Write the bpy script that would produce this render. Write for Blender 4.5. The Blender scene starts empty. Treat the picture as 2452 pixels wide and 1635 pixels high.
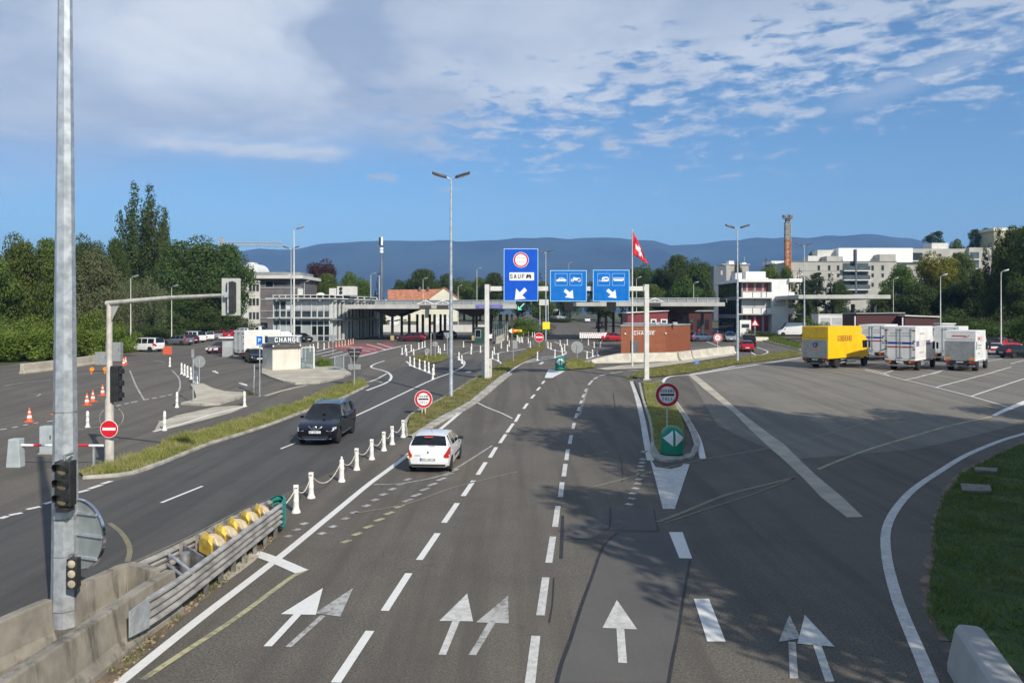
import bpy, bmesh, math, random
import numpy as np
from mathutils import Vector, Matrix

SC = bpy.context.scene
COL = SC.collection
PI = math.pi
rad = math.radians
rng = random.Random(7)

# ------------------------------------------------------------------ camera
EYE = 6.05                      # the photographer stands on a footbridge, about six metres up
FPX, CU, HV = 1841.0, 1226.0, 748.5   # survey constants: focal length, centre and horizon in photo pixels
cam = bpy.data.cameras.new("camera")
cam.sensor_width = 36.0
cam.lens = 36.0 * FPX / 2452.0
cam.shift_y = -(817.5 - HV) / 2452.0
cam.clip_start, cam.clip_end = 0.1, 20000.0
camo = bpy.data.objects.new("camera", cam)
COL.objects.link(camo)
camo.location = (0, 0, EYE)
camo.rotation_euler = (PI / 2, 0, 0)
SC.camera = camo

# ------------------------------------------------------------------ sun, sky, exposure
SUN_EL = rad(35)
SX, SY = 0.54, -0.842           # horizontal direction towards the sun
sun = bpy.data.lights.new("sun", 'SUN')
sun.energy, sun.angle, sun.color = 4.5, rad(0.5), (1.0, 0.93, 0.83)
suno = bpy.data.objects.new("sun", sun)
COL.objects.link(suno)
SUNV = Vector((SX * math.cos(SUN_EL), SY * math.cos(SUN_EL), math.sin(SUN_EL))).normalized()
suno.rotation_euler = SUNV.to_track_quat('Z', 'Y').to_euler()

class NT:
    """small helper for writing shader nodes"""
    def __init__(s, tree):
        s.t = tree; s.n = tree.nodes; s.l = tree.links
    def new(s, typ, **kw):
        x = s.n.new(typ)
        for k, v in kw.items(): setattr(x, k, v)
        return x
    def put(s, sock, v):
        if isinstance(v, bpy.types.NodeSocket): s.l.new(v, sock)
        elif isinstance(v, (tuple, list)) and len(v) == 3 and sock.type == 'RGBA': sock.default_value = (*v, 1)
        else: sock.default_value = v
    def m(s, op, a, b=None, c=None, clamp=False):
        x = s.new('ShaderNodeMath', operation=op); x.use_clamp = clamp
        s.put(x.inputs[0], a)
        if b is not None: s.put(x.inputs[1], b)
        if c is not None: s.put(x.inputs[2], c)
        return x.outputs[0]
    def ramp(s, v, a, b, lo=0.0, hi=1.0, smooth=True):
        x = s.new('ShaderNodeMapRange'); x.interpolation_type = 'SMOOTHSTEP' if smooth else 'LINEAR'
        x.clamp = True
        for i, q in zip((0, 1, 2, 3, 4), (v, a, b, lo, hi)): s.put(x.inputs[i], q)
        return x.outputs[0]
    def mix(s, f, a, b, mode='MIX'):
        x = s.new('ShaderNodeMix', data_type='RGBA', blend_type=mode)
        s.put(x.inputs[0], f); s.put(x.inputs[6], a); s.put(x.inputs[7], b)
        return x.outputs[2]
    def noise(s, vec, scale, detail=4, rough=0.55, dist=0.0, color=False):
        x = s.new('ShaderNodeTexNoise')
        if vec is not None: s.l.new(vec, x.inputs['Vector'])
        x.inputs['Scale'].default_value = scale; x.inputs['Detail'].default_value = detail
        x.inputs['Roughness'].default_value = rough; x.inputs['Distortion'].default_value = dist
        return x.outputs['Color' if color else 'Fac']
    def comb(s, a, b, c):
        x = s.new('ShaderNodeCombineXYZ')
        for i, q in enumerate((a, b, c)): s.put(x.inputs[i], q)
        return x.outputs[0]

world = bpy.data.worlds.new("World"); SC.world = world; world.use_nodes = True
W = NT(world.node_tree)
for x in list(W.n): W.n.remove(x)
sky = W.new('ShaderNodeTexSky'); sky.sky_type = 'NISHITA'; sky.sun_disc = False
sky.sun_elevation = SUN_EL; sky.sun_rotation = math.atan2(SX, SY)
sky.altitude = 400; sky.air_density = 1.0; sky.dust_density = 0.6; sky.ozone_density = 2.2
tc = W.new('ShaderNodeTexCoord'); sep = W.new('ShaderNodeSeparateXYZ')
W.l.new(tc.outputs['Generated'], sep.inputs[0])
dx, dy, dz = sep.outputs
az0 = W.m('MULTIPLY', W.m('ARCTAN2', dx, dy), 57.2958)
el = W.m('MULTIPLY', W.m('ARCSINE', dz), 57.2958)
zz = W.m('ADD', W.m('MAXIMUM', dz, 0.0), 0.06)
qx, qy = W.m('DIVIDE', dx, zz), W.m('DIVIDE', dy, zz)       # seen on a flat cloud deck
deck = W.comb(qx, qy, 0.0)
az = az0
ang = W.comb(W.m('MULTIPLY', az, 0.045), W.m('MULTIPLY', el, 0.12), 3.7)
n_big = W.noise(ang, 1.6, 5, 0.55, 0.3)
n_rip = W.noise(W.comb(W.m('MULTIPLY', az, 0.20), W.m('MULTIPLY', el, 0.62), 1.3), 2.1, 5, 0.60, 0.25)
n_fine = W.noise(deck, 3.2, 6, 0.6, 0.1)
n_wrp = W.noise(W.comb(W.m('MULTIPLY', az0, 0.05), W.m('MULTIPLY', el, 0.09), 8.2), 1.4, 4, 0.55, 0.0)
azw = W.m('ADD', W.m('ADD', az0, W.m('MULTIPLY', W.m('SUBTRACT', n_wrp, 0.5), 26.0)), W.m('MULTIPLY', W.m('SUBTRACT', el, 15.0), 0.55))
# lower rim of the cloud cover, rising from left to right
rim = W.ramp(az, -34.0, 34.0, 8.6, 16.2, False)
over = W.m('SUBTRACT', el, rim)
over = W.m('ADD', over, W.m('MULTIPLY', W.m('SUBTRACT', n_big, 0.5), 9.0))
left = W.ramp(azw, -14.0, 2.0, 1.0, 0.0)
soft = W.ramp(over, -2.6, 4.4)                              # smooth sheet on the left
rip = W.m('ADD', over, W.m('MULTIPLY', W.m('SUBTRACT', n_rip, 0.5), 26.0))
rip = W.ramp(rip, -2.0, 4.5)                                # broken ripples on the right
cover = W.m('ADD', W.m('MULTIPLY', soft, left), W.m('MULTIPLY', rip, W.m('SUBTRACT', 1.0, left)))
thick = W.ramp(over, 3.0, 9.0)
cover = W.m('MAXIMUM', cover, W.m('MULTIPLY', thick, 0.9))
def streak(a0, a1, e0, e1, tilt, amt):
    t = W.m('SUBTRACT', el, W.m('MULTIPLY', az, tilt))
    t = W.m('ADD', t, W.m('MULTIPLY', W.m('SUBTRACT', n_rip, 0.5), 1.6))
    mid, half = (e0 + e1) / 2, (e1 - e0) / 2
    v = W.ramp(W.m('ABSOLUTE', W.m('SUBTRACT', t, mid)), 0.0, half, 1.0, 0.0)
    h = W.ramp(W.m('ABSOLUTE', W.m('SUBTRACT', az, (a0 + a1) / 2)), (a1 - a0) * 0.30, (a1 - a0) * 0.5, 1.0, 0.0)
    return W.m('MULTIPLY', W.m('MULTIPLY', v, h), amt)
for s in (streak(-28, -10.0, 10.2, 12.6, 0.0, 1.0), streak(-10.9, -8.3, 9.5, 10.1, 0.0, 0.8),
          streak(21, 40, 6.6, 9.0, 0.26, 0.42), streak(-3.8, -0.2, 13.3, 14.3, 0.0, 0.45)):
    cover = W.m('MAXIMUM', cover, s)
cover = W.m('MULTIPLY', cover, W.ramp(n_fine, 0.15, 0.5, 0.86, 1.0))
cover = W.m('MULTIPLY', cover, 0.96)
bright = W.noise(ang, 1.5, 6, 0.6, 0.3)
hump = W.m('MULTIPLY', W.ramp(W.m('ABSOLUTE', W.m('ADD', azw, 19.0)), 3.0, 13.0, 1.0, 0.0), W.ramp(W.m('ADD', el, W.m('MULTIPLY', W.m('SUBTRACT', n_big, 0.5), 10.0)), 12.0, 18.0))
bright = W.m('ADD', W.ramp(bright, 0.35, 0.7, 0.05, 0.55), W.m('MULTIPLY', hump, 0.75), clamp=True)
gap = W.m('MULTIPLY', W.ramp(W.m('ABSOLUTE', W.m('ADD', azw, 6.0)), 0.5, 7.0, 1.0, 0.0), W.ramp(el, 12.0, 16.0))
bright = W.m('SUBTRACT', bright, W.m('MULTIPLY', gap, 0.55), clamp=True)
white_bar = streak(-28, -10.0, 10.2, 12.6, 0.0, 1.0)
edge = W.m('MULTIPLY', W.m('SUBTRACT', 1.0, thick), W.m('SUBTRACT', 1.0, left))
bright = W.m('ADD', bright, W.m('ADD', W.m('MULTIPLY', edge, 0.40), W.m('MULTIPLY', white_bar, 0.6)), clamp=True)
SKYK = 0.0905
ccol = W.mix(bright, (3.75, 4.55, 5.95), (7.5, 8.0, 8.6))
cover = W.m('MULTIPLY', cover, W.ramp(el, 28.0, 46.0, 1.0, 0.6))
cover = W.m('MULTIPLY', cover, W.ramp(W.m('ABSOLUTE', az), 60.0, 110.0, 1.0, 0.6))
tint = W.mix(1.0, sky.outputs[0], (0.83, 1.07, 1.22), 'MULTIPLY')
wcol = W.mix(cover, tint, ccol)
bg = W.new('ShaderNodeBackground'); W.put(bg.inputs[0], wcol); bg.inputs[1].default_value = SKYK
wo = W.new('ShaderNodeOutputWorld'); W.l.new(bg.outputs[0], wo.inputs[0])

SC.view_settings.view_transform = 'Standard'
SC.view_settings.look = 'None'
SC.view_settings.gamma = 1.0
SC.view_settings.exposure = 0.24
SC.view_settings.use_curve_mapping = False
SC.cycles.use_denoising = True
SC.cycles.max_bounces = 8
SC.cycles.volume_bounces = 0
SC.cycles.transparent_max_bounces = 12
SC.cycles.sample_clamp_indirect = 6.0

# ------------------------------------------------------------------ terrain and survey
def _smooth(t): t = min(1, max(0, t)); return t * t * (3 - 2 * t)
def _gz(y):
    if y <= 68: return 0.95 * _smooth((y - 34) / 34)
    return float(np.interp(y, [68, 95, 124, 150, 175, 205, 260, 400], [0.95, 1.05, 1.4, 1.7, 2.3, 3.2, 4.2, 4.6]))
KN = [34, 38, 42, 46, 50, 54, 58, 62, 68, 95, 124, 150, 175, 205, 260, 400]
_KZ = [_gz(k) for k in KN]
def gz(y): return float(np.interp(y, KN, _KZ)) if y > 34 else 0.0
def G(u, v):
    """ground point seen at photo pixel u, v"""
    k = (v - HV) / FPX
    a, b = 1.0, 900.0
    for _ in range(60):
        c = (a + b) / 2
        if EYE - k * c - gz(c) > 0: a = c
        else: b = c
    return Vector(((u - CU) / FPX * a, a, gz(a)))
def P(u, v, d): return Vector(((u - CU) / FPX * d, d, EYE + (HV - v) / FPX * d))
def XD(u, d): return (u - CU) / FPX * d
def on(x, y, dz=0.0): return Vector((x, y, gz(y) + dz))
ZOOM = {'R1': (0, 400, 3.734), 'R2': (500, 560, 5.113), 'R3': (800, 560, 5.113), 'R4': (1160, 560, 5.113), 'R5': (1560, 480, 4.126),
        'R6': (1860, 480, 3.733), 'R7': (0, 780, 3.734), 'R8': (380, 780, 4.704), 'B1': (860, 780, 4.704), 'B2': (1260, 760, 4.704),
        'B3': (0, 1040, 2.636), 'B4': (640, 900, 3.92), 'B5': (1400, 860, 3.36), 'B6': (2000, 900, 2.133), 'B7': (600, 1300, 2.94), 'B8': (1200, 1200, 2.613)}
def S(k, *pts):
    """points read off an enlarged survey sheet, as photo pixels"""
    a, b, s = ZOOM[k]
    return [(a + x / s, b + y / s) for x, y in pts]

# ------------------------------------------------------------------ materials
MATS = {}
def mat(name, col, rough=0.6, var=0.10, scale=4.0, metal=0.0, bump=0.0, bscale=None, spec=0.5, stain=None, coat=0.0, coords='Object', emit=None):
    if name in MATS: return MATS[name]
    m = bpy.data.materials.new(name); m.use_nodes = True
    N = NT(m.node_tree); b = N.n['Principled BSDF']
    t = N.new('ShaderNodeTexCoord')
    vec = t.outputs[coords]
    n = N.noise(vec, scale, 5, 0.6)
    lo = tuple(max(0, c * (1 - var * 1.6)) for c in col); hi = tuple(min(1, c * (1 + var * 1.6)) for c in col)
    c = N.mix(N.ramp(n, 0.3, 0.7), lo, hi)
    if stain:
        scol, amt, sc = stain
        mp = N.new('ShaderNodeMapping'); N.l.new(vec, mp.inputs[0]); mp.inputs['Scale'].default_value = (sc, sc, sc * 0.16)
        n2 = N.noise(mp.outputs[0], 1.0, 5, 0.65)
        c = N.mix(N.ramp(n2, 0.5, 0.72, 0.0, amt), c, scol)
    N.put(b.inputs['Base Color'], c)
    N.put(b.inputs['Roughness'], N.ramp(n, 0.2, 0.8, max(0.02, rough * 0.85), min(1, rough * 1.15)))
    b.inputs['Metallic'].default_value = metal
    b.inputs['Specular IOR Level'].default_value = spec
    b.inputs['Coat Weight'].default_value = coat
    b.inputs['Coat Roughness'].default_value = 0.04
    if bump:
        bp = N.new('ShaderNodeBump'); bp.inputs['Strength'].default_value = bump; bp.inputs['Distance'].default_value = 0.01
        N.l.new(N.noise(vec, bscale or scale * 8, 4, 0.6), bp.inputs['Height']); N.l.new(bp.outputs[0], b.inputs['Normal'])
    if emit:
        N.put(b.inputs['Emission Color'], emit[0]); b.inputs['Emission Strength'].default_value = emit[1]
    MATS[name] = m
    return m

def asphalt(name, col, speck=0.75, warm=(1, 1, 1), streak=0.5):
    m = bpy.data.materials.new(name); m.use_nodes = True
    N = NT(m.node_tree); b = N.n['Principled BSDF']
    g = N.new('ShaderNodeNewGeometry'); pos = g.outputs['Position']
    fine = N.noise(pos, 24.0, 4, 0.8)
    med = N.noise(pos, 0.9, 5, 0.6)
    big = N.noise(pos, 0.12, 4, 0.55)
    mp = N.new('ShaderNodeMapping'); N.l.new(pos, mp.inputs[0])
    mp.inputs['Rotation'].default_value = (0, 0, rad(8)); mp.inputs['Scale'].default_value = (1.1, 0.05, 1)
    trk = N.noise(mp.outputs[0], 1.0, 4, 0.6)
    c = N.mix(N.ramp(fine, 0.25, 0.75), tuple(x * (1 - speck) for x in col), tuple(x * (1 + speck) for x in col))
    c = N.mix(N.ramp(med, 0.35, 0.7, 0.0, 0.30), c, tuple(x * 0.62 for x in col))
    spill = N.noise(pos, 0.55, 6, 0.7, 0.8)
    c = N.mix(N.ramp(spill, 0.60, 0.72, 0.0, 0.55), c, tuple(x * 0.42 for x in col))
    c = N.mix(N.ramp(big, 0.35, 0.65, 0.0, 0.35), c, tuple(x * w * 1.35 for x, w in zip(col, (1.04, 1.0, 0.95))))
    c = N.mix(N.ramp(trk, 0.42, 0.66, 0.0, streak), c, tuple(x * 0.55 for x in col))
    N.put(b.inputs['Base Color'], c)
    b.inputs['Roughness'].default_value = 0.88
    b.inputs['Specular IOR Level'].default_value = 0.3
    bp = N.new('ShaderNodeBump'); bp.inputs['Strength'].default_value = 0.5; bp.inputs['Distance'].default_value = 0.006
    N.l.new(fine, bp.inputs['Height']); N.l.new(bp.outputs[0], b.inputs['Normal'])
    MATS[name] = m
    return m

def paint_line(name, col, wear, under):
    """road paint worn through to the asphalt in patches"""
    m = bpy.data.materials.new(name); m.use_nodes = True
    N = NT(m.node_tree); b = N.n['Principled BSDF']
    g = N.new('ShaderNodeNewGeometry'); pos = g.outputs['Position']
    n = N.noise(pos, 7.0, 6, 0.72); n2 = N.noise(pos, 1.3, 3, 0.5); f = N.noise(pos, 45.0, 3, 0.7)
    k = N.m('ADD', N.m('MULTIPLY', n, 0.6), N.m('ADD', N.m('MULTIPLY', n2, 0.25), N.m('MULTIPLY', f, 0.15)))
    c = N.mix(N.ramp(f, 0.3, 0.7), tuple(x * 0.9 for x in col), col)
    c = N.mix(N.ramp(k, 0.44 - wear * 0.0, 0.60, min(1.0, wear * 0.55), min(1, wear * 1.5)), c, under)
    N.put(b.inputs['Base Color'], c); b.inputs['Roughness'].default_value = 0.7
    MATS[name] = m
    return m

def leafmat(name, c1, c2, trans=0.35, dry=None):
    m = bpy.data.materials.new(name); m.use_nodes = True
    N = NT(m.node_tree)
    for x in list(N.n): N.n.remove(x)
    t = N.new('ShaderNodeTexCoord'); oi = N.new('ShaderNodeObjectInfo')
    n = N.noise(t.outputs['Object'], 14.0, 3, 0.6)
    c = N.mix(N.ramp(n, 0.3, 0.7), c1, c2)
    if dry:
        big = N.noise(t.outputs['Object'], 0.55, 4, 0.65)
        c = N.mix(N.ramp(big, 0.45, 0.68, 0.0, 0.75), c, dry)
    hs = N.new('ShaderNodeHueSaturation')
    N.put(hs.inputs['Hue'], N.ramp(oi.outputs['Random'], 0, 1, 0.485, 0.515, False))
    N.put(hs.inputs['Value'], N.ramp(oi.outputs['Random'], 0, 1, 0.8, 1.2, False))
    N.put(hs.inputs['Color'], c)
    d = N.new('ShaderNodeBsdfPrincipled'); N.l.new(hs.outputs[0], d.inputs['Base Color']); d.inputs['Roughness'].default_value = 0.6
    d.inputs['Specular IOR Level'].default_value = 0.25
    tr = N.new('ShaderNodeBsdfTranslucent'); N.l.new(N.mix(1.0, hs.outputs[0], (1.0, 1.05, 0.5), 'MULTIPLY'), tr.inputs[0])
    mx = N.new('ShaderNodeMixShader'); mx.inputs[0].default_value = trans
    N.l.new(d.outputs[0], mx.inputs[1]); N.l.new(tr.outputs[0], mx.inputs[2])
    o = N.new('ShaderNodeOutputMaterial'); N.l.new(mx.outputs[0], o.inputs[0])
    MATS[name] = m
    return m

WHITE = (0.78, 0.77, 0.73)
ASPH = asphalt('asphalt_worn', (0.126, 0.1135, 0.094))
ASPH_D = asphalt('asphalt_dark', (0.084, 0.081, 0.076), 0.3)
ASPH_N = asphalt('asphalt_patch', (0.112, 0.107, 0.100), 0.16, streak=0.1)
ASPH_L = asphalt('asphalt_pale', (0.186, 0.172, 0.144), 0.4)
LINE = paint_line('road_paint_white', (0.80, 0.79, 0.74), 0.12, (0.2, 0.19, 0.17))
LINE_M = paint_line('road_paint_used', (0.74, 0.73, 0.68), 0.34, (0.17, 0.16, 0.14))
LINE_W = paint_line('road_paint_faded', (0.62, 0.61, 0.57), 0.60, (0.14, 0.13, 0.115))
LINE_Y = paint_line('road_paint_yellow', (0.62, 0.57, 0.30), 0.62, (0.16, 0.15, 0.11))
LINE_YF = paint_line('road_paint_yellow_faint', (0.30, 0.27, 0.13), 0.75, (0.14, 0.13, 0.10))
LINE_R = paint_line('road_paint_red', (0.33, 0.06, 0.06), 0.35, (0.16, 0.10, 0.09))
TAR = mat('tar_seam', (0.022, 0.022, 0.024), 0.7, 0.3, 3)
CONC = mat('concrete', (0.40, 0.37, 0.31), 0.9, 0.14, 1.5, bump=0.4, bscale=30, stain=((0.16, 0.14, 0.11), 0.55, 1.6), coords='Object')
CONC_T = mat('concrete_tan', (0.43, 0.385, 0.30), 0.9, 0.12, 0.8, bump=0.3, bscale=25)
KERB = mat('kerb_stone', (0.36, 0.34, 0.29), 0.9, 0.2, 1.7, bump=0.3, bscale=20)
SOIL = mat('soil', (0.17, 0.125, 0.085), 0.95, 0.35, 2.2, bump=0.6, bscale=18)
TURF = mat('turf', (0.17, 0.16, 0.06), 0.95, 0.35, 1.3, bump=0.5, bscale=22)
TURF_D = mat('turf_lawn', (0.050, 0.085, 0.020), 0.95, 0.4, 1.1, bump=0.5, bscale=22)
GALV = mat('galvanised_steel', (0.50, 0.53, 0.55), 0.42, 0.13, 5.0, metal=0.55, stain=((0.72, 0.72, 0.70), 0.35, 4))
GALV_D = mat('weathered_steel', (0.33, 0.32, 0.31), 0.5, 0.18, 4.0, metal=0.6)
RAILM = mat('guardrail_steel', (0.40, 0.385, 0.36), 0.5, 0.2, 2.5, metal=0.3, stain=((0.62, 0.6, 0.56), 0.4, 3))
POLEW = mat('pale_pole_paint', (0.62, 0.60, 0.54), 0.5, 0.08, 3, stain=((0.35, 0.30, 0.24), 0.35, 3))
MAST = mat('mast_grey_paint', (0.50, 0.47, 0.41), 0.55, 0.1, 3, stain=((0.2, 0.17, 0.14), 0.5, 3))
BLACKP = mat('black_plastic', (0.022, 0.022, 0.022), 0.5, 0.2, 6)
LENS = mat('unlit_signal_lens', (0.16, 0.14, 0.09), 0.3, 0.15, 5)
LENSP = mat('pale_signal_lens', (0.42, 0.36, 0.26), 0.3, 0.15, 8)
WHITEP = mat('white_paint', WHITE, 0.5, 0.05, 3)
WHITEB = mat('white_bollard', (0.80, 0.775, 0.72), 0.55, 0.07, 6, stain=((0.45, 0.4, 0.33), 0.4, 5))
SIGNW = mat('sign_white', (0.84, 0.84, 0.82), 0.4, 0.03, 3)
SIGNB = mat('sign_blue', (0.0, 0.085, 0.56), 0.35, 0.05, 2)
SIGNB_E = mat('sign_blue_pale', (0.42, 0.70, 0.90), 0.4, 0.03, 3)
SIGNR = mat('sign_red', (0.62, 0.012, 0.025), 0.4, 0.05, 3)
SIGNK = mat('sign_black', (0.012, 0.012, 0.016), 0.4, 0.1, 3)
SIGNG = mat('sign_green', (0.0, 0.22, 0.13), 0.35, 0.06, 3)
SIGNBK = mat('sign_back_grey', (0.34, 0.35, 0.34), 0.5, 0.08, 4, metal=0.3)
ORANGE = mat('cone_orange', (0.80, 0.13, 0.045), 0.5, 0.08, 6)
YELLOWS = mat('signal_yellow', (0.80, 0.70, 0.02), 0.5, 0.05, 3)
YBAG = mat('yellow_bag', (0.74, 0.50, 0.075), 0.6, 0.18, 5)
CREAMBAG = mat('cream_bag', (0.70, 0.57, 0.36), 0.65, 0.14, 5)
GLASS = mat('dark_glass', (0.012, 0.015, 0.019), 0.05, 0.2, 1.0, spec=0.45)
GLASS_B = mat('office_glass', (0.045, 0.06, 0.07), 0.08, 0.3, 0.7, spec=0.8)
GLASS_P = mat('blind_panel', (0.42, 0.44, 0.43), 0.35, 0.1, 0.8)
RUBBER = mat('tyre_rubber', (0.018, 0.018, 0.018), 0.85, 0.2, 8)
RIM = mat('alloy_rim', (0.42, 0.43, 0.44), 0.35, 0.08, 6, metal=0.7)
CHROME = mat('chrome', (0.72, 0.73, 0.74), 0.14, 0.04, 4, metal=1.0)
LAMPW = mat('headlight_glass', (0.72, 0.74, 0.76), 0.12, 0.1, 12, spec=0.8)
LAMPR = mat('taillight_red', (0.50, 0.02, 0.02), 0.2, 0.1, 12, spec=0.7)
LAMPO = mat('indicator_orange', (0.85, 0.25, 0.02), 0.25, 0.1, 12)
PLATE = mat('licence_plate_white', (0.72, 0.72, 0.70), 0.4, 0.05, 8)
BARK = mat('bark', (0.085, 0.065, 0.045), 0.9, 0.3, 6, bump=0.5)
BARK_P = mat('bark_pale', (0.24, 0.21, 0.16), 0.9, 0.25, 6, bump=0.4)

# ------------------------------------------------------------------ lettering
_o = [(.25, 0), (.75, 0), (1, .2), (1, .8), (.75, 1), (.25, 1), (0, .8), (0, .2), (.25, 0)]
GLYPH = {'S': [[(1, .84), (.76, 1), (.24, 1), (0, .84), (0, .64), (.22, .52), (.78, .48), (1, .36), (1, .16), (.76, 0), (.24, 0), (0, .16)]], 'A': [[(0, 0), (.44, 1), (.56, 1), (1, 0)], [(.22, .32), (.78, .32)]],
 'U': [[(0, 1), (0, .2), (.25, 0), (.75, 0), (1, .2), (1, 1)]], 'F': [[(0, 0), (0, 1), (1, 1)], [(.1, .52), (.85, .52)]], 'D': [[(0, 0), (0, 1), (.65, 1), (1, .75), (1, .25), (.65, 0), (0, 0)]], 'O': [_o], '0': [_o],
 'N': [[(0, 0), (0, 1)], [(.02, .98), (.98, .02)], [(1, 0), (1, 1)]], 'E': [[(1, 0), (0, 0), (0, 1), (1, 1)], [(.1, .52), (.85, .52)]], 'Z': [[(0, 1), (1, 1)], [(.95, .93), (.05, .07)], [(0, 0), (1, 0)]], 'L': [[(0, 1), (0, 0), (.95, 0)]],
 'C': [[(1, .82), (.76, 1), (.24, 1), (0, .8), (0, .2), (.24, 0), (.76, 0), (1, .18)]], 'H': [[(0, 0), (0, 1)], [(1, 0), (1, 1)], [(.1, .5), (.9, .5)]], 'G': [[(1, .82), (.76, 1), (.24, 1), (0, .8), (0, .2), (.24, 0), (.76, 0), (1, .18), (1, .46), (.6, .46)]],
 'R': [[(0, 0), (0, 1), (.72, 1), (1, .86), (1, .64), (.72, .5), (.1, .5)], [(.5, .45), (1, 0)]], 'P': [[(0, 0), (0, 1), (.72, 1), (1, .86), (1, .6), (.72, .46), (.1, .46)]], 'K': [[(0, 0), (0, 1)], [(.95, 1), (.1, .48)], [(.3, .58), (1, 0)]], 'W': [[(0, 1), (.25, 0), (.5, .7), (.75, 0), (1, 1)]],
 'Y': [[(0, 1), (.5, .5), (1, 1)], [(.5, .45), (.5, 0)]], 'V': [[(0, 1), (.5, 0), (1, 1)]], 'J': [[(1, 1), (1, .2), (.75, 0), (.25, 0), (0, .2)]], 'T': [[(0, 1), (1, 1)], [(.5, .9), (.5, 0)]], '2': [[(0, .82), (.25, 1), (.75, 1), (1, .8), (1, .62), (0, 0), (1, 0)]], '4': [[(.75, 0), (.75, 1), (0, .3), (1, .3)]],
 '5': [[(1, 1), (0, 1), (0, .56), (.75, .56), (1, .4), (1, .18), (.75, 0), (0, 0)]], '6': [[(.9, 1), (.3, 1), (0, .7), (0, .18), (.25, 0), (.75, 0), (1, .18), (1, .4), (.75, .56), (.1, .56)]], '7': [[(0, 1), (1, 1), (.4, 0)]], '8': [_o, [(.15, .52), (.85, .52)]], 'I': [[(.5, 0), (.5, 1)]], '1': [[(.5, 0), (.5, 1)]]}

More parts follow.
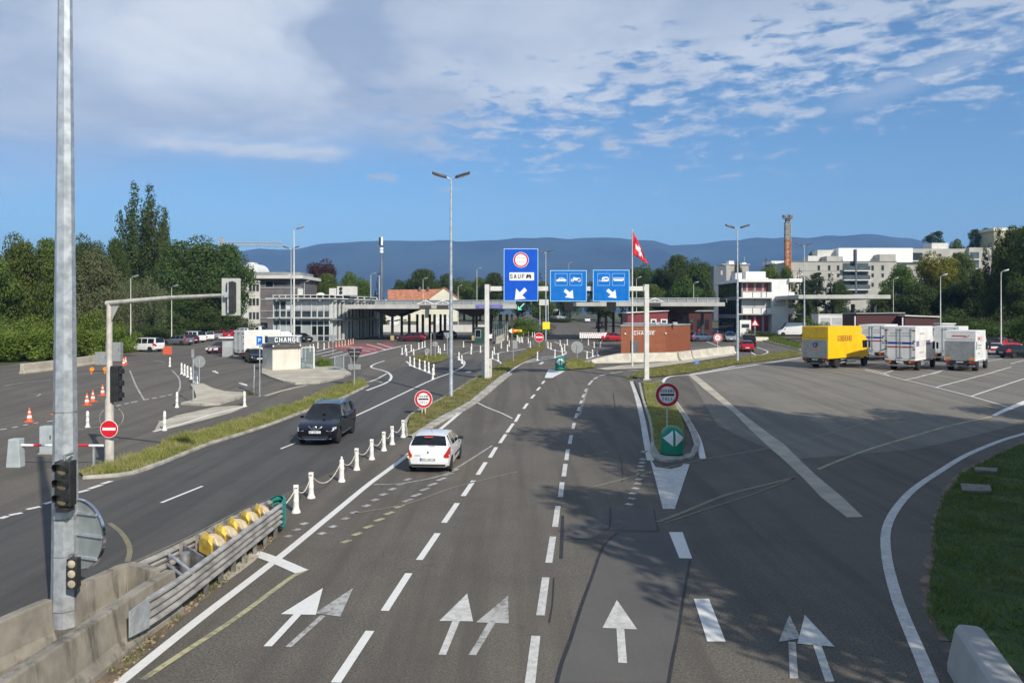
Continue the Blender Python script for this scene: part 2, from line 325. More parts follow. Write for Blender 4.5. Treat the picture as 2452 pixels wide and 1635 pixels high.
# ------------------------------------------------------------------ mesh builder
class MB:
    def __init__(s, T=None):
        s.v = []; s.f = []; s.T = T or Matrix()
    def at(s, T): s.T = T; return s
    def add(s, vs, fs):
        o = len(s.v)
        s.v += [tuple(s.T @ Vector(p)) for p in vs]
        s.f += [tuple(i + o for i in q) for q in fs]
        return s
    def box(s, x0, x1, y0, y1, z0, z1):
        v = [(x, y, z) for z in (z0, z1) for y in (y0, y1) for x in (x0, x1)]
        return s.add(v, [(0, 2, 3, 1), (4, 5, 7, 6), (0, 1, 5, 4), (2, 6, 7, 3), (0, 4, 6, 2), (1, 3, 7, 5)])
    def taper(s, c, sx, sy, z0, z1, k=1.0, ky=None):
        ky = k if ky is None else ky
        v = []
        for z, a, b in ((z0, sx, sy), (z1, sx * k, sy * ky)):
            v += [(c[0] - a / 2, c[1] - b / 2, z), (c[0] + a / 2, c[1] - b / 2, z), (c[0] + a / 2, c[1] + b / 2, z), (c[0] - a / 2, c[1] + b / 2, z)]
        return s.add(v, [(3, 2, 1, 0), (4, 5, 6, 7), (0, 1, 5, 4), (1, 2, 6, 5), (2, 3, 7, 6), (3, 0, 4, 7)])
    def _ext(s, a, b):
        n = len(a)
        area = 0
        return s.add(a + b, [tuple(range(n))[::-1], tuple(range(n, 2 * n))] + [(i, (i + 1) % n, n + (i + 1) % n, n + i) for i in range(n)])
    def prism(s, poly, z0, z1):
        return s._ext([(x, y, z0) for x, y in poly], [(x, y, z1) for x, y in poly])
    def plate(s, poly, yf, yb):           # outline in x, z; thickness along y
        return s._ext([(x, yf, z) for x, z in poly], [(x, yb, z) for x, z in poly])
    def slab(s, poly, x0, x1):            # outline in y, z; thickness along x
        return s._ext([(x0, y, z) for y, z in poly], [(x1, y, z) for y, z in poly])
    def loft(s, rings, closed=True, caps=True):
        n = len(rings[0]); v = [p for r in rings for p in r]; f = []
        m = n if closed else n - 1
        for k in range(len(rings) - 1):
            for i in range(m):
                j = (i + 1) % n
                f.append((k * n + i, k * n + j, (k + 1) * n + j, (k + 1) * n + i))
        if caps: f += [tuple(range(n))[::-1], tuple(range((len(rings) - 1) * n, len(rings) * n))]
        return s.add(v, f)
    def tube(s, pts, r, n=8, caps=True):
        pts = [Vector(p) for p in pts]; rs = r if isinstance(r, (list, tuple)) else [r] * len(pts)
        rings = []; up = None
        for i, p in enumerate(pts):
            d = (pts[min(i + 1, len(pts) - 1)] - pts[max(i - 1, 0)]).normalized()
            if up is None: up = Vector((0, 0, 1)) if abs(d.z) < 0.9 else Vector((1, 0, 0))
            a = d.cross(up).normalized(); up = a.cross(d).normalized()
            rings.append([tuple(p + (a * math.cos(t) + up * math.sin(t)) * rs[i]) for t in (2 * PI * k / n for k in range(n))])
        return s.loft(rings, True, caps)
    def lathe(s, prof, n=16, c=(0, 0, 0), axis='z', rot=0.0):
        rings = []
        for r, h in prof:
            ring = []
            for k in range(n):
                a = 2 * PI * k / n + rot; x, y = r * math.cos(a), r * math.sin(a)
                p = {'z': (x, y, h), 'y': (x, h, y), 'x': (h, x, y)}[axis]
                ring.append((p[0] + c[0], p[1] + c[1], p[2] + c[2]))
            rings.append(ring)
        return s.loft(rings)
    def ball(s, c, rx, ry, rz, n=10, m=6):
        pr = []
        for k in range(m + 1):
            a = -PI / 2 + PI * k / m
            pr.append((max(0.001, math.cos(a)), math.sin(a)))
        rings = [[(c[0] + rx * r * math.cos(2 * PI * i / n), c[1] + ry * r * math.sin(2 * PI * i / n), c[2] + rz * z) for i in range(n)] for r, z in pr]
        return s.loft(rings)
    def text(s, body, size, x, z, y, thick=0.004, align='CENTER', squash=1.0, weight=0.17, gap=0.30):
        """block capitals in the x, z plane, facing -y, centred on x, z; SIZE is about 1.4 times the cap height"""
        h = size * 0.70; w = h * 0.66 * squash; t = h * weight
        adv = w + h * gap * squash
        tot = sum(adv * (0.5 if c in ' 1' else 1) for c in body) - h * gap * squash
        px = x - tot / 2
        for c in body:
            if c == ' ': px += adv * .5; continue
            lw = w * (.3 if c == '1' else 1)
            for k, line in enumerate(GLYPH.get(c.upper(), GLYPH['O'])):
                closed = len(line) > 2 and line[0] == line[-1]
                p = [Vector((px + t / 2 + a * (lw - t), z - h / 2 + t / 2 + b * (h - t))) for a, b in (line[:-1] if closed else line)]
                n = len(p); L, R = [], []
                for q in range(n):
                    d0 = (p[q] - p[q - 1]) if (q > 0 or closed) else (p[1] - p[0]); d1 = (p[(q + 1) % n] - p[q]) if (q < n - 1 or closed) else d0
                    d0, d1 = d0.normalized(), d1.normalized(); n0, n1 = Vector((-d0.y, d0.x)), Vector((-d1.y, d1.x)); m = (n0 + n1)
                    m = n0 if m.length < .2 else m.normalized(); f = t / 2 / max(.45, m.dot(n0))
                    e = Vector((0, 0)) if closed or 0 < q < n - 1 else (d0 if q else -d0) * t / 2
                    L.append(p[q] + m * f + e); R.append(p[q] - m * f + e)
                yf = y - k * .0012
                for q in range(n if closed else n - 1):
                    r = (q + 1) % n; quad = (L[q], R[q], R[r], L[r])
                    s._ext([(v.x, yf - thick / 2, v.y) for v in quad], [(v.x, yf + thick / 2, v.y) for v in quad])
            px += adv * (.5 if c == '1' else 1)
        return s
    def build(s, name, m, parent=None, smooth=None, bevel=0.0, loc=None):
        me = bpy.data.meshes.new(name); me.from_pydata(s.v, [], s.f); me.update()
        bm = bmesh.new(); bm.from_mesh(me)
        bmesh.ops.recalc_face_normals(bm, faces=bm.faces); bm.to_mesh(me); bm.free()
        me.materials.append(m)
        o = bpy.data.objects.new(name, me); COL.objects.link(o)
        if parent is not None: o.parent = parent
        if loc is not None: o.location = loc
        if smooth:
            for q in me.polygons: q.use_smooth = True
            me.set_sharp_from_angle(angle=rad(smooth if smooth is not True else 40))
        if bevel:
            bv = o.modifiers.new('bevel', 'BEVEL'); bv.width = bevel; bv.segments = 2; bv.limit_method = 'ANGLE'; bv.angle_limit = rad(40)
        return o

def tag(o, label, cat, group=None, kind=None):
    if label: o['label'] = label
    if cat: o['category'] = cat
    if group: o['group'] = group
    if kind: o['kind'] = kind
    return o
def thing(name, label, cat, loc, rz=0.0, group=None):
    o = bpy.data.objects.new(name, None); COL.objects.link(o)
    o.location = loc; o.rotation_euler = (0, 0, rz); o.empty_display_size = 0.3
    return tag(o, label, cat, group)
def clone(root, loc, rz=None, label=None, scale=None, group=None):
    r = root.copy(); COL.objects.link(r); r.location = loc
    if rz is not None: r.rotation_euler = (0, 0, rz)
    if label: r['label'] = label
    if group: r['group'] = group
    if scale: r.scale = scale
    for ch in root.children:
        c = ch.copy(); COL.objects.link(c); c.parent = r
        for g in ch.children:
            d = g.copy(); COL.objects.link(d); d.parent = c
    return r
def circle(r, n=28, cx=0.0, cz=0.0): return [(cx + r * math.cos(2 * PI * k / n), cz + r * math.sin(2 * PI * k / n)) for k in range(n)]
def ringplate(mb, r0, r1, yf, yb, n=32, cx=0.0, cz=0.0):
    a = [(cx + r1 * math.cos(2 * PI * k / n), yf, cz + r1 * math.sin(2 * PI * k / n)) for k in range(n)]
    b = [(cx + r0 * math.cos(2 * PI * k / n), yf, cz + r0 * math.sin(2 * PI * k / n)) for k in range(n)]
    c = [(x, yb, z) for x, _, z in a]; d = [(x, yb, z) for x, _, z in b]
    return mb.loft([a, b, d, c, a], True, False)

# ------------------------------------------------------------------ sheets draped on the terrain
def drape(name, polys, m, off, parent=None, kind=None, grid=None):
    """flat polygons (lists of x, y) laid on the ground OFF above it"""
    bm = bmesh.new()
    for poly in polys:
        try: bm.faces.new([bm.verts.new((x, y, 0)) for x, y in poly])
        except ValueError: pass
    bmesh.ops.triangulate(bm, faces=bm.faces[:])
    ys = [v.co.y for v in bm.verts]
    lo, hi = min(ys), max(ys)
    for k in KN:
        if lo < k < hi:
            bmesh.ops.bisect_plane(bm, geom=bm.verts[:] + bm.edges[:] + bm.faces[:], plane_co=(0, k, 0), plane_no=(0, 1, 0), dist=1e-5)
    for v in bm.verts: v.co.z = gz(v.co.y) + off
    for f in bm.faces:
        f.normal_update()
        if f.normal.z < 0: f.normal_flip()
    me = bpy.data.meshes.new(name); bm.to_mesh(me); bm.free(); me.materials.append(m)
    o = bpy.data.objects.new(name, me); COL.objects.link(o)
    if parent is not None: o.parent = parent
    if kind: o['kind'] = kind
    return o
def gp(pts): return [tuple(G(u, v).xy) for u, v in pts]
def smoothline(pts, step=0.8):
    """Catmull-Rom through world points x, y, resampled"""
    p = [Vector(q).to_2d() if len(q) > 2 else Vector(q) for q in pts]
    if len(p) == 2: q = p
    else:
        e = [2 * p[0] - p[1]] + p + [2 * p[-1] - p[-2]]; q = []
        for i in range(1, len(e) - 2):
            n = max(2, int((e[i + 1] - e[i]).length / step))
            for k in range(n):
                t = k / n
                q.append(0.5 * ((2 * e[i]) + (e[i + 1] - e[i - 1]) * t + (2 * e[i - 1] - 5 * e[i] + 4 * e[i + 1] - e[i + 2]) * t * t + (3 * e[i] - e[i - 1] - 3 * e[i + 1] + e[i + 2]) * t ** 3))
        q.append(p[-1])
    return q
def ribbon(pts, w, w2=None, step=0.8):
    q = smoothline(pts, step); out = []; L = []; R = []
    for i, p in enumerate(q):
        d = (q[min(i + 1, len(q) - 1)] - q[max(i - 1, 0)]).normalized(); n = Vector((-d.y, d.x))
        ww = w if w2 is None else w + (w2 - w) * i / (len(q) - 1)
        L.append(p + n * ww / 2); R.append(p - n * ww / 2)
    return [[tuple(L[i]), tuple(R[i]), tuple(R[i + 1]), tuple(L[i + 1])] for i in range(len(q) - 1)]
def kerb(name, pts, w, h, m, parent=None, kind=None):
    """a raised stone edging along world points"""
    q = smoothline(pts, 1.0); rings = []
    for i, p in enumerate(q):
        d = (q[min(i + 1, len(q) - 1)] - q[max(i - 1, 0)]).normalized(); n = Vector((-d.y, d.x)); z = gz(p.y)
        a, b = p + n * w / 2, p - n * w / 2; c, e = p + n * (w / 2 - 0.02), p - n * (w / 2 - 0.02)
        rings.append([(a.x, a.y, z - 0.02), (a.x, a.y, z + h - 0.02), (c.x, c.y, z + h), (e.x, e.y, z + h), (b.x, b.y, z + h - 0.02), (b.x, b.y, z - 0.02)])
    o = MB().loft(rings).build(name, m, parent)
    if kind: o['kind'] = kind
    return o
def inside(x, y, poly):
    c = False; j = len(poly) - 1
    for i in range(len(poly)):
        (xi, yi), (xj, yj) = poly[i], poly[j]
        if (yi > y) != (yj > y) and x < (xj - xi) * (y - yi) / (yj - yi) + xi: c = not c
        j = i
    return c
def mesh_np(name, V, F, m, parent=None):
    me = bpy.data.meshes.new(name)
    me.vertices.add(len(V)); me.vertices.foreach_set('co', np.asarray(V, dtype=np.float32).ravel())
    k = F.shape[1]
    me.loops.add(F.size); me.loops.foreach_set('vertex_index', F.astype(np.int32).ravel())
    me.polygons.add(len(F)); me.polygons.foreach_set('loop_start', np.arange(0, F.size, k, dtype=np.int32))
    me.update(calc_edges=True); me.validate()
    me.materials.append(m)
    o = bpy.data.objects.new(name, me); COL.objects.link(o)
    if parent is not None: o.parent = parent
    return o
def blades(name, poly, n, h, w, m, seed, off=0.0, lean=0.5):
    """grass: N single blades growing inside POLY (world x, y)"""
    r = np.random.default_rng(seed)
    ph = r.uniform(0, 6, 4)
    xs, ys = [p[0] for p in poly], [p[1] for p in poly]
    pts = []
    while len(pts) < n:
        x, y = r.uniform(min(xs), max(xs)), r.uniform(min(ys), max(ys))
        if inside(x, y, poly): pts.append((x, y, gz(y) + off))
    p = np.array(pts); a = r.uniform(0, 2 * PI, n); hh = h * r.uniform(0.4, 1.25, n) * (0.85 + 0.35 * np.sin(p[:, 0] * 1.7 + ph[0]) * np.sin(p[:, 1] * 1.1 + ph[1]) + 0.2 * np.sin(p[:, 0] * 4.1 + p[:, 1] * 3.3 + ph[2])); ww = w * r.uniform(0.6, 1.3, n)
    side = np.stack([np.cos(a), np.sin(a), np.zeros(n)], 1) * ww[:, None]
    tip = np.stack([r.normal(0, lean, n) * hh, r.normal(0, lean, n) * hh, hh], 1)
    V = np.concatenate([p - side, p + side, p + tip], 1).reshape(-1, 3)
    return mesh_np(name, V, np.arange(3 * n).reshape(n, 3), m)
# ================================================================== ground, roads, markings
LAND = mat('far_land', (0.075, 0.085, 0.035), 0.95, 0.3, 0.05)
xs = [-7500, -3000, -900, -400, -200, -100, -50, 0, 50, 100, 200, 400, 900, 3000, 7500]
ys = [-300, -60, 0, 20] + KN + [700, 1500, 4000, 6500]
bm = bmesh.new(); rows = [[bm.verts.new((x, y, gz(y))) for x in xs] for y in ys]
for j in range(len(ys) - 1):
    for i in range(len(xs) - 1): bm.faces.new((rows[j][i], rows[j][i + 1], rows[j + 1][i + 1], rows[j + 1][i]))
me = bpy.data.meshes.new('ground'); bm.to_mesh(me); bm.free(); me.materials.append(LAND)
ground = bpy.data.objects.new('ground', me); COL.objects.link(ground); tag(ground, 'grassy ground reaching to the horizon under the whole place', 'ground', kind='structure')

def structure(o, label, cat): return tag(o, label, cat, kind='structure')
# main paved area, out to the tree lines on both sides
paved = [(-70, -40), (9, -40), (10.4, 8), (9.9, 14), (9.2, 17)] + [tuple(G(u, v).xy) for u, v in
        [(2272, 1528), (2230, 1476), (2222, 1392), (2240, 1312), (2232, 1256), (2262, 1190), (2300, 1134), (2403, 1083), (2452, 1059)]] + \
        [(36, 38), (60, 44), (75, 60), (75, 150), (48, 190), (22, 240), (19, 400), (2, 400), (-2, 240), (-24, 185), (-50, 160), (-62, 118), (-52, 92), (-48, 70), (-55, 50), (-90, 35), (-90, -40)]
road = structure(drape('road', [paved], ASPH, 0.004), 'grey asphalt carriageway and forecourt with white lane markings', 'road')
road_l = gp([(-40, 1262), (190, 1176), (330, 1137), (484, 1071), (640, 1021), (803, 963), (880, 925), (960, 880), (1080, 858), (1180, 868), (1074, 948), (982, 998), (965, 1050), (640, 1200), (300, 1350), (-40, 1500)])
structure(drape('exit_road', [road_l], ASPH_D, 0.008), 'darker asphalt of the oncoming road left of the crash cushion', 'road')
lot = gp([(1640, 890), (1790, 870), (1920, 842), (2080, 800), (2460, 790), (2460, 1010), (2200, 1075), (1900, 1100), (1720, 1020)])
structure(drape('lorry_park', [lot], ASPH_L, 0.008), 'paler asphalt of the lorry park at right', 'parking')
lane_patch = gp(S('B8', (740, 195), (1180, 195), (1182, 370), (1140, 600), (1110, 800), (1070, 1000), (1045, 1137), (345, 1137), (380, 1010), (430, 880), (500, 660), (570, 470), (640, 280)))
drape('asphalt_patch', [lane_patch], ASPH_N, 0.010, road)
drape('asphalt_patch', [gp(S('B8', (690, 50), (965, 50), (980, 186), (690, 180))), gp(S('B8', (380, 160), (672, 60), (676, 170), (560, 238), (390, 238)))], ASPH_N, 0.009, road)
seams = []
for pts, w in ((S('B8', (730, 197), (640, 280), (570, 470), (500, 660), (430, 880), (380, 1010), (345, 1150)), .07), (S('B8', (1182, 370), (1140, 600), (1110, 800), (1070, 1000), (1045, 1150)), .06),
               (S('B8', (740, 190), (980, 190)), .02), (S('B8', (385, 90), (380, 240), (375, 360)), .09), (S('B8', (680, 45), (676, 172), (565, 172)), .04), (S('B8', (955, 50), (980, 188)), .04),
               (S('B8', (330, 480), (320, 650), (300, 760)), .03), (S('B2', (980, 850), (990, 940), (1005, 1020)), .05), (S('B5', (290, 780), (302, 900), (304, 990)), .03),
               (S('B8', (390, 238), (560, 236)), .03)):
    seams += ribbon(gp(pts), w)
drape('tar_seam', seams, TAR, 0.013, road)

# ---- white lines
def line(pts, w, m=LINE, name='lane_line', w2=None, off=0.014):
    return drape(name, ribbon(gp(pts), w, w2), m, off, road)
line([(262, 1655), (470, 1488), (656, 1345), (790, 1236), (885, 1158), (938, 1119), (974, 1091), (1048, 1033), (1125, 968), (1190, 916), (1253, 869), (1300, 856), (1349, 850), (1356, 842)], 0.21)
line([(341, 1628), (440, 1562), (554, 1488), (640, 1425), (700, 1381), (738, 1363)], 0.13, LINE_Y)
line(S('B7', (30, 72), (190, 130), (360, 205)), 0.34, off=0.019)
dash1 = [((804, 1635), (886, 1511)), ((921, 1463), (979, 1373)), ((1004, 1341), (1048, 1277)), ((1063, 1252), (1095, 1205)), ((1109, 1188), (1134, 1151)), ((1144, 1137), (1163, 1107)), ((1173, 1096), (1188, 1071)),
         ((1197, 1061), (1211, 1040)), ((1214, 1036), (1229, 1014)), ((1234, 1010), (1244, 992)), ((1254, 979), (1263, 966)), ((1272, 954), (1280, 945)), ((1286, 935), (1293, 927)), ((1298, 919), (1304, 912))]
dash2 = [((1268, 1645), (1283, 1523)), ((1294, 1474), (1307, 1383)), ((1314, 1348), (1324, 1285)), ((1329, 1262), (1336, 1212)), ((1342, 1190), (1346, 1155)), ((1350, 1141), (1354, 1111)), ((1356, 1102), (1360, 1076)),
         ((1364, 1063), (1368, 1042)), ((1372, 1027), (1375, 1013)), ((1378, 1001), (1382, 990)), ((1384, 984), (1388, 974)), ((1390, 967), (1393, 959)), ((1395, 952), (1399, 944)), ((1401, 937), (1405, 931)), ((1409, 922), (1419, 911)),
         ((1422, 908), (1431, 903)), ((1435, 900), (1453, 896)), ((1462, 894), (1489, 890))]
for a, b in dash1: line([a, b], 0.17, name='lane_dash')
for a, b in dash2: line([a, b], 0.17, LINE_M, name='lane_dash')
for q in (S('B8', (1205, 612), (1300, 612), (1405, 880), (1290, 880)), S('B8', (1050, 195), (1135, 195), (1195, 360), (1115, 358))): drape('lane_dash', [gp(q)], LINE, 0.016, road)
for q in (S('B8', (1020, 0), (1085, 0), (1088, 50), (1010, 47)),): drape('lane_dash', [gp(q)], LINE, 0.014, road)
def arrow(k, shaft, head, m, off=0.016):
    drape('lane_arrow', [gp(S(k, *shaft)), gp(S(k, *head))], m, off, road)
arrow('B7', ((90, 730), (150, 730), (358, 505), (303, 505)), ((213, 503), (460, 508), (509, 319)), LINE)
arrow('B7', ((245, 733), (287, 735), (530, 515), (492, 510)), ((455, 495), (632, 520), (722, 318)), LINE_W, 0.0145)
arrow('B7', ((1323, 790), (1376, 790), (1472, 553), (1420, 553)), ((1328, 551), (1566, 554), (1525, 358)), LINE_M)
arrow('B7', ((1535, 790), (1587, 792), (1722, 566), (1672, 563)), ((1588, 560), (1817, 569), (1813, 372)), LINE_W, 0.0145)
arrow('B8', ((722, 798), (770, 798), (788, 1015), (733, 1013)), ((724, 620), (634, 794), (851, 804)), LINE_M)
arrow('B8', ((1950, 898), (2005, 906), (2086, 1132), (2028, 1130)), ((1900, 713), (1853, 893), (2087, 913)), LINE_M)
arrow('B8', ((1797, 880), (1843, 884), (1859, 1112), (1806, 1110)), ((1804, 713), (1735, 885), (1872, 858)), LINE_W, 0.0145)
# faint survey and joint lines in yellow
line(S('B4', (818, 1290), (1300, 1205), (1740, 1050), (2100, 960), (2352, 900)), 0.10, LINE_YF)
line(S('B5', (0, 1045), (390, 945), (560, 900), (900, 815), (1500, 712), (2100, 560), (2340, 492)), 0.11, LINE_YF)
line(S('B5', (0, 778), (190, 745)), 0.08, LINE_YF)
line(S('B5', (590, 1310), (800, 1230), (1130, 1095), (1420, 1020), (1700, 950)), 0.16, LINE_YF)
line(S('B5', (640, 1320), (1000, 1200), (1400, 1070), (1690, 955)), 0.07, LINE_YF)
line(S('B5', (1880, 885), (2100, 795), (2352, 705)) + S('B6', (520, 272), (650, 240), (800, 208)), 0.15, LINE_Y)
line(S('B6', (810, 203), (880, 170), (985, 130)), 0.22, LINE, w2=0.5)
line(S('B3', (690, 560), (760, 615), (805, 680), (820, 740), (805, 805)), 0.13, LINE_YF)
for x, y in ((200, 1505), (275, 1445), (345, 1388), (735, 1340), (820, 1283), (930, 1220), (1010, 1165), (1090, 1113), (1175, 1063), (1250, 1018), (1320, 972), (515, 1480), (620, 1415)):
    a = G(*S('B4', (x, y))[0]); line([S('B4', (x - 28, y + 9))[0], S('B4', (x + 28, y - 9))[0]], 0.20, LINE_W, 'faded_square')
for x, y in ((740, 1555), (845, 1485), (950, 1417), (1050, 1352), (1145, 1290), (1235, 1228), (1320, 1170), (1400, 1120), (1480, 1065), (1550, 1020), (1635, 970), (1700, 925), (1755, 888)):
    line([S('B4', (x - 40, y + 14))[0], S('B4', (x + 40, y - 14))[0]], 0.17, LINE_W if y < 1200 else LINE_Y, 'faded_square')
line(S('B4', (1000, 1020), (1200, 1015), (1420, 985), (1640, 935), (1750, 880), (1900, 790), (2040, 700), (2110, 655)), 0.10, LINE_W)
line(S('B4', (1960, 245), (2060, 295), (2200, 350), (2300, 400)), 0.10, LINE)
for i in range(12):
    a = S('B2', (690 - i * 8, 800 + i * 27))[0]; line([a, (a[0] - 1.5, a[1] + 3.4)], 0.13, LINE_W, 'faded_square')
for x, y in ((478, 745), (468, 805), (462, 833), (455, 862), (448, 893), (442, 930), (436, 967), (428, 1003), (410, 1040), (388, 1080), (378, 1122), (358, 1168)):
    a, b = S('B5', (x - 12, y + 6), (x + 12, y - 6)); line([a, b], 0.24, LINE_W, 'faded_square')
# wedge and edge lines round the traffic island on the right
drape('painted_wedge', [gp(S('B5', (522, 790), (552, 838), (570, 868), (690, 884), (770, 866), (796, 844), (845, 844), (725, 1206), (630, 1206)))], LINE_M, 0.015, road)
line(S('B5', (378, 178), (420, 300), (465, 480), (490, 620), (530, 815)), 0.30, LINE_M)
line(S('B5', (738, 362), (800, 440), (850, 520), (915, 650), (952, 802)), 0.26)
line(S('B5', (628, 188), (655, 152), (720, 134), (840, 128), (1000, 105), (1300, 58), (1640, 5), (1740, -10)), 0.24)
line(S('B6', (990, 288), (850, 330), (680, 400), (530, 490), (400, 580), (310, 680), (262, 780), (258, 880), (275, 990), (320, 1150), (380, 1300), (440, 1440), (500, 1590)), 0.24, LINE_M)
for q in (((150, -30), (270, 0), (520, 60), (700, 106), (880, 158)), ((350, 22), (450, 0), (640, -52)), ((510, 60), (740, 0), (900, -45)), ((690, 106), (964, 15), (1050, -15))):
    line(S('B6', *q), 0.12)
for q in (((760, 1500), (960, 1465)), ((950, 1548), (1040, 1520)), ((1300, 1566), (1460, 1536)), ((2090, 1460), (2210, 1430)), ((1850, 1440), (2020, 1415)), ((740, 1490), (930, 1540), (1010, 1568))): line(S('R6', *q), 0.12)
drain = gp(S('B5', (835, 130), (885, 125), (1030, 235), (1260, 430), (1600, 680), (1850, 925), (2090, 1125), (2240, 1272), (2110, 1275), (1900, 1110), (1760, 960), (1600, 810), (1340, 575), (1200, 430), (960, 240)))
drape('drain_strip', [drain], CONC_T, 0.016, road)
# oncoming road
line([(386, 1204), (485, 1164)], 0.12, name='lane_dash'); line([(672, 1075), (707, 1061)], 0.12, name='lane_dash')
line([(800, 1018), (849, 997), (951, 949), (1034, 910), (1079, 893), (1108, 878), (1112, 866), (1096, 857)], 0.15)
for a, b in (((0, 1242), (18, 1236)), ((22, 1234), (53, 1228)), ((64, 1220), (97, 1213)), ((106, 1207), (127, 1201)), ((185, 1180), (212, 1173)), ((213, 1171), (243, 1161)), ((244, 1159), (267, 1152))): line([a, b], 0.2, name='edge_dash')
line(S('B1', (85, 730), (300, 645), (355, 600), (358, 560), (320, 525), (250, 500), (150, 475), (135, 455), (180, 430), (285, 395)), 0.2)
line(S('B1', (20, 660), (200, 600), (310, 540)), 0.15)
line(S('B1', (60, 640), (180, 625), (260, 640)), 0.18, LINE_W)
# lines under the rows of white posts
for q in (((468, 322), (600, 285), (745, 238)), ((530, 400), (600, 455), (690, 492), (815, 545)), ((870, 302), (1000, 312), (1150, 320), (1250, 298), (1430, 280)), ((1112, 350), (1150, 395), (1185, 440)),
          ((1490, 335), (1600, 300), (1750, 282), (1880, 258)), ((1500, 372), (1560, 395), (1600, 425), (1560, 462), (1500, 488)), ((0, 350), (130, 320), (330, 260), (560, 215)), ((1060, 240), (1300, 228), (1500, 240))):
    line(S('B1', *q), 0.2)
for q in (((0, 512), (120, 486), (330, 450), (430, 412), (448, 385)), ((242, 342), (290, 362), (400, 386)), ((318, 276), (385, 300), (490, 318)), ((635, 372), (700, 388), (790, 412)), ((640, 326), (1065, 326)), ((812, 438), (818, 376), (1065, 370)), ((690, 466), (785, 430)), ((832, 330), (850, 255))):
    line(S('B2', *q), 0.2)
for q in (((1150, 600), (1300, 590)), ((1400, 578), (1540, 570)), ((1600, 558), (1850, 530)), ((1990, 520), (2120, 505)), ((2180, 498), (2300, 478)), ((1860, 345), (2000, 342)), ((2030, 270), (2200, 340))): line(S('B2', *q), 0.16)
line(S('B2', (1850, 640), (2100, 600), (2352, 548)), 0.2)
for q in (((985, 1500), (1050, 1530), (1150, 1495), (1040, 1450)), ): line(S('R5', *q), 0.18)
arrow('B2', ((140, 525), (165, 530), (200, 515), (170, 508)), ((165, 505), (205, 512), (185, 500)), LINE)
arrow('B1', ((1200, 525), (1240, 530), (1275, 520), (1240, 512)), ((1200, 520), (1215, 528), (1220, 515)), LINE)
drape('painted_wedge', [gp([(1304, 905), (1323, 905), (1353, 889), (1313, 884)])], LINE, 0.015, road)
arrow('R8', ((600, 512), (625, 505), (680, 530), (660, 538)), ((600, 505), (650, 505), (610, 525)), LINE)
arrow('R8', ((905, 655), (930, 640), (1005, 668), (990, 678)), ((900, 640), (960, 650), (915, 660)), LINE)
# left side lines
for q in (((0, 930), (60, 922)), ((110, 912), (160, 902)), ((210, 890), (250, 882)), ((300, 872), (340, 866)), ((420, 858), (500, 845)), ((1040, 718), (1080, 708)), ((1110, 700), (1150, 692)), ((1170, 688), (1230, 676)), ((1280, 665), (1330, 655)), ((1360, 650), (1400, 642)), ((1430, 636), (1480, 628)), ((1500, 622), (1540, 614))): line(S('R7', *q), 0.14, LINE, 'edge_dash')
for q in (((1160, 400), (1200, 500), (1240, 580), (1290, 665)), ((1540, 400), (1600, 470), (1610, 540), (1590, 600)), ((300, 500), (450, 480)), ((240, 610), (360, 608), (330, 630)), ((30, 540), (200, 510), (380, 490)), ((1150, 330), (1350, 310), (1480, 330)), ((660, 440), (830, 425), (960, 410))): line(S('R7', *q), 0.12, LINE_W)
line(S('R7', (690, 930), (900, 905)), 0.1, LINE_W)
# red safety field beside the office
drape('red_marking', [gp(S('R2', (1480, 1400), (1600, 1365), (2000, 1345), (2200, 1395), (1900, 1490), (1750, 1440))), gp(S('R2', (2060, 1340), (2200, 1330), (2310, 1385), (2210, 1405)))], LINE_R, 0.012, road)
for q in (((1320, 1440), (1500, 1395)), ((1300, 1480), (1560, 1420)), ((1380, 1500), (1640, 1440)), ((1480, 1520), (1720, 1460)), ((1600, 1380), (1800, 1395), (1870, 1385)), ((1640, 1365), (2050, 1420)), ((1930, 1350), (2180, 1420)), ((1740, 1400), (1980, 1440)), ((2060, 1340), (2260, 1400))): line(S('R2', *q), 0.22)
line(S('R2', (1840, 1500), (2000, 1460), (2352, 1380)), 0.2)

# ---- raised islands, verges, kerbs
def island(name, px, m, h, label, cat, kind='structure'):
    poly = gp(px); bm = bmesh.new()
    o = drape(name, [poly], m, h); tag(o, label, cat, kind=kind)
    return o, poly
TAN = dict(kind='structure')
def raised(name, px, m, h, label):
    """a low slab with a vertical edge"""
    poly = gp(px); top = drape(name, [poly], m, h); tag(top, label, 'pavement', kind='structure')
    ring = poly + [poly[0]]
    e = MB()
    for (ax, ay), (bx, by) in zip(ring, ring[1:]): e.add([(ax, ay, gz(ay) - 0.03), (bx, by, gz(by) - 0.03), (bx, by, gz(by) + h), (ax, ay, gz(ay) + h)], [(0, 1, 2, 3)])
    e.build('slab_edge', KERB, top)
    return top
raised('kiosk_island', S('R8', (1160, 548), (1250, 590), (1400, 642), (1540, 662), (1660, 655), (1780, 655), (1880, 640), (2080, 590), (2168, 550), (2100, 505), (1990, 478), (1780, 455), (1500, 430), (1250, 450), (1160, 480)), CONC_T, 0.15, 'tan paved island under the exchange kiosk')
raised('splitter_island', S('R8', (355, 682), (420, 672), (500, 668), (600, 720), (740, 757), (860, 768), (985, 772), (985, 800), (690, 892), (520, 905), (250, 890), (380, 858), (425, 830), (400, 740)), CONC_T, 0.15, 'tan paved splitter island left of the exchange kiosk')
drape('chevron_strip', [gp(S('R8', (0, 1090), (200, 1010), (640, 912), (850, 900), (1000, 905), (800, 985), (400, 1090), (100, 1165), (-60, 1200)))], CONC_T, 0.012, road)
line(S('R8', (-60, 1195), (100, 1150), (300, 1095), (560, 1010), (800, 950), (990, 905)), 0.2, off=0.018); line(S('R8', (0, 1080), (300, 1030), (600, 1000)), 0.14, off=0.018)
line(S('R8', (1200, 790), (1400, 730), (1670, 668)), 0.35, CONC_T, 'kerb_strip')
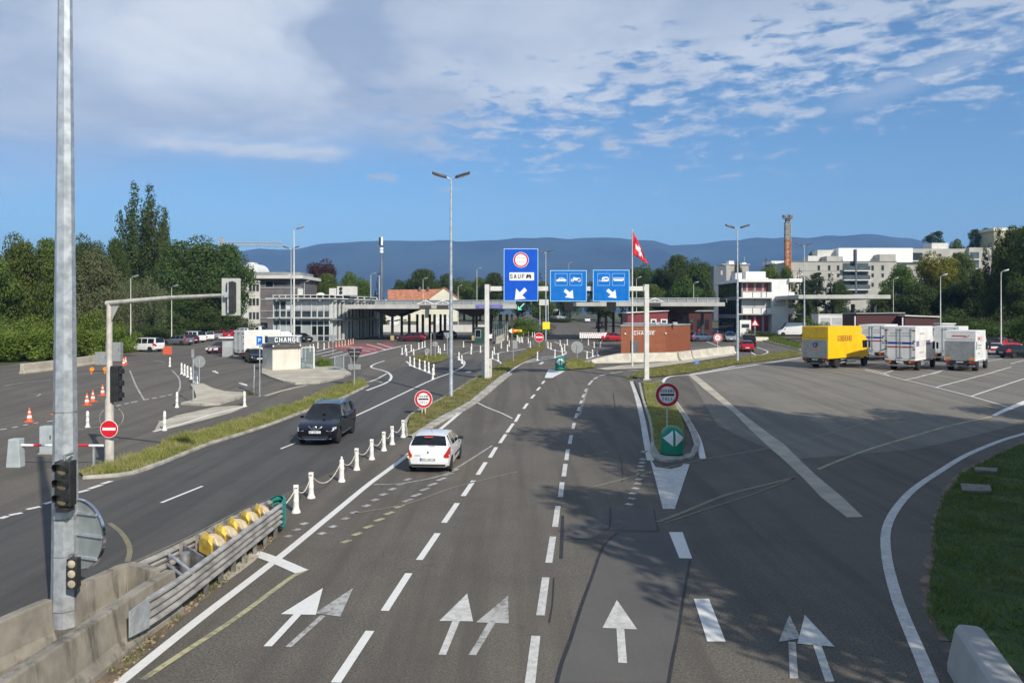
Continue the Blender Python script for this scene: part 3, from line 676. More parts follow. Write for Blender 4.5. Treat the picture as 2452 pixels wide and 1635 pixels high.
v_up = [(188, 1134), (284, 1113), (412, 1056), (500, 1030), (599, 1003), (700, 972), (775, 942), (845, 917), (868, 914)]
v_lo = [(880, 925), (803, 962), (720, 990), (640, 1020), (560, 1046), (484, 1070), (400, 1105), (315, 1135), (250, 1143), (200, 1146)]
vpoly = gp(v_up + v_lo)
structure(drape('verge', [vpoly], TURF, 0.10), 'soil strip under the long grass verge of the oncoming road', 'verge')
kerb('kerb', gp(v_lo[::-1]), 0.22, 0.12, KERB, kind='structure'); kerb('kerb', gp(v_up), 0.10, 0.11, KERB, kind='structure')
GRASSM = leafmat('grass_blades', (0.20, 0.24, 0.055), (0.34, 0.31, 0.11), 0.4, dry=(0.40, 0.34, 0.17))
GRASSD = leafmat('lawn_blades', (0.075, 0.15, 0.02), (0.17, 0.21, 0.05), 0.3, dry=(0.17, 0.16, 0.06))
tag(blades('verge_grass', vpoly, 26000, 0.26, 0.018, GRASSM, 1, 0.09), 'long green and straw coloured grass on the verge of the oncoming road', 'grass', kind='stuff')
m_poly_px = [(974, 1042), (982, 999), (1074, 949), (1145, 905), (1180, 884), (1230, 858), (1285, 827), (1306, 822), (1300, 838), (1270, 860), (1211, 893), (1125, 962), (1053, 1000), (985, 1045)]
mpoly = gp(m_poly_px)
structure(drape('median', [mpoly], TURF, 0.10), 'soil strip under the grassy median with the tall lamp', 'verge')
tag(blades('median_grass', mpoly, 20000, 0.17, 0.02, GRASSM, 2, 0.09), 'short grass on the narrow median below the tall double lamp', 'grass', kind='stuff')
drape('kerb_strip', [gp([(976, 1047), (1053, 1001), (1125, 963), (1211, 894), (1224, 897), (1142, 962), (1068, 1004), (990, 1048)])], KERB, 0.10, road)
kerb('kerb', gp([(990, 1049), (1068, 1005), (1142, 963), (1224, 897)]), 0.15, 0.12, KERB, kind='structure')
kerb('kerb', gp([(974, 1045), (981, 998), (1074, 948), (1145, 904)]), 0.15, 0.12, KERB, kind='structure')
ipoly_px = S('B5', (470, 192), (530, 205), (600, 190), (690, 320), (760, 430), (790, 520), (806, 640), (780, 740), (700, 775), (600, 770), (560, 700), (548, 580), (520, 440), (490, 330))
ipoly = gp(ipoly_px)
structure(drape('traffic_island', [ipoly], TURF, 0.12), 'grassy traffic island carrying the big customs sign', 'verge')
tag(blades('island_grass', ipoly, 9000, 0.15, 0.018, GRASSM, 3, 0.11), 'short grass on the traffic island behind the green beacon', 'grass', kind='stuff')
drape('kerb_strip', [gp(S('B5', (545, 590), (560, 585), (575, 720), (610, 775), (740, 790), (850, 770), (880, 700), (850, 600), (790, 480), (690, 330), (720, 330), (850, 520), (900, 640), (905, 700), (860, 790), (740, 822), (600, 812), (548, 770)))], CONC, 0.10, road)
kerb('kerb', gp(S('B5', (440, 200), (470, 330), (520, 480), (545, 600), (550, 760), (600, 815), (740, 825), (860, 793), (908, 700), (900, 640), (850, 520), (720, 330), (640, 210), (600, 180))), 0.16, 0.13, KERB, kind='structure')
drape('kerb_strip', [gp(S('B5', (398, 185), (440, 150), (500, 310), (455, 325)))], ASPH_D, 0.11, road)
gpoly = gp([(1500, 908), (1540, 889), (1600, 879), (1680, 871), (1790, 857), (1905, 841), (1920, 852), (1860, 862), (1766, 873), (1660, 892), (1590, 902)])
structure(drape('verge', [gpoly], TURF, 0.08), 'grassy strip in front of the concrete barrier and the lorry park', 'verge')
tag(blades('strip_grass', gpoly, 14000, 0.2, 0.03, GRASSM, 4, 0.07), 'grass strip running up to the rear of the yellow lorry', 'grass', kind='stuff')
cpoly = gp(S('R5', (930, 1310), (1100, 1305), (1200, 1330), (1470, 1410), (1470, 1475), (1300, 1435), (1010, 1355)))
structure(drape('verge', [cpoly], TURF_D, 0.10), 'lawn in front of the white customs house', 'verge')
tag(blades('customs_grass', cpoly, 9000, 0.25, 0.05, GRASSD, 5, 0.09), 'green lawn between the white customs house and the yellow lorry', 'grass', kind='stuff')
kerb('kerb', gp(S('R5', (1470, 1478), (1300, 1438), (1010, 1358), (925, 1315))), 0.2, 0.14, KERB, kind='structure')
npoly = gp(S('B2', (450, 490), (640, 480), (770, 540), (770, 570), (620, 585), (455, 592)))
structure(drape('verge', [npoly], TURF, 0.08), 'grassy nose behind the far green beacon', 'verge')
tag(blades('nose_grass', npoly, 5000, 0.2, 0.03, GRASSM, 6, 0.07), 'grass on the nose behind the far green beacon', 'grass', kind='stuff')
opoly = gp(S('B1', (600, 350), (740, 335), (1020, 340), (1010, 365), (920, 410), (820, 430), (700, 415), (630, 395)))
structure(drape('verge', [opoly], TURF, 0.08), 'oval grass island ringed by white posts', 'verge')
tag(blades('oval_grass', opoly, 6000, 0.2, 0.03, GRASSM, 7, 0.07), 'grass on the oval island ringed by white posts', 'grass', kind='stuff')
drape('kerb_strip', [gp(S('B2', (780, 585), (1100, 545), (1700, 500), (2330, 410), (2352, 430), (1800, 520), (1350, 580), (900, 600)))], CONC_T, 0.07, road)
# lawn at the right, in the shade
lawn_px = [(2272, 1535), (2232, 1476), (2225, 1392), (2244, 1312), (2236, 1256), (2264, 1190), (2302, 1134), (2405, 1083), (2460, 1057)]
lawn = [tuple(G(u, v).xy) for u, v in lawn_px] + [(40, 42), (75, 50), (75, -30), (10, -30), (11, 6)]
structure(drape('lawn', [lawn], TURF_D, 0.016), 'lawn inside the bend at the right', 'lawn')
rl = np.random.default_rng(77); edge_pts = smoothline([G(u, v).xy for u, v in lawn_px], .35)
wob_ = np.convolve(rl.uniform(-.05, .26, len(edge_pts) + 2), [.3, .4, .3], 'valid')
out_ = [(p.x - .06 - wob_[i], p.y) for i, p in enumerate(edge_pts)]
drape('soil_edge', [[out_[i], out_[i + 1], (edge_pts[i + 1].x + .3, edge_pts[i + 1].y), (edge_pts[i].x + .3, edge_pts[i].y)] for i in range(len(edge_pts) - 1)], SOIL, 0.012, road)
near = [(G(u, v).x - .12 * (k % 2), G(u, v).y) for k, (u, v) in enumerate(lawn_px)] + [(27, 35), (27, 20), (14, 12), (11.3, 10)]
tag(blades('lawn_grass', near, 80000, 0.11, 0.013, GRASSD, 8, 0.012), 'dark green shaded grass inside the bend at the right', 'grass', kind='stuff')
MANH = mat('manhole_concrete', (0.20, 0.19, 0.17), 0.9, 0.2, 4)
for q, lab in ((S('B6', (640, 565), (790, 572), (800, 605), (650, 600)), 'flat concrete cover lying lower of two in the shaded lawn'), (S('B6', (710, 478), (830, 485), (825, 503), (715, 495)), 'small concrete cover lying higher of two in the shaded lawn')):
    a = gp(q); o = MB().prism(a, 0.03, 0.12).build('inspection_cover', MANH); tag(o, lab, 'manhole cover', 'covers in the lawn')
# soil and rubble beside the crash cushion
spoly = gp([(205, 1650), (330, 1545), (420, 1470), (500, 1395), (560, 1325), (620, 1262), (690, 1240), (650, 1300), (560, 1380), (470, 1450), (390, 1525), (262, 1650)])
drape('soil_strip', [spoly], SOIL, 0.010, road)
drape('concrete_slab', [gp(S('B3', (1360, 915), (1400, 870), (1480, 800), (1560, 760), (1640, 765), (1610, 800), (1520, 870), (1440, 925)))], CONC_T, 0.022, road)
r = np.random.default_rng(5); mb = MB()
for k in range(260):
    while True:
        i = r.integers(0, len(spoly)); j = r.integers(0, len(spoly)); t = r.uniform()
        x = spoly[i][0] * t + spoly[j][0] * (1 - t); y = spoly[i][1] * t + spoly[j][1] * (1 - t)
        if inside(x, y, spoly): break
    s = r.uniform(0.012, 0.04); mb.ball((x, y, 0.012 + s * 0.3), s * r.uniform(0.8, 1.6), s, s * 0.6, 5, 3)
tag(mb.build('gravel', mat('pale_rubble', (0.30, 0.22, 0.15), 0.9, 0.3, 30)), 'loose pale gravel along the foot of the crash cushion', 'gravel', kind='stuff')
tag(blades('weeds', spoly, 700, 0.11, 0.02, GRASSD, 9), 'sparse weeds in the soil along the guardrail', 'weeds', kind='stuff')

# ------------------------------------------------------------------ far hills and the air between
HILLM = mat('forested_hill', (0.017, 0.028, 0.026), 0.95, 0.7, 0.0014)  # broad tone patches in the colour stand in for lit and shaded relief
ridge = [(-900, 655), (-300, 640), (200, 622), (420, 606), (568, 602), (615, 596), (667, 599), (730, 594), (771, 584), (824, 582), (876, 579), (917, 576), (990, 579), (1042, 574), (1095, 579), (1168, 575), (1230, 571), (1293, 569), (1355, 572), (1449, 568),
         (1512, 573), (1564, 574), (1605, 589), (1668, 586), (1710, 581), (1793, 571), (1876, 569), (1939, 571), (1981, 564), (2022, 568), (2069, 561), (2127, 565), (2189, 571), (2241, 584), (2350, 597), (2500, 612), (2900, 640), (3600, 660)]
HD = 5200.0
nx, nd = 220, 12
us = np.linspace(-900, 3600, nx); vs = np.interp(us, [p[0] for p in ridge], [p[1] for p in ridge])
hr = np.random.default_rng(3)
top = EYE + (HV - vs) / FPX * HD + np.interp(np.arange(nx), np.arange(0, nx, 2), hr.uniform(-7, 7, len(range(0, nx, 2)))); V = []
wob = sum(np.interp(np.linspace(0, 1, nx), np.linspace(0, 1, 9 * 2 ** k), hr.uniform(-1, 1, 9 * 2 ** k)) / 2 ** k for k in range(5))
for j in range(nd + 1):
    t = j / nd
    h = np.where(t <= 0.75, (t / 0.75) ** 0.9, 1 - ((t - 0.75) / 0.25) * 0.5)
    gully = hr.uniform(-1, 1, nx) * 14 + wob * 55 * math.sin(PI * min(1, t / 0.75))
    d = HD - 1800 * (1 - t / 0.75) if t <= 0.75 else HD + 900 * (t - 0.75) / 0.25
    z = 4.0 + (top - 4.0) * h + (gully if 0 < t < 0.75 else 0)
    for i in range(nx): V.append(((us[i] - CU) / FPX * HD * (0.85 + 0.15 * d / HD), d, z[i]))
F = [(j * nx + i, j * nx + i + 1, (j + 1) * nx + i + 1, (j + 1) * nx + i) for j in range(nd) for i in range(nx - 1)]
hills = mesh_np('hills', np.array(V), np.array(F), HILLM)
for q in hills.data.polygons: q.use_smooth = True
tag(hills, 'long blue forested mountain ridge along the horizon', 'hills', kind='structure')
hz = bpy.data.materials.new('pale_air'); hz.use_nodes = True; N = NT(hz.node_tree)
for x in list(N.n): N.n.remove(x)
pv = N.new('ShaderNodeVolumePrincipled'); pv.inputs['Color'].default_value = (0.25, 0.51, 1.0, 1); pv.inputs['Density'].default_value = 0.00015; pv.inputs['Anisotropy'].default_value = 0.0
o = N.new('ShaderNodeOutputMaterial'); N.l.new(pv.outputs[0], o.inputs['Volume'])
o = MB().box(-8000, 8000, -500, 7000, -1.5, 640).build('haze', hz); tag(o, 'thin pale blue air over the whole place', 'haze', kind='stuff')
o.display_type = 'WIRE'
# ================================================================== street furniture
def face_cam(p): return 0.0
# ---- concrete walls and the crash cushion, lower left
def wall_run(name, label, pts, h, w0, w1, m=CONC, group=None, cat='barrier', bevel=0.03, z0=None):
    """a cast concrete barrier with sloped faces along world points; PTS are the foot line"""
    q = smoothline(pts, 1.2); rings = []
    for i, p in enumerate(q):
        d = (q[min(i + 1, len(q) - 1)] - q[max(i - 1, 0)]).normalized(); n = Vector((-d.y, d.x)); z = gz(p.y)
        hh = h if not callable(h) else h(i / (len(q) - 1))
        ring = []
        for s, k, zz in ((-1, w0, -0.03), (-1, w0, 0.10), (-1, (w0 + w1) / 2 * 0.9, 0.32 * hh), (-1, w1, hh), (1, w1, hh), (1, (w0 + w1) / 2 * 0.9, 0.32 * hh), (1, w0, 0.10), (1, w0, -0.03)):
            ring.append((p.x + n.x * s * k / 2, p.y + n.y * s * k / 2, z + zz))
        rings.append(ring)
    o = MB().loft(rings).build(name, m, bevel=bevel)
    return tag(o, label, cat, group)
CONC_O = mat('old_concrete', (0.245, 0.222, 0.178), 0.92, 0.16, 1.3, bump=0.5, bscale=26, stain=((0.075, 0.066, 0.05), 0.85, 3.0))
def wp(u, v, z):
    """point at height Z above flat near ground seen at pixel u, v"""
    d = (EYE - z) * FPX / (v - HV); return Vector((XD(u, d), d))
WH = 0.86
# front wall: its top edge runs through these pixels
ft = [wp(-60, 1668, WH), wp(180, 1510, WH), wp(330, 1408, WH), wp(408, 1362, WH)]
wall_run('concrete_barrier', 'stained concrete wall nearest the viewer, meeting the guardrail end', ft, WH, 0.62, 0.22, CONC_O, 'concrete walls round the mast')
bt1 = [wp(-60, 1508, WH), wp(60, 1455, WH), wp(117, 1432, WH)]
wall_run('concrete_barrier', 'stained concrete wall left of the grey mast', bt1, WH, 0.5, 0.2, CONC_O, 'concrete walls round the mast')
bt2 = [wp(196, 1394, WH), wp(260, 1366, WH), wp(312, 1347, WH), wp(372, 1362, WH)]
wall_run('concrete_barrier', 'stained concrete wall right of the grey mast, behind the front wall', bt2, WH, 0.5, 0.2, CONC_O, 'concrete walls round the mast')

def w_beam(mb, pts, zc, h, sgn=1):
    """corrugated guardrail band along world points at height ZC"""
    q = smoothline(pts, 0.7); prof = [(-.01, .5), (.06, .38), (.06, .22), (-.035, .08), (-.035, -.08), (.06, -.22), (.06, -.38), (-.01, -.5)]
    rings = []
    for i, p in enumerate(q):
        d = (q[min(i + 1, len(q) - 1)] - q[max(i - 1, 0)]).normalized(); n = Vector((d.y, -d.x)) * sgn
        a = [(p.x + n.x * o, p.y + n.y * o, zc + k * h) for o, k in prof]; b = [(p.x + n.x * (o - .012), p.y + n.y * (o - .012), zc + k * h) for o, k in prof[::-1]]
        rings.append(a + b)
    mb.loft(rings)
cc = thing('crash_cushion', 'grey corrugated guardrail crash cushion filled with yellow bags', 'crash cushion', on(-6.9, 22.4))
org = cc.location.copy(); LOC = Matrix.Translation(-org)
RZ = 0.86
fr = [wp(352, 1428, RZ), wp(420, 1386, RZ), wp(540, 1300, RZ), wp(600, 1256, RZ), wp(672, 1204, RZ)]
bk = [wp(300, 1352, RZ), wp(400, 1308, RZ), wp(500, 1258, RZ), wp(580, 1217, RZ), wp(650, 1190, RZ)]
for zc in (0.72, 0.43): w = MB(LOC); w_beam(w, fr, zc, 0.255); w.build('guardrail_beam', RAILM, cc, smooth=50)
for zc in (0.72, 0.43): w = MB(LOC); w_beam(w, bk, zc, 0.255, -1); w.build('guardrail_beam', RAILM, cc, smooth=50)
w = MB(LOC); q = smoothline(fr[:2], 0.3)                      # flared shoe at the wall end
p0, p1 = fr[0], fr[0] + (fr[0] - fr[1]).normalized() * 0.55; n = Vector(((fr[1] - fr[0]).y, -(fr[1] - fr[0]).x)).normalized()
w.loft([[(p0.x + n.x * a, p0.y + n.y * a, z) for a, z in ((.05, .86), (.06, .58), (.05, .30), (.035, .30), (.035, .86))], [(p1.x + n.x * a, p1.y + n.y * a, z) for a, z in ((.02, .80), (.03, .58), (.02, .34), (.005, .34), (.005, .80))]])
w.build('end_shoe', GALV, cc)
fq = smoothline(fr, 0.1); bq = smoothline(bk, 0.1)
def along(q, t): return q[min(len(q) - 1, int(t * (len(q) - 1)))]
for k in range(7):
    a = along(fq, 0.34 + 0.105 * k); b = along(bq, 0.30 + 0.11 * k)
    for p in (a, b):
        dd = (b - a).normalized() * (0.08 if p is a else -0.08)
        MB(LOC).box(p.x + dd.x - .04, p.x + dd.x + .04, p.y + dd.y - .05, p.y + dd.y + .05, 0, 0.80).build('post', GALV_D, cc)
    if k < 7:
        # bulkhead plate standing across the cushion, with its yellow ears
        a2, b2 = a * 0.86 + b * 0.14, a * 0.14 + b * 0.86
        ux = (b2 - a2); L = ux.length; ud = ux.normalized(); rd = -(fr[-1] - fr[2]).normalized(); T = LOC @ Matrix(((ud.x, rd.x, 0, a2.x), (ud.y, rd.y, 0, a2.y), (0, 0, 1, 0), (0, 0, 0, 1)))
        MB(T).box(0, L, -.02, .02, .12, .80).build('bulkhead', GALV_D, cc)
        if 0 < k < 6:
            bag = MB(T)
            bag.loft([[(L * .45 + sx * L * .38 * kx, y, z) for sx, z in ((-1, .35), (-1, .72 + up * .5), (-.45, .80 + up), (.45, .80 + up), (1, .72 + up * .5), (1, .35))] for y, up, kx in ((-.52, .0, .88), (-.36, .05, 1.04), (-.2, .09, .97), (-.06, .13, 1.03), (-.03, .06, .9))])
            bag.build('cushion_bag', CREAMBAG, cc, smooth=25, bevel=0.025)
            cap = MB(T); cap.loft([[(L * .62 + sx * L * .33, y, z) for sx, z in ((-1, .5), (-1, .78), (-.5, .84 + up), (.3, .86 + up), (1, .76), (1, .5))] for y, up in ((-.10, .03), (-.03, .10), (.03, .12), (.10, .0))])
            cap.build('cushion_flap', YBAG, cc, smooth=20)
a, b = along(fq, .26), along(bq, .22)
for z in (.72, .48):
    MB(LOC).tube([(a.x, a.y, z), ((a.x + b.x) / 2, (a.y + b.y) / 2, z + .01), (b.x, b.y, z)], .035, 8).build('cross_strut', GALV, cc, smooth=True)
c_ = (a + b) / 2; MB(LOC).lathe([(.11, .25), (.11, .78)], 14, (c_.x - .1, c_.y + .5, 0)).build('steel_drum', GALV_D, cc, smooth=True)
a, b = fq[-1], bq[-1]; d = (fr[-1] - fr[-2]).normalized(); TEAL = mat('teal_paint', (0.02, 0.21, 0.17), 0.5, 0.15, 5)
pts = [a, a + d * .35 + (b - a) * .12, (a + b) / 2 + d * .55, b + d * .35 - (b - a) * .12, b]
for zc in (.74, .50, .26):
    w = MB(LOC); w_beam(w, pts, zc, .21); w.build('nose_band', TEAL, cc, smooth=50)

# ---- white posts with chains along the median
def bollard_bm(h=0.84):
    m = MB()
    m.lathe([(.135, 0), (.135, .03), (.115, .07), (.088, .14), (.080, .34), (.084, .35), (.084, .37), (.078, .38), (.074, .60), (.078, .61), (.078, .63), (.072, .64)], 14)
    return m
def flat_bollard(label, loc, rz, group):
    t = thing('bollard', label, 'bollard', loc, rz, group)
    bollard_bm().build('post', WHITEB, t, smooth=45)
    MB().taper((0, 0), .135, .10, .62, .84, 1.12, 1.0).build('head', WHITEB, t, bevel=.012)
    MB().box(-.045, .045, -.056, -.05, .735, .765).build('slot', BLACKP, t)
    return t
near_px = [(709, 1227), (745, 1192), (818, 1153), (854, 1125), (890, 1100), (919, 1079), (939, 1064), (965, 1047)]
NB = [G(*p) for p in near_px]
labs = ['white flat-headed bollard right behind the teal nose of the crash cushion', 'second white chained bollard from the crash cushion', 'white chained bollard with a round knob instead of a flat head', 'flat-headed bollard next beyond the round-knobbed one',
        'fifth chained bollard, halfway along the row, left of the white hatchback', 'sixth chained bollard, just left of the white hatchback roof', 'seventh chained bollard, last but one before the grassy median', 'last chained bollard, standing at the tip of the grassy median']
proto = None
dirz = math.atan2(NB[-1].y - NB[0].y, NB[-1].x - NB[0].x)
for i, p in enumerate(NB):
    if i == 2:
        t = thing('bollard', labs[i], 'bollard', p, 0, 'chained bollards on the median')
        MB().lathe([(.135, 0), (.135, .03), (.115, .07), (.09, .14), (.086, .42), (.093, .45), (.093, .50), (.086, .53), (.084, .70), (.088, .72), (.07, .79), (.03, .81), (.03, .84), (.042, .87), (.03, .90), (.001, .905)], 16).build('post', WHITEB, t, smooth=45)
    elif proto is None: proto = flat_bollard(labs[i], p, 0.1, 'chained bollards on the median')
    else: clone(proto, p, rng.uniform(-.2, .3), labs[i])
CHAINM = mat('white_chain', (0.74, 0.68, 0.56), 0.6, 0.15, 20)
def chain(a, b, sag, label):
    pts = []
    for k in range(15):
        t = k / 14; p = a.lerp(b, t); p = Vector((p.x, p.y, p.z - sag * 4 * t * (1 - t))); pts.append(p)
    m = MB()
    for k in range(14):
        pass
    n = 46; L = []
    for k in range(n):
        t = k / (n - 1); p = a.lerp(b, t); p.z -= sag * 4 * t * (1 - t); L.append(p)
    for k in range(n - 1):
        c = (L[k] + L[k + 1]) / 2; d = (L[k + 1] - L[k]).normalized(); s = d.cross(Vector((0, 0, 1))).normalized(); u = s.cross(d)
        if k % 2: s = u
        h = (L[k + 1] - L[k]).length * .72
        m.tube([c + d * h * x + s * .014 * y for x, y in ((-.9, .4), (-.6, 1), (.6, 1), (.9, .4), (.9, -.4), (.6, -1), (-.6, -1), (-.9, -.4), (-.9, .4))], .006, 4, False)
    return tag(m.build('chain', CHAINM), label, 'chain', 'chains between the white bollards')
cl = ['short white chain between the first two bollards by the crash cushion', 'white chain hanging low between the second bollard and the round-knobbed one', 'white chain from the round-knobbed bollard to the next one away', 'white chain between the fourth and fifth median bollards', 'white chain between the fifth and sixth median bollards',
      'white chain between the sixth and seventh median bollards', 'farthest white chain, ending at the grassy tip of the median']
for i in range(7):
    chain(NB[i] + Vector((0, 0, .76)), NB[i + 1] + Vector((0, 0, .76)), 0.34 if i != 1 else .5, cl[i])
chain(NB[0] + Vector((0, 0, .76)), Vector((fq[-1].x - .2, fq[-1].y + .5, .62)), .12, 'short white chain from the first bollard to the teal nose of the crash cushion')

# ---- plain white delineator posts farther off
def delineator(label, loc, h=0.85, group='', worn=False):
    t = MB().lathe([(.13, 0), (.13, .04), (.085, .09), (.075, .30), (.082, .31), (.082, .35), (.074, .36), (.072, .58), (.082, .59), (.082, .64), (.07, .65), (.07, .78), (.045, .83), (.001, .85)], 10).build('bollard', WHITEB, None, smooth=45)
    t.location = loc; t.scale = (1, 1, h / .85); return tag(t, label, 'bollard', group)
d0 = None
def place(pxs, label, group, h=.85, tilt=0):
    global d0
    out = []
    for i, (u, v) in enumerate(pxs):
        p = G(u, v); l = label if isinstance(label, str) else label[i]
        if d0 is None: d0 = o = delineator(l, p, h, group)
        else: o = d0.copy(); COL.objects.link(o); o.location = p; o['label'] = l; o['group'] = group; o.scale = (1, 1, h / .85); o.rotation_euler = (rng.uniform(-.03, .03), rng.uniform(-.03, .03) + tilt, 0)
        out.append(o)
    return out
place(S('R7', (783, 905)), 'worn white post standing alone between the mast and the no entry sign', 'white posts at the left entrance')
place(S('R7', (1470, 935)), 'white post at the near tip of the pale painted strip', 'white posts at the left entrance', 1.0)
place(S('R8', (205, 920), (968, 910)), ['white post at the left foot of the splitter island', 'white post at the right tip of the splitter island'], 'white posts at the left entrance', .95)
place(S('R8', (125, 460)), 'white post standing alone beyond the row of six posts', 'white posts at the left entrance', .9)
place(S('R8', (258, 545), (290, 560), (325, 580), (365, 600), (405, 640), (430, 650)), ['farthest of six white posts before the splitter island', 'second farthest of six white posts before the splitter island', 'third farthest of six white posts before the splitter island', 'third nearest of six white posts before the splitter island', 'second nearest of six white posts before the splitter island', 'nearest of six white posts, right at the splitter island tip'], 'row of six white posts', .95)
place(S('B1', (482, 325), (520, 290), (533, 335), (587, 285), (614, 342), (672, 262), (710, 248), (740, 240)), 'white post in the row along the far left side of the oval grass island', 'white posts on the far left of the oval island')
place(S('B1', (572, 450), (620, 465), (678, 485), (740, 507), (785, 525), (838, 550), (830, 602)), 'white post on the curved line left of the oval grass island', 'white posts on the curve left of the oval island', .9)
place(S('B1', (752, 340), (893, 300), (912, 332), (960, 275), (1175, 240)), 'white post standing behind the oval grass island', 'white posts behind the oval island')
place(S('B1', (1265, 270), (1260, 318), (1366, 300), (1122, 385), (1157, 425)), 'white post between the tall double lamp and the left gantry leg', 'white posts right of the tall lamp')
place(S('B1', (1500, 370), (1520, 315), (1565, 400)), 'white post just right of the left gantry leg, behind the grey cabinet', 'white posts behind the grey cabinet')
place(S('B1', (1600, 250), (1670, 285), (1688, 230), (1670, 165), (1908, 240), (1928, 242), (1960, 222)), 'white post on the line beyond the grassy median', 'white posts beyond the grassy median')
place(S('B1', (1778, 160), (1790, 175), (1807, 190), (1825, 180), (1840, 190), (1850, 130), (1908, 115), (1950, 125), (1975, 125), (1905, 195)), 'white post in the dense cluster left of the yellow board', 'cluster of white posts by the yellow board')
place(S('B2', (125, 485), (322, 455), (408, 430), (432, 380)), 'white post on the curved line before the far green beacon', 'white posts before the far green beacon', .95)
place(S('B2', (245, 340), (278, 355), (383, 320), (397, 388), (462, 310)), 'white post on the bent line behind the far green beacon', 'white posts behind the far green beacon')
place(S('B2', (683, 465), (748, 445), (700, 310), (765, 340)), 'white post between the round sign back and the brick kiosk', 'white posts left of the brick kiosk')
place(S('B2', (836, 330)), 'white post leaning sideways left of the brick kiosk', 'white posts left of the brick kiosk', 1.1, .22)
ob = place(S('R2', (1468, 1390), (1558, 1385), (1595, 1378), (1632, 1372), (1668, 1365), (1710, 1360), (1738, 1352), (1766, 1345)), 'slim orange and white post beside the red road field', 'orange posts by the red field', .8)
ORW = mat('faded_orange', (0.72, 0.36, 0.26), 0.6, 0.1, 8)
for o in ob:
    o.data = ob[0].data if o is not ob[0] else o.data.copy()
    if o is ob[0]: o.data.materials[0] = ORW
place(S('R2', (1240, 1440), (1280, 1425), (1335, 1400), (1410, 1410)), 'white post between the kiosk shelter and the red road field', 'white posts behind the kiosk')

# ---- traffic cones
def cone(label, loc, s=1.0):
    t = thing('traffic_cone', label, 'traffic cone', loc, rng.uniform(0, 1), 'orange traffic cones in the left lane')
    MB().box(-.2, .2, -.2, .2, 0, .045).lathe([(.155, .046), (.125, .22)], 16).build('base', ORANGE, t, smooth=35, bevel=.008)
    MB().lathe([(.126, .221), (.100, .36)], 16).build('reflective_band', SIGNW, t, smooth=35)
    MB().lathe([(.102, .361), (.075, .50)], 16).build('cone_body', ORANGE, t, smooth=35)
    MB().lathe([(.076, .501), (.060, .58)], 16).build('reflective_band', SIGNW, t, smooth=35)
    MB().lathe([(.062, .581), (.034, .75), (.012, .76)], 16).build('cone_tip', ORANGE, t, smooth=35)
    return t
cp = None
for (u, v), l in zip(S('R7', (263, 858), (493, 790), (777, 710), (830, 680), (917, 625), (1122, 340), (1105, 355)),
                     ('nearest orange cone, standing alone left of the mast', 'orange cone half hidden behind the left edge of the mast', 'nearest of the three orange cones right of the mast', 'middle of the three orange cones right of the mast', 'farthest of the three orange cones, beside the traffic light post',
                      'right one of a pair of cones by the grey boxes', 'left one of a pair of cones by the grey boxes')):
    if cp is None: cp = cone(l, G(u, v))
    else: clone(cp, G(u, v), rng.uniform(0, 1.5), l)
# warning lamp board lying across the lane
a, b = G(*S('R7', (822, 428))[0]), G(*S('R7', (940, 425))[0])
t = thing('warning_barrier', 'low dark barrier with an orange lamp at each end', 'road barrier', (a + b) / 2, math.atan2(b.y - a.y, b.x - a.x)); L = (b - a).length
MB().box(-L / 2, L / 2, -.04, .04, .15, .24).build('board', BLACKP, t)
for s in (-1, 1):
    x = s * L / 2; MB().box(x - .05, x + .05, -.2, .2, 0, .12).lathe([(.17, -.06), (.19, 0), (.17, .06)], 14, (x, 0, .36), 'y').build('warning_lamp', LAMPO, t, smooth=35)
q = [G(*p) for p in S('R7', (1460, 258), (1535, 255))]
t = thing('barrier_fence', 'small orange slatted road fence near the white van', 'road barrier', (q[0] + q[1]) / 2); L = (q[1] - q[0]).length
m = MB()
for z in (.12, .45, .8): m.box(-L / 2, L / 2, -.02, .02, z, z + .09)
for k in range(9): x = -L / 2 + L * k / 8; m.box(x - .035, x + .035, -.035, -.022, 0, .95)
m.build('slats', ORANGE, t)

# ---- tall grey mast at the left edge, with signals and the back of a round sign
mb_ = wp(157, 1505, .0); MD = 14.9; mx = XD(156, MD)
t = thing('sign_mast', 'huge octagonal galvanised mast with dead traffic lights at the left edge', 'mast', (mx, MD, 0))
def mw(v): return np.interp(v, [0, 1505, 1640], [29.5, 60, 63]) / FPX * MD / 2 * 1.04
def mz(v): return EYE + (HV - v) / FPX * MD
prof = [(mw(1640), mz(1500) - .15), (mw(1505), mz(1490)), (mw(985), mz(985)), (mw(0), mz(0)), (mw(-300), mz(-300))]
MB().lathe(prof, 8, rot=PI / 8).build('pole', GALV, t)
for v in (985, 1238, 1326, 1456):
    r_ = mw(v); MB().lathe([(r_ + .004, mz(v) - .012), (r_ + .006, mz(v) - .01), (r_ + .006, mz(v) + .01), (r_ + .004, mz(v) + .012)], 8, rot=PI / 8).build('joint_band', GALV_D, t)
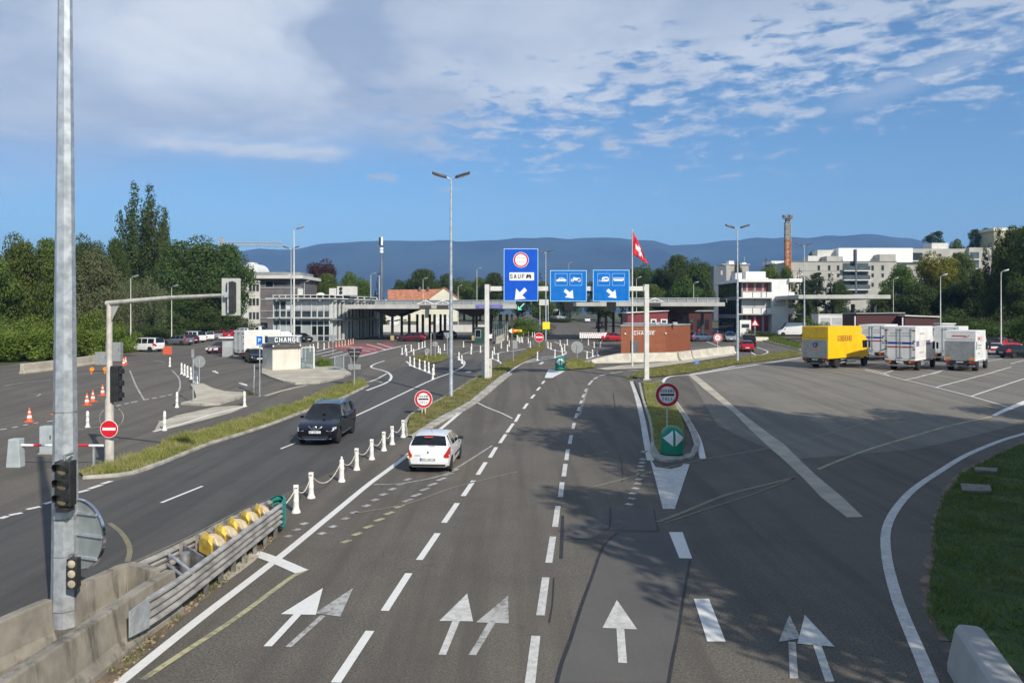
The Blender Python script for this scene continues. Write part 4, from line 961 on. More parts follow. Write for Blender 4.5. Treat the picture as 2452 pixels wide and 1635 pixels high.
def signal_head(parent, c, w, h, depth, lens, visors, name='signal_head'):
    hd = MB().at(Matrix.Translation(c)).box(-w / 2, w / 2, 0, depth, -h / 2, h / 2).build(name, BLACKP, parent, bevel=.015)
    r_ = h / 6 * .78
    for k in (1, 0, -1):
        z = k * h / 3
        MB().at(Matrix.Translation(c)).lathe([(.001, -.015), (r_ * .6, -.012), (r_, .002), (r_, .01)], 18, (0, -.006, z), 'y').build('lens', lens, hd, smooth=True)
        if visors:
            q = [(r_ * 1.22 * math.cos(a), r_ * 1.22 * math.sin(a)) for a in [rad(-20 + 220 * i / 14) for i in range(15)]]
            inn = [(x * .93, y * .93) for x, y in q]
            m = MB().at(Matrix.Translation(c)); rings = []
            for (x, y), (x2, y2) in zip(q, inn):
                out = .20 * (0.45 + .55 * max(0, y / (r_ * 1.22)))
                rings.append([(x, -.001, z + y), (x, -out, z + y), (x2, -out, z + y2), (x2, -.001, z + y2)])
            m.loft(rings).build('visor', BLACKP, hd, smooth=40)
    return hd
sc_ = (MD - .5) / FPX
SX_ = lambda u, dy: XD(u, MD - dy) - mx
def SZ_(v, dy): return EYE + (HV - v) / FPX * (MD - dy)
signal_head(t, (SX_(149, .55), -.55, SZ_(1159, .55)), 38 * sc_, 108 * sc_, .22, LENS, True)
MB().box(SX_(134, .5), SX_(164, .5), -.52, -.30, SZ_(1226, .5), SZ_(1215, .5)).build('mount_bracket', BLACKP, t)
MB().tube([(SX_(155, .45), -.45, SZ_(1106, .45)), (SX_(155, .45), -.45, SZ_(1091, .45)), (SX_(155, .45), -.2, SZ_(1091, .45))], .025, 8).build('mount_bracket', GALV_D, t)
signal_head(t, (SX_(171, .44), -.44, SZ_(1374, .44)), 25 * sc_, 72 * sc_, .16, LENSP, False)
MB().tube([(SX_(166, .36), -.36, SZ_(1338, .36)), (SX_(166, .36), -.36, SZ_(1329, .36)), (SX_(166, .36), -.18, SZ_(1329, .36))], .02, 8).build('mount_bracket', GALV_D, t)
# big disc seen from behind, turned away to the left
SB = mat('sign_back_clear', (0.30, 0.33, 0.33), 0.35, 0.08, 3, metal=0.3)
T = Matrix.Translation(((187 - 156) * MD / FPX - .02, .05, mz(1280))) @ Matrix.Rotation(rad(-21), 4, 'Z'); R_ = 85 / FPX * MD
sg = MB(T).plate(circle(R_ * .97, 40), .0, .015).build('round_sign', SB, t)
m = MB(T); ringplate(m, R_ * .965, R_, -.03, .03, 44); m.build('sign_rim', CHROME, sg, smooth=40)
for z in (-.62, 0.02, .62): MB(T).box(-.62 * R_ if abs(z) > .1 else -.9 * R_, .74 * R_ if abs(z) > .1 else .95 * R_, -.05, -.001, z * R_ - .022, z * R_ + .022).build('sign_rail', GALV, sg)

# ---- cantilever traffic light at the left entrance
B = G(262, 1116); t = thing('cantilever_traffic_light', 'rusty pale cantilever post with a backboarded signal over the exit road', 'traffic light', B)
ztop = EYE + (HV - 728) / FPX * B.y
MB().lathe([(.19, 0), (.17, .1), (.16, 2.6), (.12, 2.7), (.105, ztop)], 12).build('pole', MAST, t, smooth=45)
HP = Vector((XD(538, 27.2), 27.2, EYE + (HV - 707) / FPX * 27.2)) - B
MB().tube([(-.12, .03, ztop + .02), (0.02, 0, ztop + .04), tuple(HP * .55 + Vector((0, 0, ztop * .45 + .06))), tuple(HP)], [.11, .10, .085, .065], 10).build('arm', MAST, t, smooth=45)
dh = Vector((HP.x, HP.y, 0)).normalized()
m = MB(); m.loft([[(x * dh.x + s * dh.y * .01, x * dh.y - s * dh.x * .01, z) for x, z in ((.08, ztop - .75), (.62, ztop - .02), (.08, ztop - .02))] for s in (-1, 1)]); m.build('gusset', MAST, t)
T = Matrix.Translation(HP) @ Matrix.Rotation(rad(10), 4, 'Z')
BOARD = mat('backboard', (0.42, 0.43, 0.39), 0.5, 0.06, 4)
bd = MB(T).box(-.10, .54, -.02, .0, -.72, .60).build('backboard', BOARD, t, bevel=.012)
MB(T).loft([[(x, y, z) for x, z in ((.08, -.55), (.14, -.62), (.40, -.58), (.40, .45), (.30, .5), (.08, .45))] for y in (-.16, -.021)]).build('signal_head', BLACKP, bd, bevel=.02)
MB(T).box(.12, .165, -.2, -.161, -.62, .55).build('head_rail', GALV, bd); MB(T).box(.02, .16, -.26, -.2, -.08, .1).build('clamp', GALV, bd)
# side signal on the post, seen edge-on
hx = (280 - 262) / FPX * B.y; zc = EYE + (HV - 918) / FPX * B.y
T = Matrix.Translation((hx, -.02, zc)); sh = MB(T).box(-.17, .14, -.18, .18, -.70, .70).build('signal_head', BLACKP, t, bevel=.02)
for z in (-.47, 0, .47): MB(T).loft([[(x, y * k, z + .14 * s) for y, s in ((-.13, -.6), (-.13, .5), (-.07, .9), (.07, .9), (.13, .5), (.13, -.6))] for x, k in ((.141, 1), (.25, .9))]).build('visor', BLACKP, sh)
for z in (.62, -.62): MB(T).box(-.3, -.17, -.04, .04, z - .04, z + .04).build('clamp', GALV_D, sh)
# no entry sign on it
nz = EYE + (HV - 1027) / FPX * (B.y - .3); T0 = (XD(261, B.y - .28), B.y - .28, nz)
def no_entry(label, loc, r_, rz=0, post=None):
    t = thing('no_entry_sign', label, 'road sign', loc, rz)
    m = MB(); m.plate(circle(r_, 36), 0, .02); m.build('panel', SIGNW, t)
    m = MB(); m.plate(circle(r_ * .945, 36), -.004, -.0005); m.build('red_disc', SIGNR, t)
    MB().box(-r_ * .74, r_ * .74, -.008, -.0045, -r_ * .15, r_ * .15).build('white_bar', SIGNW, t)
    if post: MB().lathe([(.04, -post), (.04, r_ * .4)], 8, (0, .045, 0)).build('post', GALV, t)
    return t
no_entry('round red no entry sign strapped to the cantilever post', T0, .345)
m = MB(); ringplate(m, .41, .435, -.01, .01, 36); t2 = tag(m.build('hoop', GALV_D, None), 'thin metal hoop behind the no entry sign post', 'hoop'); t2.location = (XD(267, B.y + .25), B.y + .25, EYE + (HV - 1002) / FPX * B.y); t2.rotation_euler = (0, 0, .5)
no_entry('small no entry sign by the yellow board far up the road', (*(lambda p: (p.x, p.y))(G(1291, 836)), G(1291, 836).z + EYE * 0 + 1.6), .62, 0, 1.6)

# ---- barrier gate and cabinets at the left entrance
CABM = mat('cabinet_grey', (0.40, 0.44, 0.45), 0.5, 0.06, 3, stain=((0.25, 0.25, 0.22), .4, 3))
g0 = G(36, 1118); t = thing('barrier_gate', 'grey housing with a red and white boom lowered across the left lane', 'barrier gate', g0)
MB().loft([[(x, y, z) for x, z in ((-.26, 0), (.30, 0), (.26, 1.12), (-.16, 1.12))] for y in (-.18, .18)]).build('housing', CABM, t, bevel=.03)
g1 = G(225, 1119); bl = g1 - g0; zb = .86
def lerp(t_): return (bl.x * t_, bl.y * t_, zb)
for i, (a, b) in enumerate(((.06, .24), (.24, .34), (.34, .48), (.48, .62), (.62, .76), (.76, .94), (.94, 1.12))):
    MB().tube([lerp(a), lerp(b)], .045, 8).build('boom_section', SIGNW if i % 2 == 0 else SIGNR, t)
MB().box(bl.x - .035, bl.x + .035, bl.y - .035, bl.y + .035, 0, zb - .05).box(bl.x - .09, bl.x + .09, bl.y - .02, bl.y + .02, zb - .05, zb + .02).build('boom_rest', GALV, t)
def cabinet(label, loc, w, d, h, m=CABM, rz=0, feet=True):
    t = thing('control_cabinet', label, 'cabinet', loc, rz)
    MB().box(-w / 2, w / 2, -d / 2, d / 2, .05, h).build('body', m, t, bevel=.015)
    MB().box(-w / 2 + .05, w / 2 - .05, -d / 2 - .012, -d / 2, .12, h - .08).build('door', m, t, bevel=.006)
    MB().box(w / 2 - .16, w / 2 - .12, -d / 2 - .03, -d / 2 - .013, h * .55, h * .68).build('handle', BLACKP, t)
    if feet: MB().box(-w / 2 - .04, w / 2 + .04, -d / 2 - .04, d / 2 + .04, -.05, .05).build('plinth', CONC, t)
    return t
cabinet('pale grey cabinet beside the red and white boom', G(118, 1085), .62, .4, 1.18)
cabinet('grey cabinet with a dark keyhole at the foot of the left gantry leg', G(1166, 908), .78, .5, 1.62, mat('cabinet_cream', (0.52, 0.51, 0.46), .5, .05, 3))
gx = cabinet('lower left one of two grey boxes at the end of the low wall', G(246, 875), 1.2, .6, 1.3, SIGNBK, 0, False); cabinet('taller right one of two grey boxes at the end of the low wall', G(274, 866), 1.5, .6, 2.0, SIGNBK, 0, False)
# low concrete wall in front of the hedge
LW = [G(52, 895), G(140, 884), G(235, 870)]
wall_run('concrete_barrier', 'low pale concrete wall in front of the leafy bushes', [Vector((p.x, p.y)) for p in LW], .85, .5, .32, CONC_T)

# ---- concrete kerb wall in front of the brick kiosk
a, b, c = G(*S('B2', (640, 520))[0]), G(*S('B2', (1690, 492))[0]), G(*S('B2', (2330, 408))[0])
WALLC = mat('pale_barrier_concrete', (0.50, 0.465, 0.38), .9, .1, .9, bump=.3, bscale=22, stain=((0.28, .25, .2), .4, 1.2))
wall_run('concrete_barrier', 'long pale concrete barrier tapering down before the brick kiosk', [Vector((a.x, a.y + .7)), Vector((b.x - 5, b.y * .6 + a.y * .4)), Vector((b.x, b.y + .6))], lambda t_: .12 + .78 * min(1, t_ / .35), 1.5, .7, WALLC, 'pale barriers before the brick kiosk')
wall_run('concrete_barrier', 'shorter pale concrete barrier right of the brick kiosk with a blunt end', [Vector((b.x + .08, b.y + .6)), Vector(((b.x + c.x) / 2, (b.y + c.y) / 2 + .6)), Vector((c.x, c.y + .6))], lambda t_: .9, 1.4, .65, WALLC, 'pale barriers before the brick kiosk')
# barrier block in the lower right corner
q = [wp(2318, 1492, .8), wp(2452, 1680, .8)]; dq = (q[1] - q[0]).normalized(); nq = Vector((-dq.y, dq.x))
GREYC = mat('smooth_concrete', (0.36, 0.36, 0.345), .8, .06, 2.0, bump=.2, bscale=25)
m = MB(); rings = []
for s, k in ((0.0, .8), (.12, 1), (5.0, 1)):
    p = q[0] + dq * s; rings.append([(p.x + nq.x * o * k, p.y + nq.y * o * k, z) for o, z in ((-.34, -.02), (-.34, .15), (-.23, .72 * (.85 + .15 * k)), (-.17, .80 * (.85 + .15 * k)), (.17, .80 * (.85 + .15 * k)), (.23, .72 * (.85 + .15 * k)), (.34, .15), (.34, -.02))])
tag(m.loft(rings).build('concrete_barrier', GREYC, None, bevel=.03), 'smooth grey concrete barrier in the lower right corner by the lawn', 'barrier')

# ---- green beacons
def beacon(label, loc, w, h):
    t = thing('island_beacon', label, 'traffic beacon', loc)
    prof = [(w / 2, 0), (w / 2, h * .62)] + [(w / 2 * math.cos(a), h * .62 + h * .38 * math.sin(a)) for a in [PI / 2 * k / 10 for k in range(1, 11)]]
    prof[-1] = (.004, h)
    prof[0:0] = []
    MB().lathe(prof, 28).build('body', SIGNG, t, smooth=50)
    MB().lathe([(w / 2 + .012, .0), (w / 2 + .012, .05)], 28).build('base_ring', BLACKP, t, smooth=50)
    for s in (-1, 1):
        m = MB(); rows = []; n_, k_ = 10, 10
        def skin(x, z):
            r_ = w / 2 if z <= h * .62 else w / 2 * math.sqrt(max(0, 1 - ((z - h * .62) / (h * .38)) ** 2))
            return (x, -math.sqrt(max(.0001, r_ * r_ - x * x)) - .012, z)
        for i in range(n_ + 1):
            f = i / n_; x = s * w * (.05 + .40 * f); hh = h * .27 * (1 - f) + .002
            rows.append([skin(x, h * .60 + hh * (2 * j / k_ - 1)) for j in range(k_ + 1)])
        for i in range(n_):
            for j in range(k_): m.add([rows[i][j], rows[i + 1][j], rows[i + 1][j + 1], rows[i][j + 1]], [(0, 1, 2, 3)])
        m.build('white_arrow', SIGNW, t)
    return t
bp_ = G(1609, 1092); beacon('nearer green domed beacon with two white arrowheads on the island tip', (bp_.x, bp_.y, bp_.z + .1), .97, 1.20)
bp_ = G(1341, 887); beacon('far green domed beacon with two white arrowheads at the road fork', (bp_.x, bp_.y, bp_.z + .08), .86, 1.16)

# ---- round customs signs
def customs_sign(label, u, v, r_px, vb, dback=0.0, two=False, plain=False):
    p = G(u, vb); p.y += dback; d = p.y; rr = r_px / FPX * d; zc = EYE + (HV - v) / FPX * d
    t = thing('customs_sign', label, 'road sign', (XD(u, d), d, gz(d)), 0)
    z = zc - gz(d)
    m = MB(); m.plate([(x, zz + z) for x, zz in circle(rr, 44)], 0, .025); m.build('panel', SIGNW, t)
    m = MB(); ringplate(m, rr * .70, rr * .95, -.004, -.0005, 44, 0, z); m.build('red_ring', SIGNR, t)
    if plain:
        MB().box(-rr * .4, rr * .4, -.006, -.001, z - .06 * rr, z + .06 * rr).text('DOUANE', rr * .24, 0, z + rr * .3, -.003).text('ZOLL', rr * .24, 0, z - rr * .3, -.003).build('lettering', SIGNR, t)
    else:
        MB().box(-rr * .56, rr * .56, -.008, -.001, z - .08 * rr, z + .085 * rr).build('black_bar', SIGNK, t, bevel=.01)
        MB().text('DOUANE', rr * .36, 0, z + rr * .32, -.004, squash=.80, weight=.15, gap=.34).build('lettering', SIGNK, t); MB().text('ZOLL', rr * .36, 0, z - rr * .34, -.004, squash=.85, weight=.15, gap=.5).build('lettering', SIGNK, t)
    for sx in ((-.09, .09) if two else (0,)): MB().lathe([(.035, -.05), (.035, z + rr * .5)], 8, (sx, .065, 0)).build('post', POLEW, t, smooth=True)
    return t
customs_sign('large round DOUANE ZOLL sign on the traffic island behind the green beacon', 1598, 945, 29, 1036)
customs_sign('round DOUANE ZOLL sign low on two stubs in the grassy median', 1014, 955.5, 21.5, 995, two=True)
customs_sign('small red-ringed round sign far off beside the brick kiosk barrier', 1718.5, 808.5, 10, 836, plain=True)

# ---- sign gantry
gl, gr = G(1166, 910), G(1551, 912); gd = gl.y
GANM = mat('gantry_paint', (0.66, 0.65, 0.60), .5, .05, 2.5, stain=((0.45, .43, .38), .35, 2))
t = thing('sign_gantry', 'off-white portal gantry carrying three blue lane signs', 'gantry', on(gl.x, gd))
ZB = EYE + (HV - 692) / FPX * gd - gl.z
for x, w_ in ((0, .36), (gr.x - gl.x, .36)):
    MB().taper((x, 0), w_, .34, -.1, ZB + .35, .97).build('gantry_leg', GANM, t, bevel=.03)
    MB().taper((x, 0), w_ * 1.6, .58, -.05, .1, 1).build('base_plate', CONC, t)
W_ = gr.x - gl.x
MB().box(.17, W_ - .17, -.16, .16, ZB - .16, ZB + .20).build('cross_beam', GANM, t, bevel=.02)
for x in (.25, W_ - .25): MB().box(x - .03, x + .03, -.20, .20, ZB - .26, ZB + .34).build('flange', GALV_D, t)
def gx_(u): return XD(u, gd) - gl.x
def gz_(v): return EYE + (HV - v) / FPX * gd - gl.z
def bpoly(pts): return [(x, z) for x, z in pts]
def sign_panel(label, u0, u1, v0, v1, shade=SIGNB):
    c = ((u0 + u1) / 2, (v0 + v1) / 2); d = gd - .40
    s = d / FPX; w, h = (u1 - u0) * s, (v1 - v0) * s
    t = thing('lane_sign', label, 'road sign', (XD(c[0], d), d, EYE + (HV - c[1]) * s), 0, 'blue lane signs on the gantry')
    MB().box(-w / 2, w / 2, 0, .06, -h / 2, h / 2).build('panel', shade, t, bevel=.01)
    b = .055; m = MB()
    for x0, x1, z0, z1 in ((-w / 2 + .01, w / 2 - .01, h / 2 - b, h / 2 - .01), (-w / 2 + .01, w / 2 - .01, -h / 2 + .01, -h / 2 + b), (-w / 2 + .01, -w / 2 + b, -h / 2 + b, h / 2 - b), (w / 2 - b, w / 2 - .01, -h / 2 + b, h / 2 - b)): m.box(x0, x1, -.004, -.0005, z0, z1)
    m.build('white_border', SIGNB_E, t)
    for z in (-.3 * h, .3 * h): MB().box(-w * .4, w * .4, .061, .24, z - .03, z + .03).build('sign_bracket', GALV_D, t)
    return t, s, c
def px(s, c, k, pts): return [((u - c[0]) * s, (c[1] - v) * s) for u, v in S(k, *pts)]
SIGNB2 = mat('sign_blue_light', (0.0, 0.155, 0.55), .35, .05, 2)
t1, s1, c1 = sign_panel('tall blue lane sign with SAUF plate and white arrow down left', 1206, 1289, 595, 721)
m = MB(); m.plate(circle(.60, 40, 0, ((c1[1] - 622.5) * s1)), -.005, -.0005); m.build('white_disc', SIGNW, t1)
m = MB(); ringplate(m, .455, .565, -.009, -.0052, 40, 0, ((c1[1] - 622.5) * s1)); m.build('red_ring', SIGNR, t1)
pz = (c1[1] - 662) * s1
for z in (.16, -.14): MB().box(-.36, .36, -.008, -.0055, (c1[1] - 622.5) * s1 + z - .012, (c1[1] - 622.5) * s1 + z + .012).build('faint_line', SIGNBK, t1)
MB().plate(px(s1, c1, 'R4', [(305, 480), (312, 472), (600, 472), (608, 480), (608, 562), (600, 570), (312, 570), (305, 562)]), -.005, -.0005).build('white_plate', SIGNW, t1)
MB().text('SAUF', .50, -.29, pz, -.0075, .003, squash=.92, weight=.16, gap=.30).build('lettering', SIGNK, t1)
m = MB(); car_ = px(s1, c1, 'R4', [(510, 520), (520, 498), (532, 494), (545, 506), (552, 494), (560, 494), (572, 515), (572, 548), (562, 548), (556, 538), (528, 538), (520, 548), (510, 545)])
m.plate(car_, -.009, -.0055); m.build('car_symbol', SIGNK, t1)
m = MB(); m.plate(px(s1, c1, 'R4', [(530, 525), (545, 522), (556, 525), (545, 530)]), -.0125, -.0095); m.build('car_window', SIGNW, t1)
def arrow_plate(t_, s, c, pts): MB().plate(px(s, c, 'R4', pts), -.006, -.0005).build('white_arrow', SIGNW, t_)
arrow_plate(t1, s1, c1, [(372, 806), (388, 668), (432, 716), (490, 657), (522, 692), (462, 750), (510, 792)])
t2_, s2, c2 = sign_panel('middle blue lane sign with car and motorcycle symbols', 1317, 1405, 647, 722, SIGNB2)
arrow_plate(t2_, s2, c2, [(1090, 790), (985, 776), (1018, 745), (970, 706), (992, 673), (1045, 714), (1080, 685)])
t3, s3, c3 = sign_panel('right blue lane sign with caravan and coach symbols', 1419.5, 1507.5, 646, 722, SIGNB2)
arrow_plate(t3, s3, c3, [(1616, 788), (1510, 775), (1545, 745), (1492, 702), (1515, 670), (1570, 714), (1603, 685)])
def frame(t_, s, c, x0, x1):
    m = MB(); (a, b), (e, f) = px(s, c, 'R4', [(x0, 484), (x1, 633)])
    k = .022
    for q_ in ((a, e, b - k, b), (a, e, f, f + k), (a, a + k, f + k, b - k), (e - k, e, f + k, b - k)): m.box(q_[0], q_[1], -.004, -.0005, q_[2], q_[3])
    m.build('symbol_frame', SIGNB_E, t_)
for t_, s, c, xs_ in ((t2_, s2, c2, ((863, 1015), (1043, 1195))), (t3, s3, c3, ((1385, 1536), (1565, 1718)))):
    for x0, x1 in xs_: frame(t_, s, c, x0, x1)
def sym(t_, s, c, pts, holes=(), name='vehicle_symbol'):
    o = MB().plate(px(s, c, 'R4', pts), -.006, -.0005).build(name, SIGNW, t_)
    for h in holes: MB().plate(px(s, c, 'R4', h), -.009, -.0065).build('symbol_detail', SIGNB2, t_)
def disc(x, y, r_): return [(x + r_ * math.cos(2 * PI * k / 14), y + r_ * math.sin(2 * PI * k / 14)) for k in range(14)]
sym(t2_, s2, c2, [(878, 575), (880, 562), (900, 556), (920, 537), (960, 535), (985, 552), (1002, 562), (1002, 577), (990, 580), (980, 586), (962, 580), (915, 580), (900, 586), (888, 580)], [[(916, 553), (928, 542), (945, 541), (945, 553)], [(950, 553), (950, 541), (962, 542), (976, 553)]])
sym(t2_, s2, c2, [(1090, 560), (1086, 535), (1098, 528), (1120, 537), (1170, 540), (1176, 556), (1150, 572), (1110, 572)])
for x in (1077, 1160): sym(t2_, s2, c2, disc(x, 568, 19), [disc(x, 568, 9)])
sym(t3, s3, c3, [(1437, 583), (1437, 545), (1450, 528), (1505, 525), (1522, 540), (1524, 575), (1500, 583)], [[(1470, 558), (1470, 542), (1510, 542), (1510, 556)], [(1452, 572), (1452, 555), (1462, 555), (1462, 572)]])
sym(t3, s3, c3, [(1398, 580), (1408, 568), (1440, 572), (1440, 580)]); sym(t3, s3, c3, disc(1410, 574, 11))
sym(t3, s3, c3, [(1580, 572), (1580, 538), (1590, 535), (1702, 535), (1706, 545), (1703, 572), (1690, 578), (1600, 578)], [[(1588, 552), (1588, 541), (1696, 541), (1696, 552)]])
def lane_signal(label, u0, u1, v0, v1, green=False):
    d = gd - .35; s = d / FPX; w, h = (u1 - u0) * s, (v1 - v0) * s
    t = thing('lane_signal', label, 'lane signal', (XD((u0 + u1) / 2, d), d, EYE + (HV - (v0 + v1) / 2) * s), 0, 'lane signals under the blue signs')
    MB().box(-w / 2, w / 2, -.1, .2, -h / 2, h / 2).build('housing', BLACKP, t, bevel=.015)
    MB().box(-w / 2 + .05, w / 2 - .05, -.105, -.1005, -h / 2 + .05, h / 2 - .05).build('display', SIGNK, t)
    if green:
        GL = mat('green_signal_light', (0.1, 0.5, 0.35), .4, .05, 4, emit=((0.25, 0.9, 0.62), 0.7))
        m = MB(); m.plate([(-.26, -.30), (-.26, -.02), (-.19, -.02), (-.19, -.185), (.20, .22), (.25, .17), (-.14, -.23), (.02, -.23), (.02, -.30)], -.112, -.106); m.build('green_arrow', GL, t)
    return t
lane_signal('black lane signal showing a green arrow under the tall blue sign', 1237.5, 1259, 722.5, 743, True)
lane_signal('dark lane signal under the middle blue sign', 1352, 1373, 723, 744); lane_signal('dark lane signal under the right blue sign', 1453, 1475, 723, 744)

# ---- lamps
def lamp(label, u, vtop, vbase=None, d=None, double=True, hw=None, group='double street lamps', thin=1.0, dark=True, headl=None, cat='street lamp'):
    p = G(u, vbase) if vbase else on(XD(u, d), d); d = p.y
    h = EYE + (HV - vtop) / FPX * d - p.z
    t = thing('street_lamp', label, cat, p, 0, group)
    MB().lathe([(.16 * thin, -.05), (.135 * thin, .05), (.125 * thin, h * .3), (.055 * thin, h)], 10).build('pole', POLEW if not dark else GALV, t, smooth=True)
    MB().taper((0, 0), .34 * thin, .34 * thin, -.05, .03).build('base_plate', GALV_D, t)
    L = headl or .95
    for s in ((-1, 1) if double else (1,)):
        MB().tube([(0, 0, h - .02), (s * .08, 0, h + .02), (s * .30, 0, h + .16)], .035 * thin, 6).build('arm', GALV, t, smooth=True)
        x0 = s * .28; m = MB()
        rings = [[(x0 + s * L * k, yy * wd, h + .14 + L * .30 * k + zz) for yy, zz in ((-1, -.02), (-.8, .07), (0, .12), (.8, .07), (1, -.02), (.7, -.07), (-.7, -.07))] for k, wd in ((0, .07), (.15, .16), (.6, .22), (.93, .19), (1.0, .09))]
        hd = m.loft(rings).build('lamp_head', SIGNBK if not dark else mat('lamp_head_dark', (0.07, 0.075, 0.085), .4, .1, 4), t, smooth=45)
        MB().loft([[(x0 + s * L * k, yy * wd, h + .14 + L * .30 * k - .072 + zz) for yy, zz in ((-1, 0), (-.6, -.05), (.6, -.05), (1, 0))] for k, wd in ((.2, .1), (.5, .15), (.9, .12))]).build('lens', LAMPW, hd, smooth=True)
    return t
lamp('tallest double-headed lamp, rising from the grassy median against the sky', 1080, 430, 953, thin=1.0)
lamp('double-headed lamp on the grass strip left of the yellow lorry', 1766, 549, 868)
lamp('double-headed lamp rising behind the white panel van', 1926, 590, d=116)
lamp('double-headed lamp seen through the gap between the tall and middle blue signs', 1307, 606, d=125, group='double street lamps')
lamp('slim double-headed lamp close beside the single lamp by the glass office', 697, 597, d=119)
lamp('pale single-headed lamp in front of the glass office', 704, 551, d=92, double=False, dark=False, group='single street lamps', headl=.95)
for lab, u, v, d, th in (('small lamp behind the glass office roof plant', 888, 658, 150, .7), ('small lamp rising before the red-roofed house', 1013, 669, 160, .7), ('small far lamp right of the red-roofed gable', 1097, 686, 190, .7), ('taller far lamp left of the left gantry leg', 1142, 645, 170, .7),
                         ('small lamp right of the flagpole', 1524, 667, 150, .7), ('thin far lamp above the middle blue sign', 1362, 631, 240, .7), ('small lamp behind the right canopy roof', 1661, 679, 150, .7), ('slim lamp in front of the yellow-green tree', 2252, 662, 110, .7), ('small lamp before the dark trees above the canopy', 2139, 669, 150, .6),
                         ('dark slim lamp against the shaded trees at far right', 2397, 652, 100, .7), ('slim lamp before the willow at left, beside the white van', 313, 666, 98, .6), ('slim lamp behind the grey estate car at left', 411, 688, 118, .6), ('small lamp behind the glass office front', 729, 676, 150, .6)):
    lamp(lab, u, v, d=d, double=False, thin=th, dark=False, group='small street lamps', headl=.7)
# ---- flag
f0 = on(XD(1514, gd + 12), gd + 12); fh = EYE + (HV - 552) / FPX * f0.y - f0.z
t = thing('flagpole', 'tall flagpole flying a drooping red flag with a white cross', 'flagpole', f0)
MB().lathe([(.09, 0), (.075, fh * .5), (.045, fh), (.06, fh + .02), (.001, fh + .1)], 10).build('pole', POLEW, t, smooth=True)
s = f0.y / FPX; FLR = mat('flag_red', (0.62, 0.015, 0.03), .7, .08, 3)
def flagpt(a, b):
    # a along the fly 0..1, b down the hoist 0..1 ; hangs and sags to the right
    x = a * 36
    zt, zb = 78 * a ** 1.05, 57 + 24 * a ** 1.3
    z0 = 2 + zt * (1 - b) + zb * b; drop = 0
    y = .18 * math.sin(a * 9 + b * 2.5) * a ** .5 + .10 * math.sin(a * 17 + b * 4)
    return ((2 + x) * s, y, fh - (z0 + drop) * s)
n_, m_ = 26, 14
V = [flagpt(i / n_, j / m_) for i in range(n_ + 1) for j in range(m_ + 1)]
def cell(i, j): return i * (m_ + 1) + j
red, wht = [], []
for i in range(n_):
    for j in range(m_):
        a, b = (i + .5) / n_, (j + .5) / m_
        cross = (abs(a - .42) < .085 and .16 < b < .84) or (abs(b - .5) < .12 and .16 < a < .70)
        (wht if cross else red).append((cell(i, j), cell(i + 1, j), cell(i + 1, j + 1), cell(i, j + 1)))
for nm, fs, mm in (('flag_cloth', red, FLR), ('white_cross', wht, SIGNW)):
    used = sorted({k for f in fs for k in f}); ix = {k: i for i, k in enumerate(used)}
    o = MB().add([V[k] for k in used], [tuple(ix[k] for k in f) for f in fs]).build(nm, mm, t, smooth=True)
    sm = o.modifiers.new('cloth', 'SOLIDIFY'); sm.thickness = .012

# ---- parking sign, yield signs, sign backs
def post_sign(name, label, u, vb, vt, h_extra=0, r=.035, cat='road sign', d_off=0, rz=0, m=GALV):
    p = G(u, vb); h = EYE + (HV - vt) / FPX * p.y - p.z
    t = thing(name, label, cat, p, rz); MB().lathe([(r, -.03), (r, h)], 8).build('post', m, t, smooth=True)
    return t, p.y / FPX, p
t, s, p = post_sign('parking_sign', 'blue P parking sign on a grey post before the white box van', 622, 949, 806)
z = lambda v: EYE + (HV - v) * s - p.z
MB().box(-7.2 * s, 7.2 * s, -.07, -.05, z(824), z(805)).build('panel', SIGNB2, t, bevel=.01); MB().text('P', 13 * s, 0, z(814.5), -.075).build('letter', SIGNW, t)
MB().box(-7.2 * s, 7.2 * s, -.07, -.05, z(827.5), z(824.4)).build('supplementary_plate', SIGNB2, t); MB().box(-5.5 * s, 5.5 * s, -.075, -.0705, z(826.4), z(825.6)).build('plate_text', SIGNW, t)
MB().taper((0, 0), .2, .2, -.02, .04).build('foot', GALV_D, t)
t, s, p = post_sign('sign_post', 'bare grey post left of the parking sign', 609, 944, 873, cat='post', r=.045)
MB().taper((0, 0), .13, .13, 0, 1.0).build('sleeve', GALV_D, t)
def tri(r_): return [(-r_, r_ * .58), (r_, r_ * .58), (r_ * .08, -r_ * 1.16), (-r_ * .08, -r_ * 1.16)]
def yield_back(label, u, vb, vt, wpx, m, extra=False, rz=0):
    t, s, p = post_sign('yield_sign', label, u, vb, vt, rz=rz); z0 = EYE + (HV - vt) * s - p.z
    r_ = wpx / 2 * s; m_ = MB(); m_.plate([(x, zz + z0 - r_ * .6) for x, zz in tri(r_)], .045, .065); m_.build('panel', m, t)
    for q_ in (.2, -.3): MB().box(-r_ * (.7 if q_ > 0 else .4), r_ * (.7 if q_ > 0 else .4), .03, .0445, z0 - r_ * .6 + q_ * r_ - .02, z0 - r_ * .6 + q_ * r_ + .02).build('back_rail', GALV, t)
    if extra: MB().box(-.45, .45, .045, .06, z0 - r_ * 2.6, z0 - r_ * 1.95).build('plate', SIGNBK, t)
    return t
DKB = mat('sign_back_dark', (0.030, 0.028, 0.026), .6, .12, 4)
yield_back('dark-backed yield sign on a post at the end of the long grass verge', 848.5, 928, 835, 38, DKB, True)
yield_back('pale-backed yield sign among the white posts left of the tall lamp', 1071, 852, 796, 19, SIGNBK); yield_back('pale-backed yield sign behind the white exchange kiosk', 797, 850, 802, 23, SIGNBK)
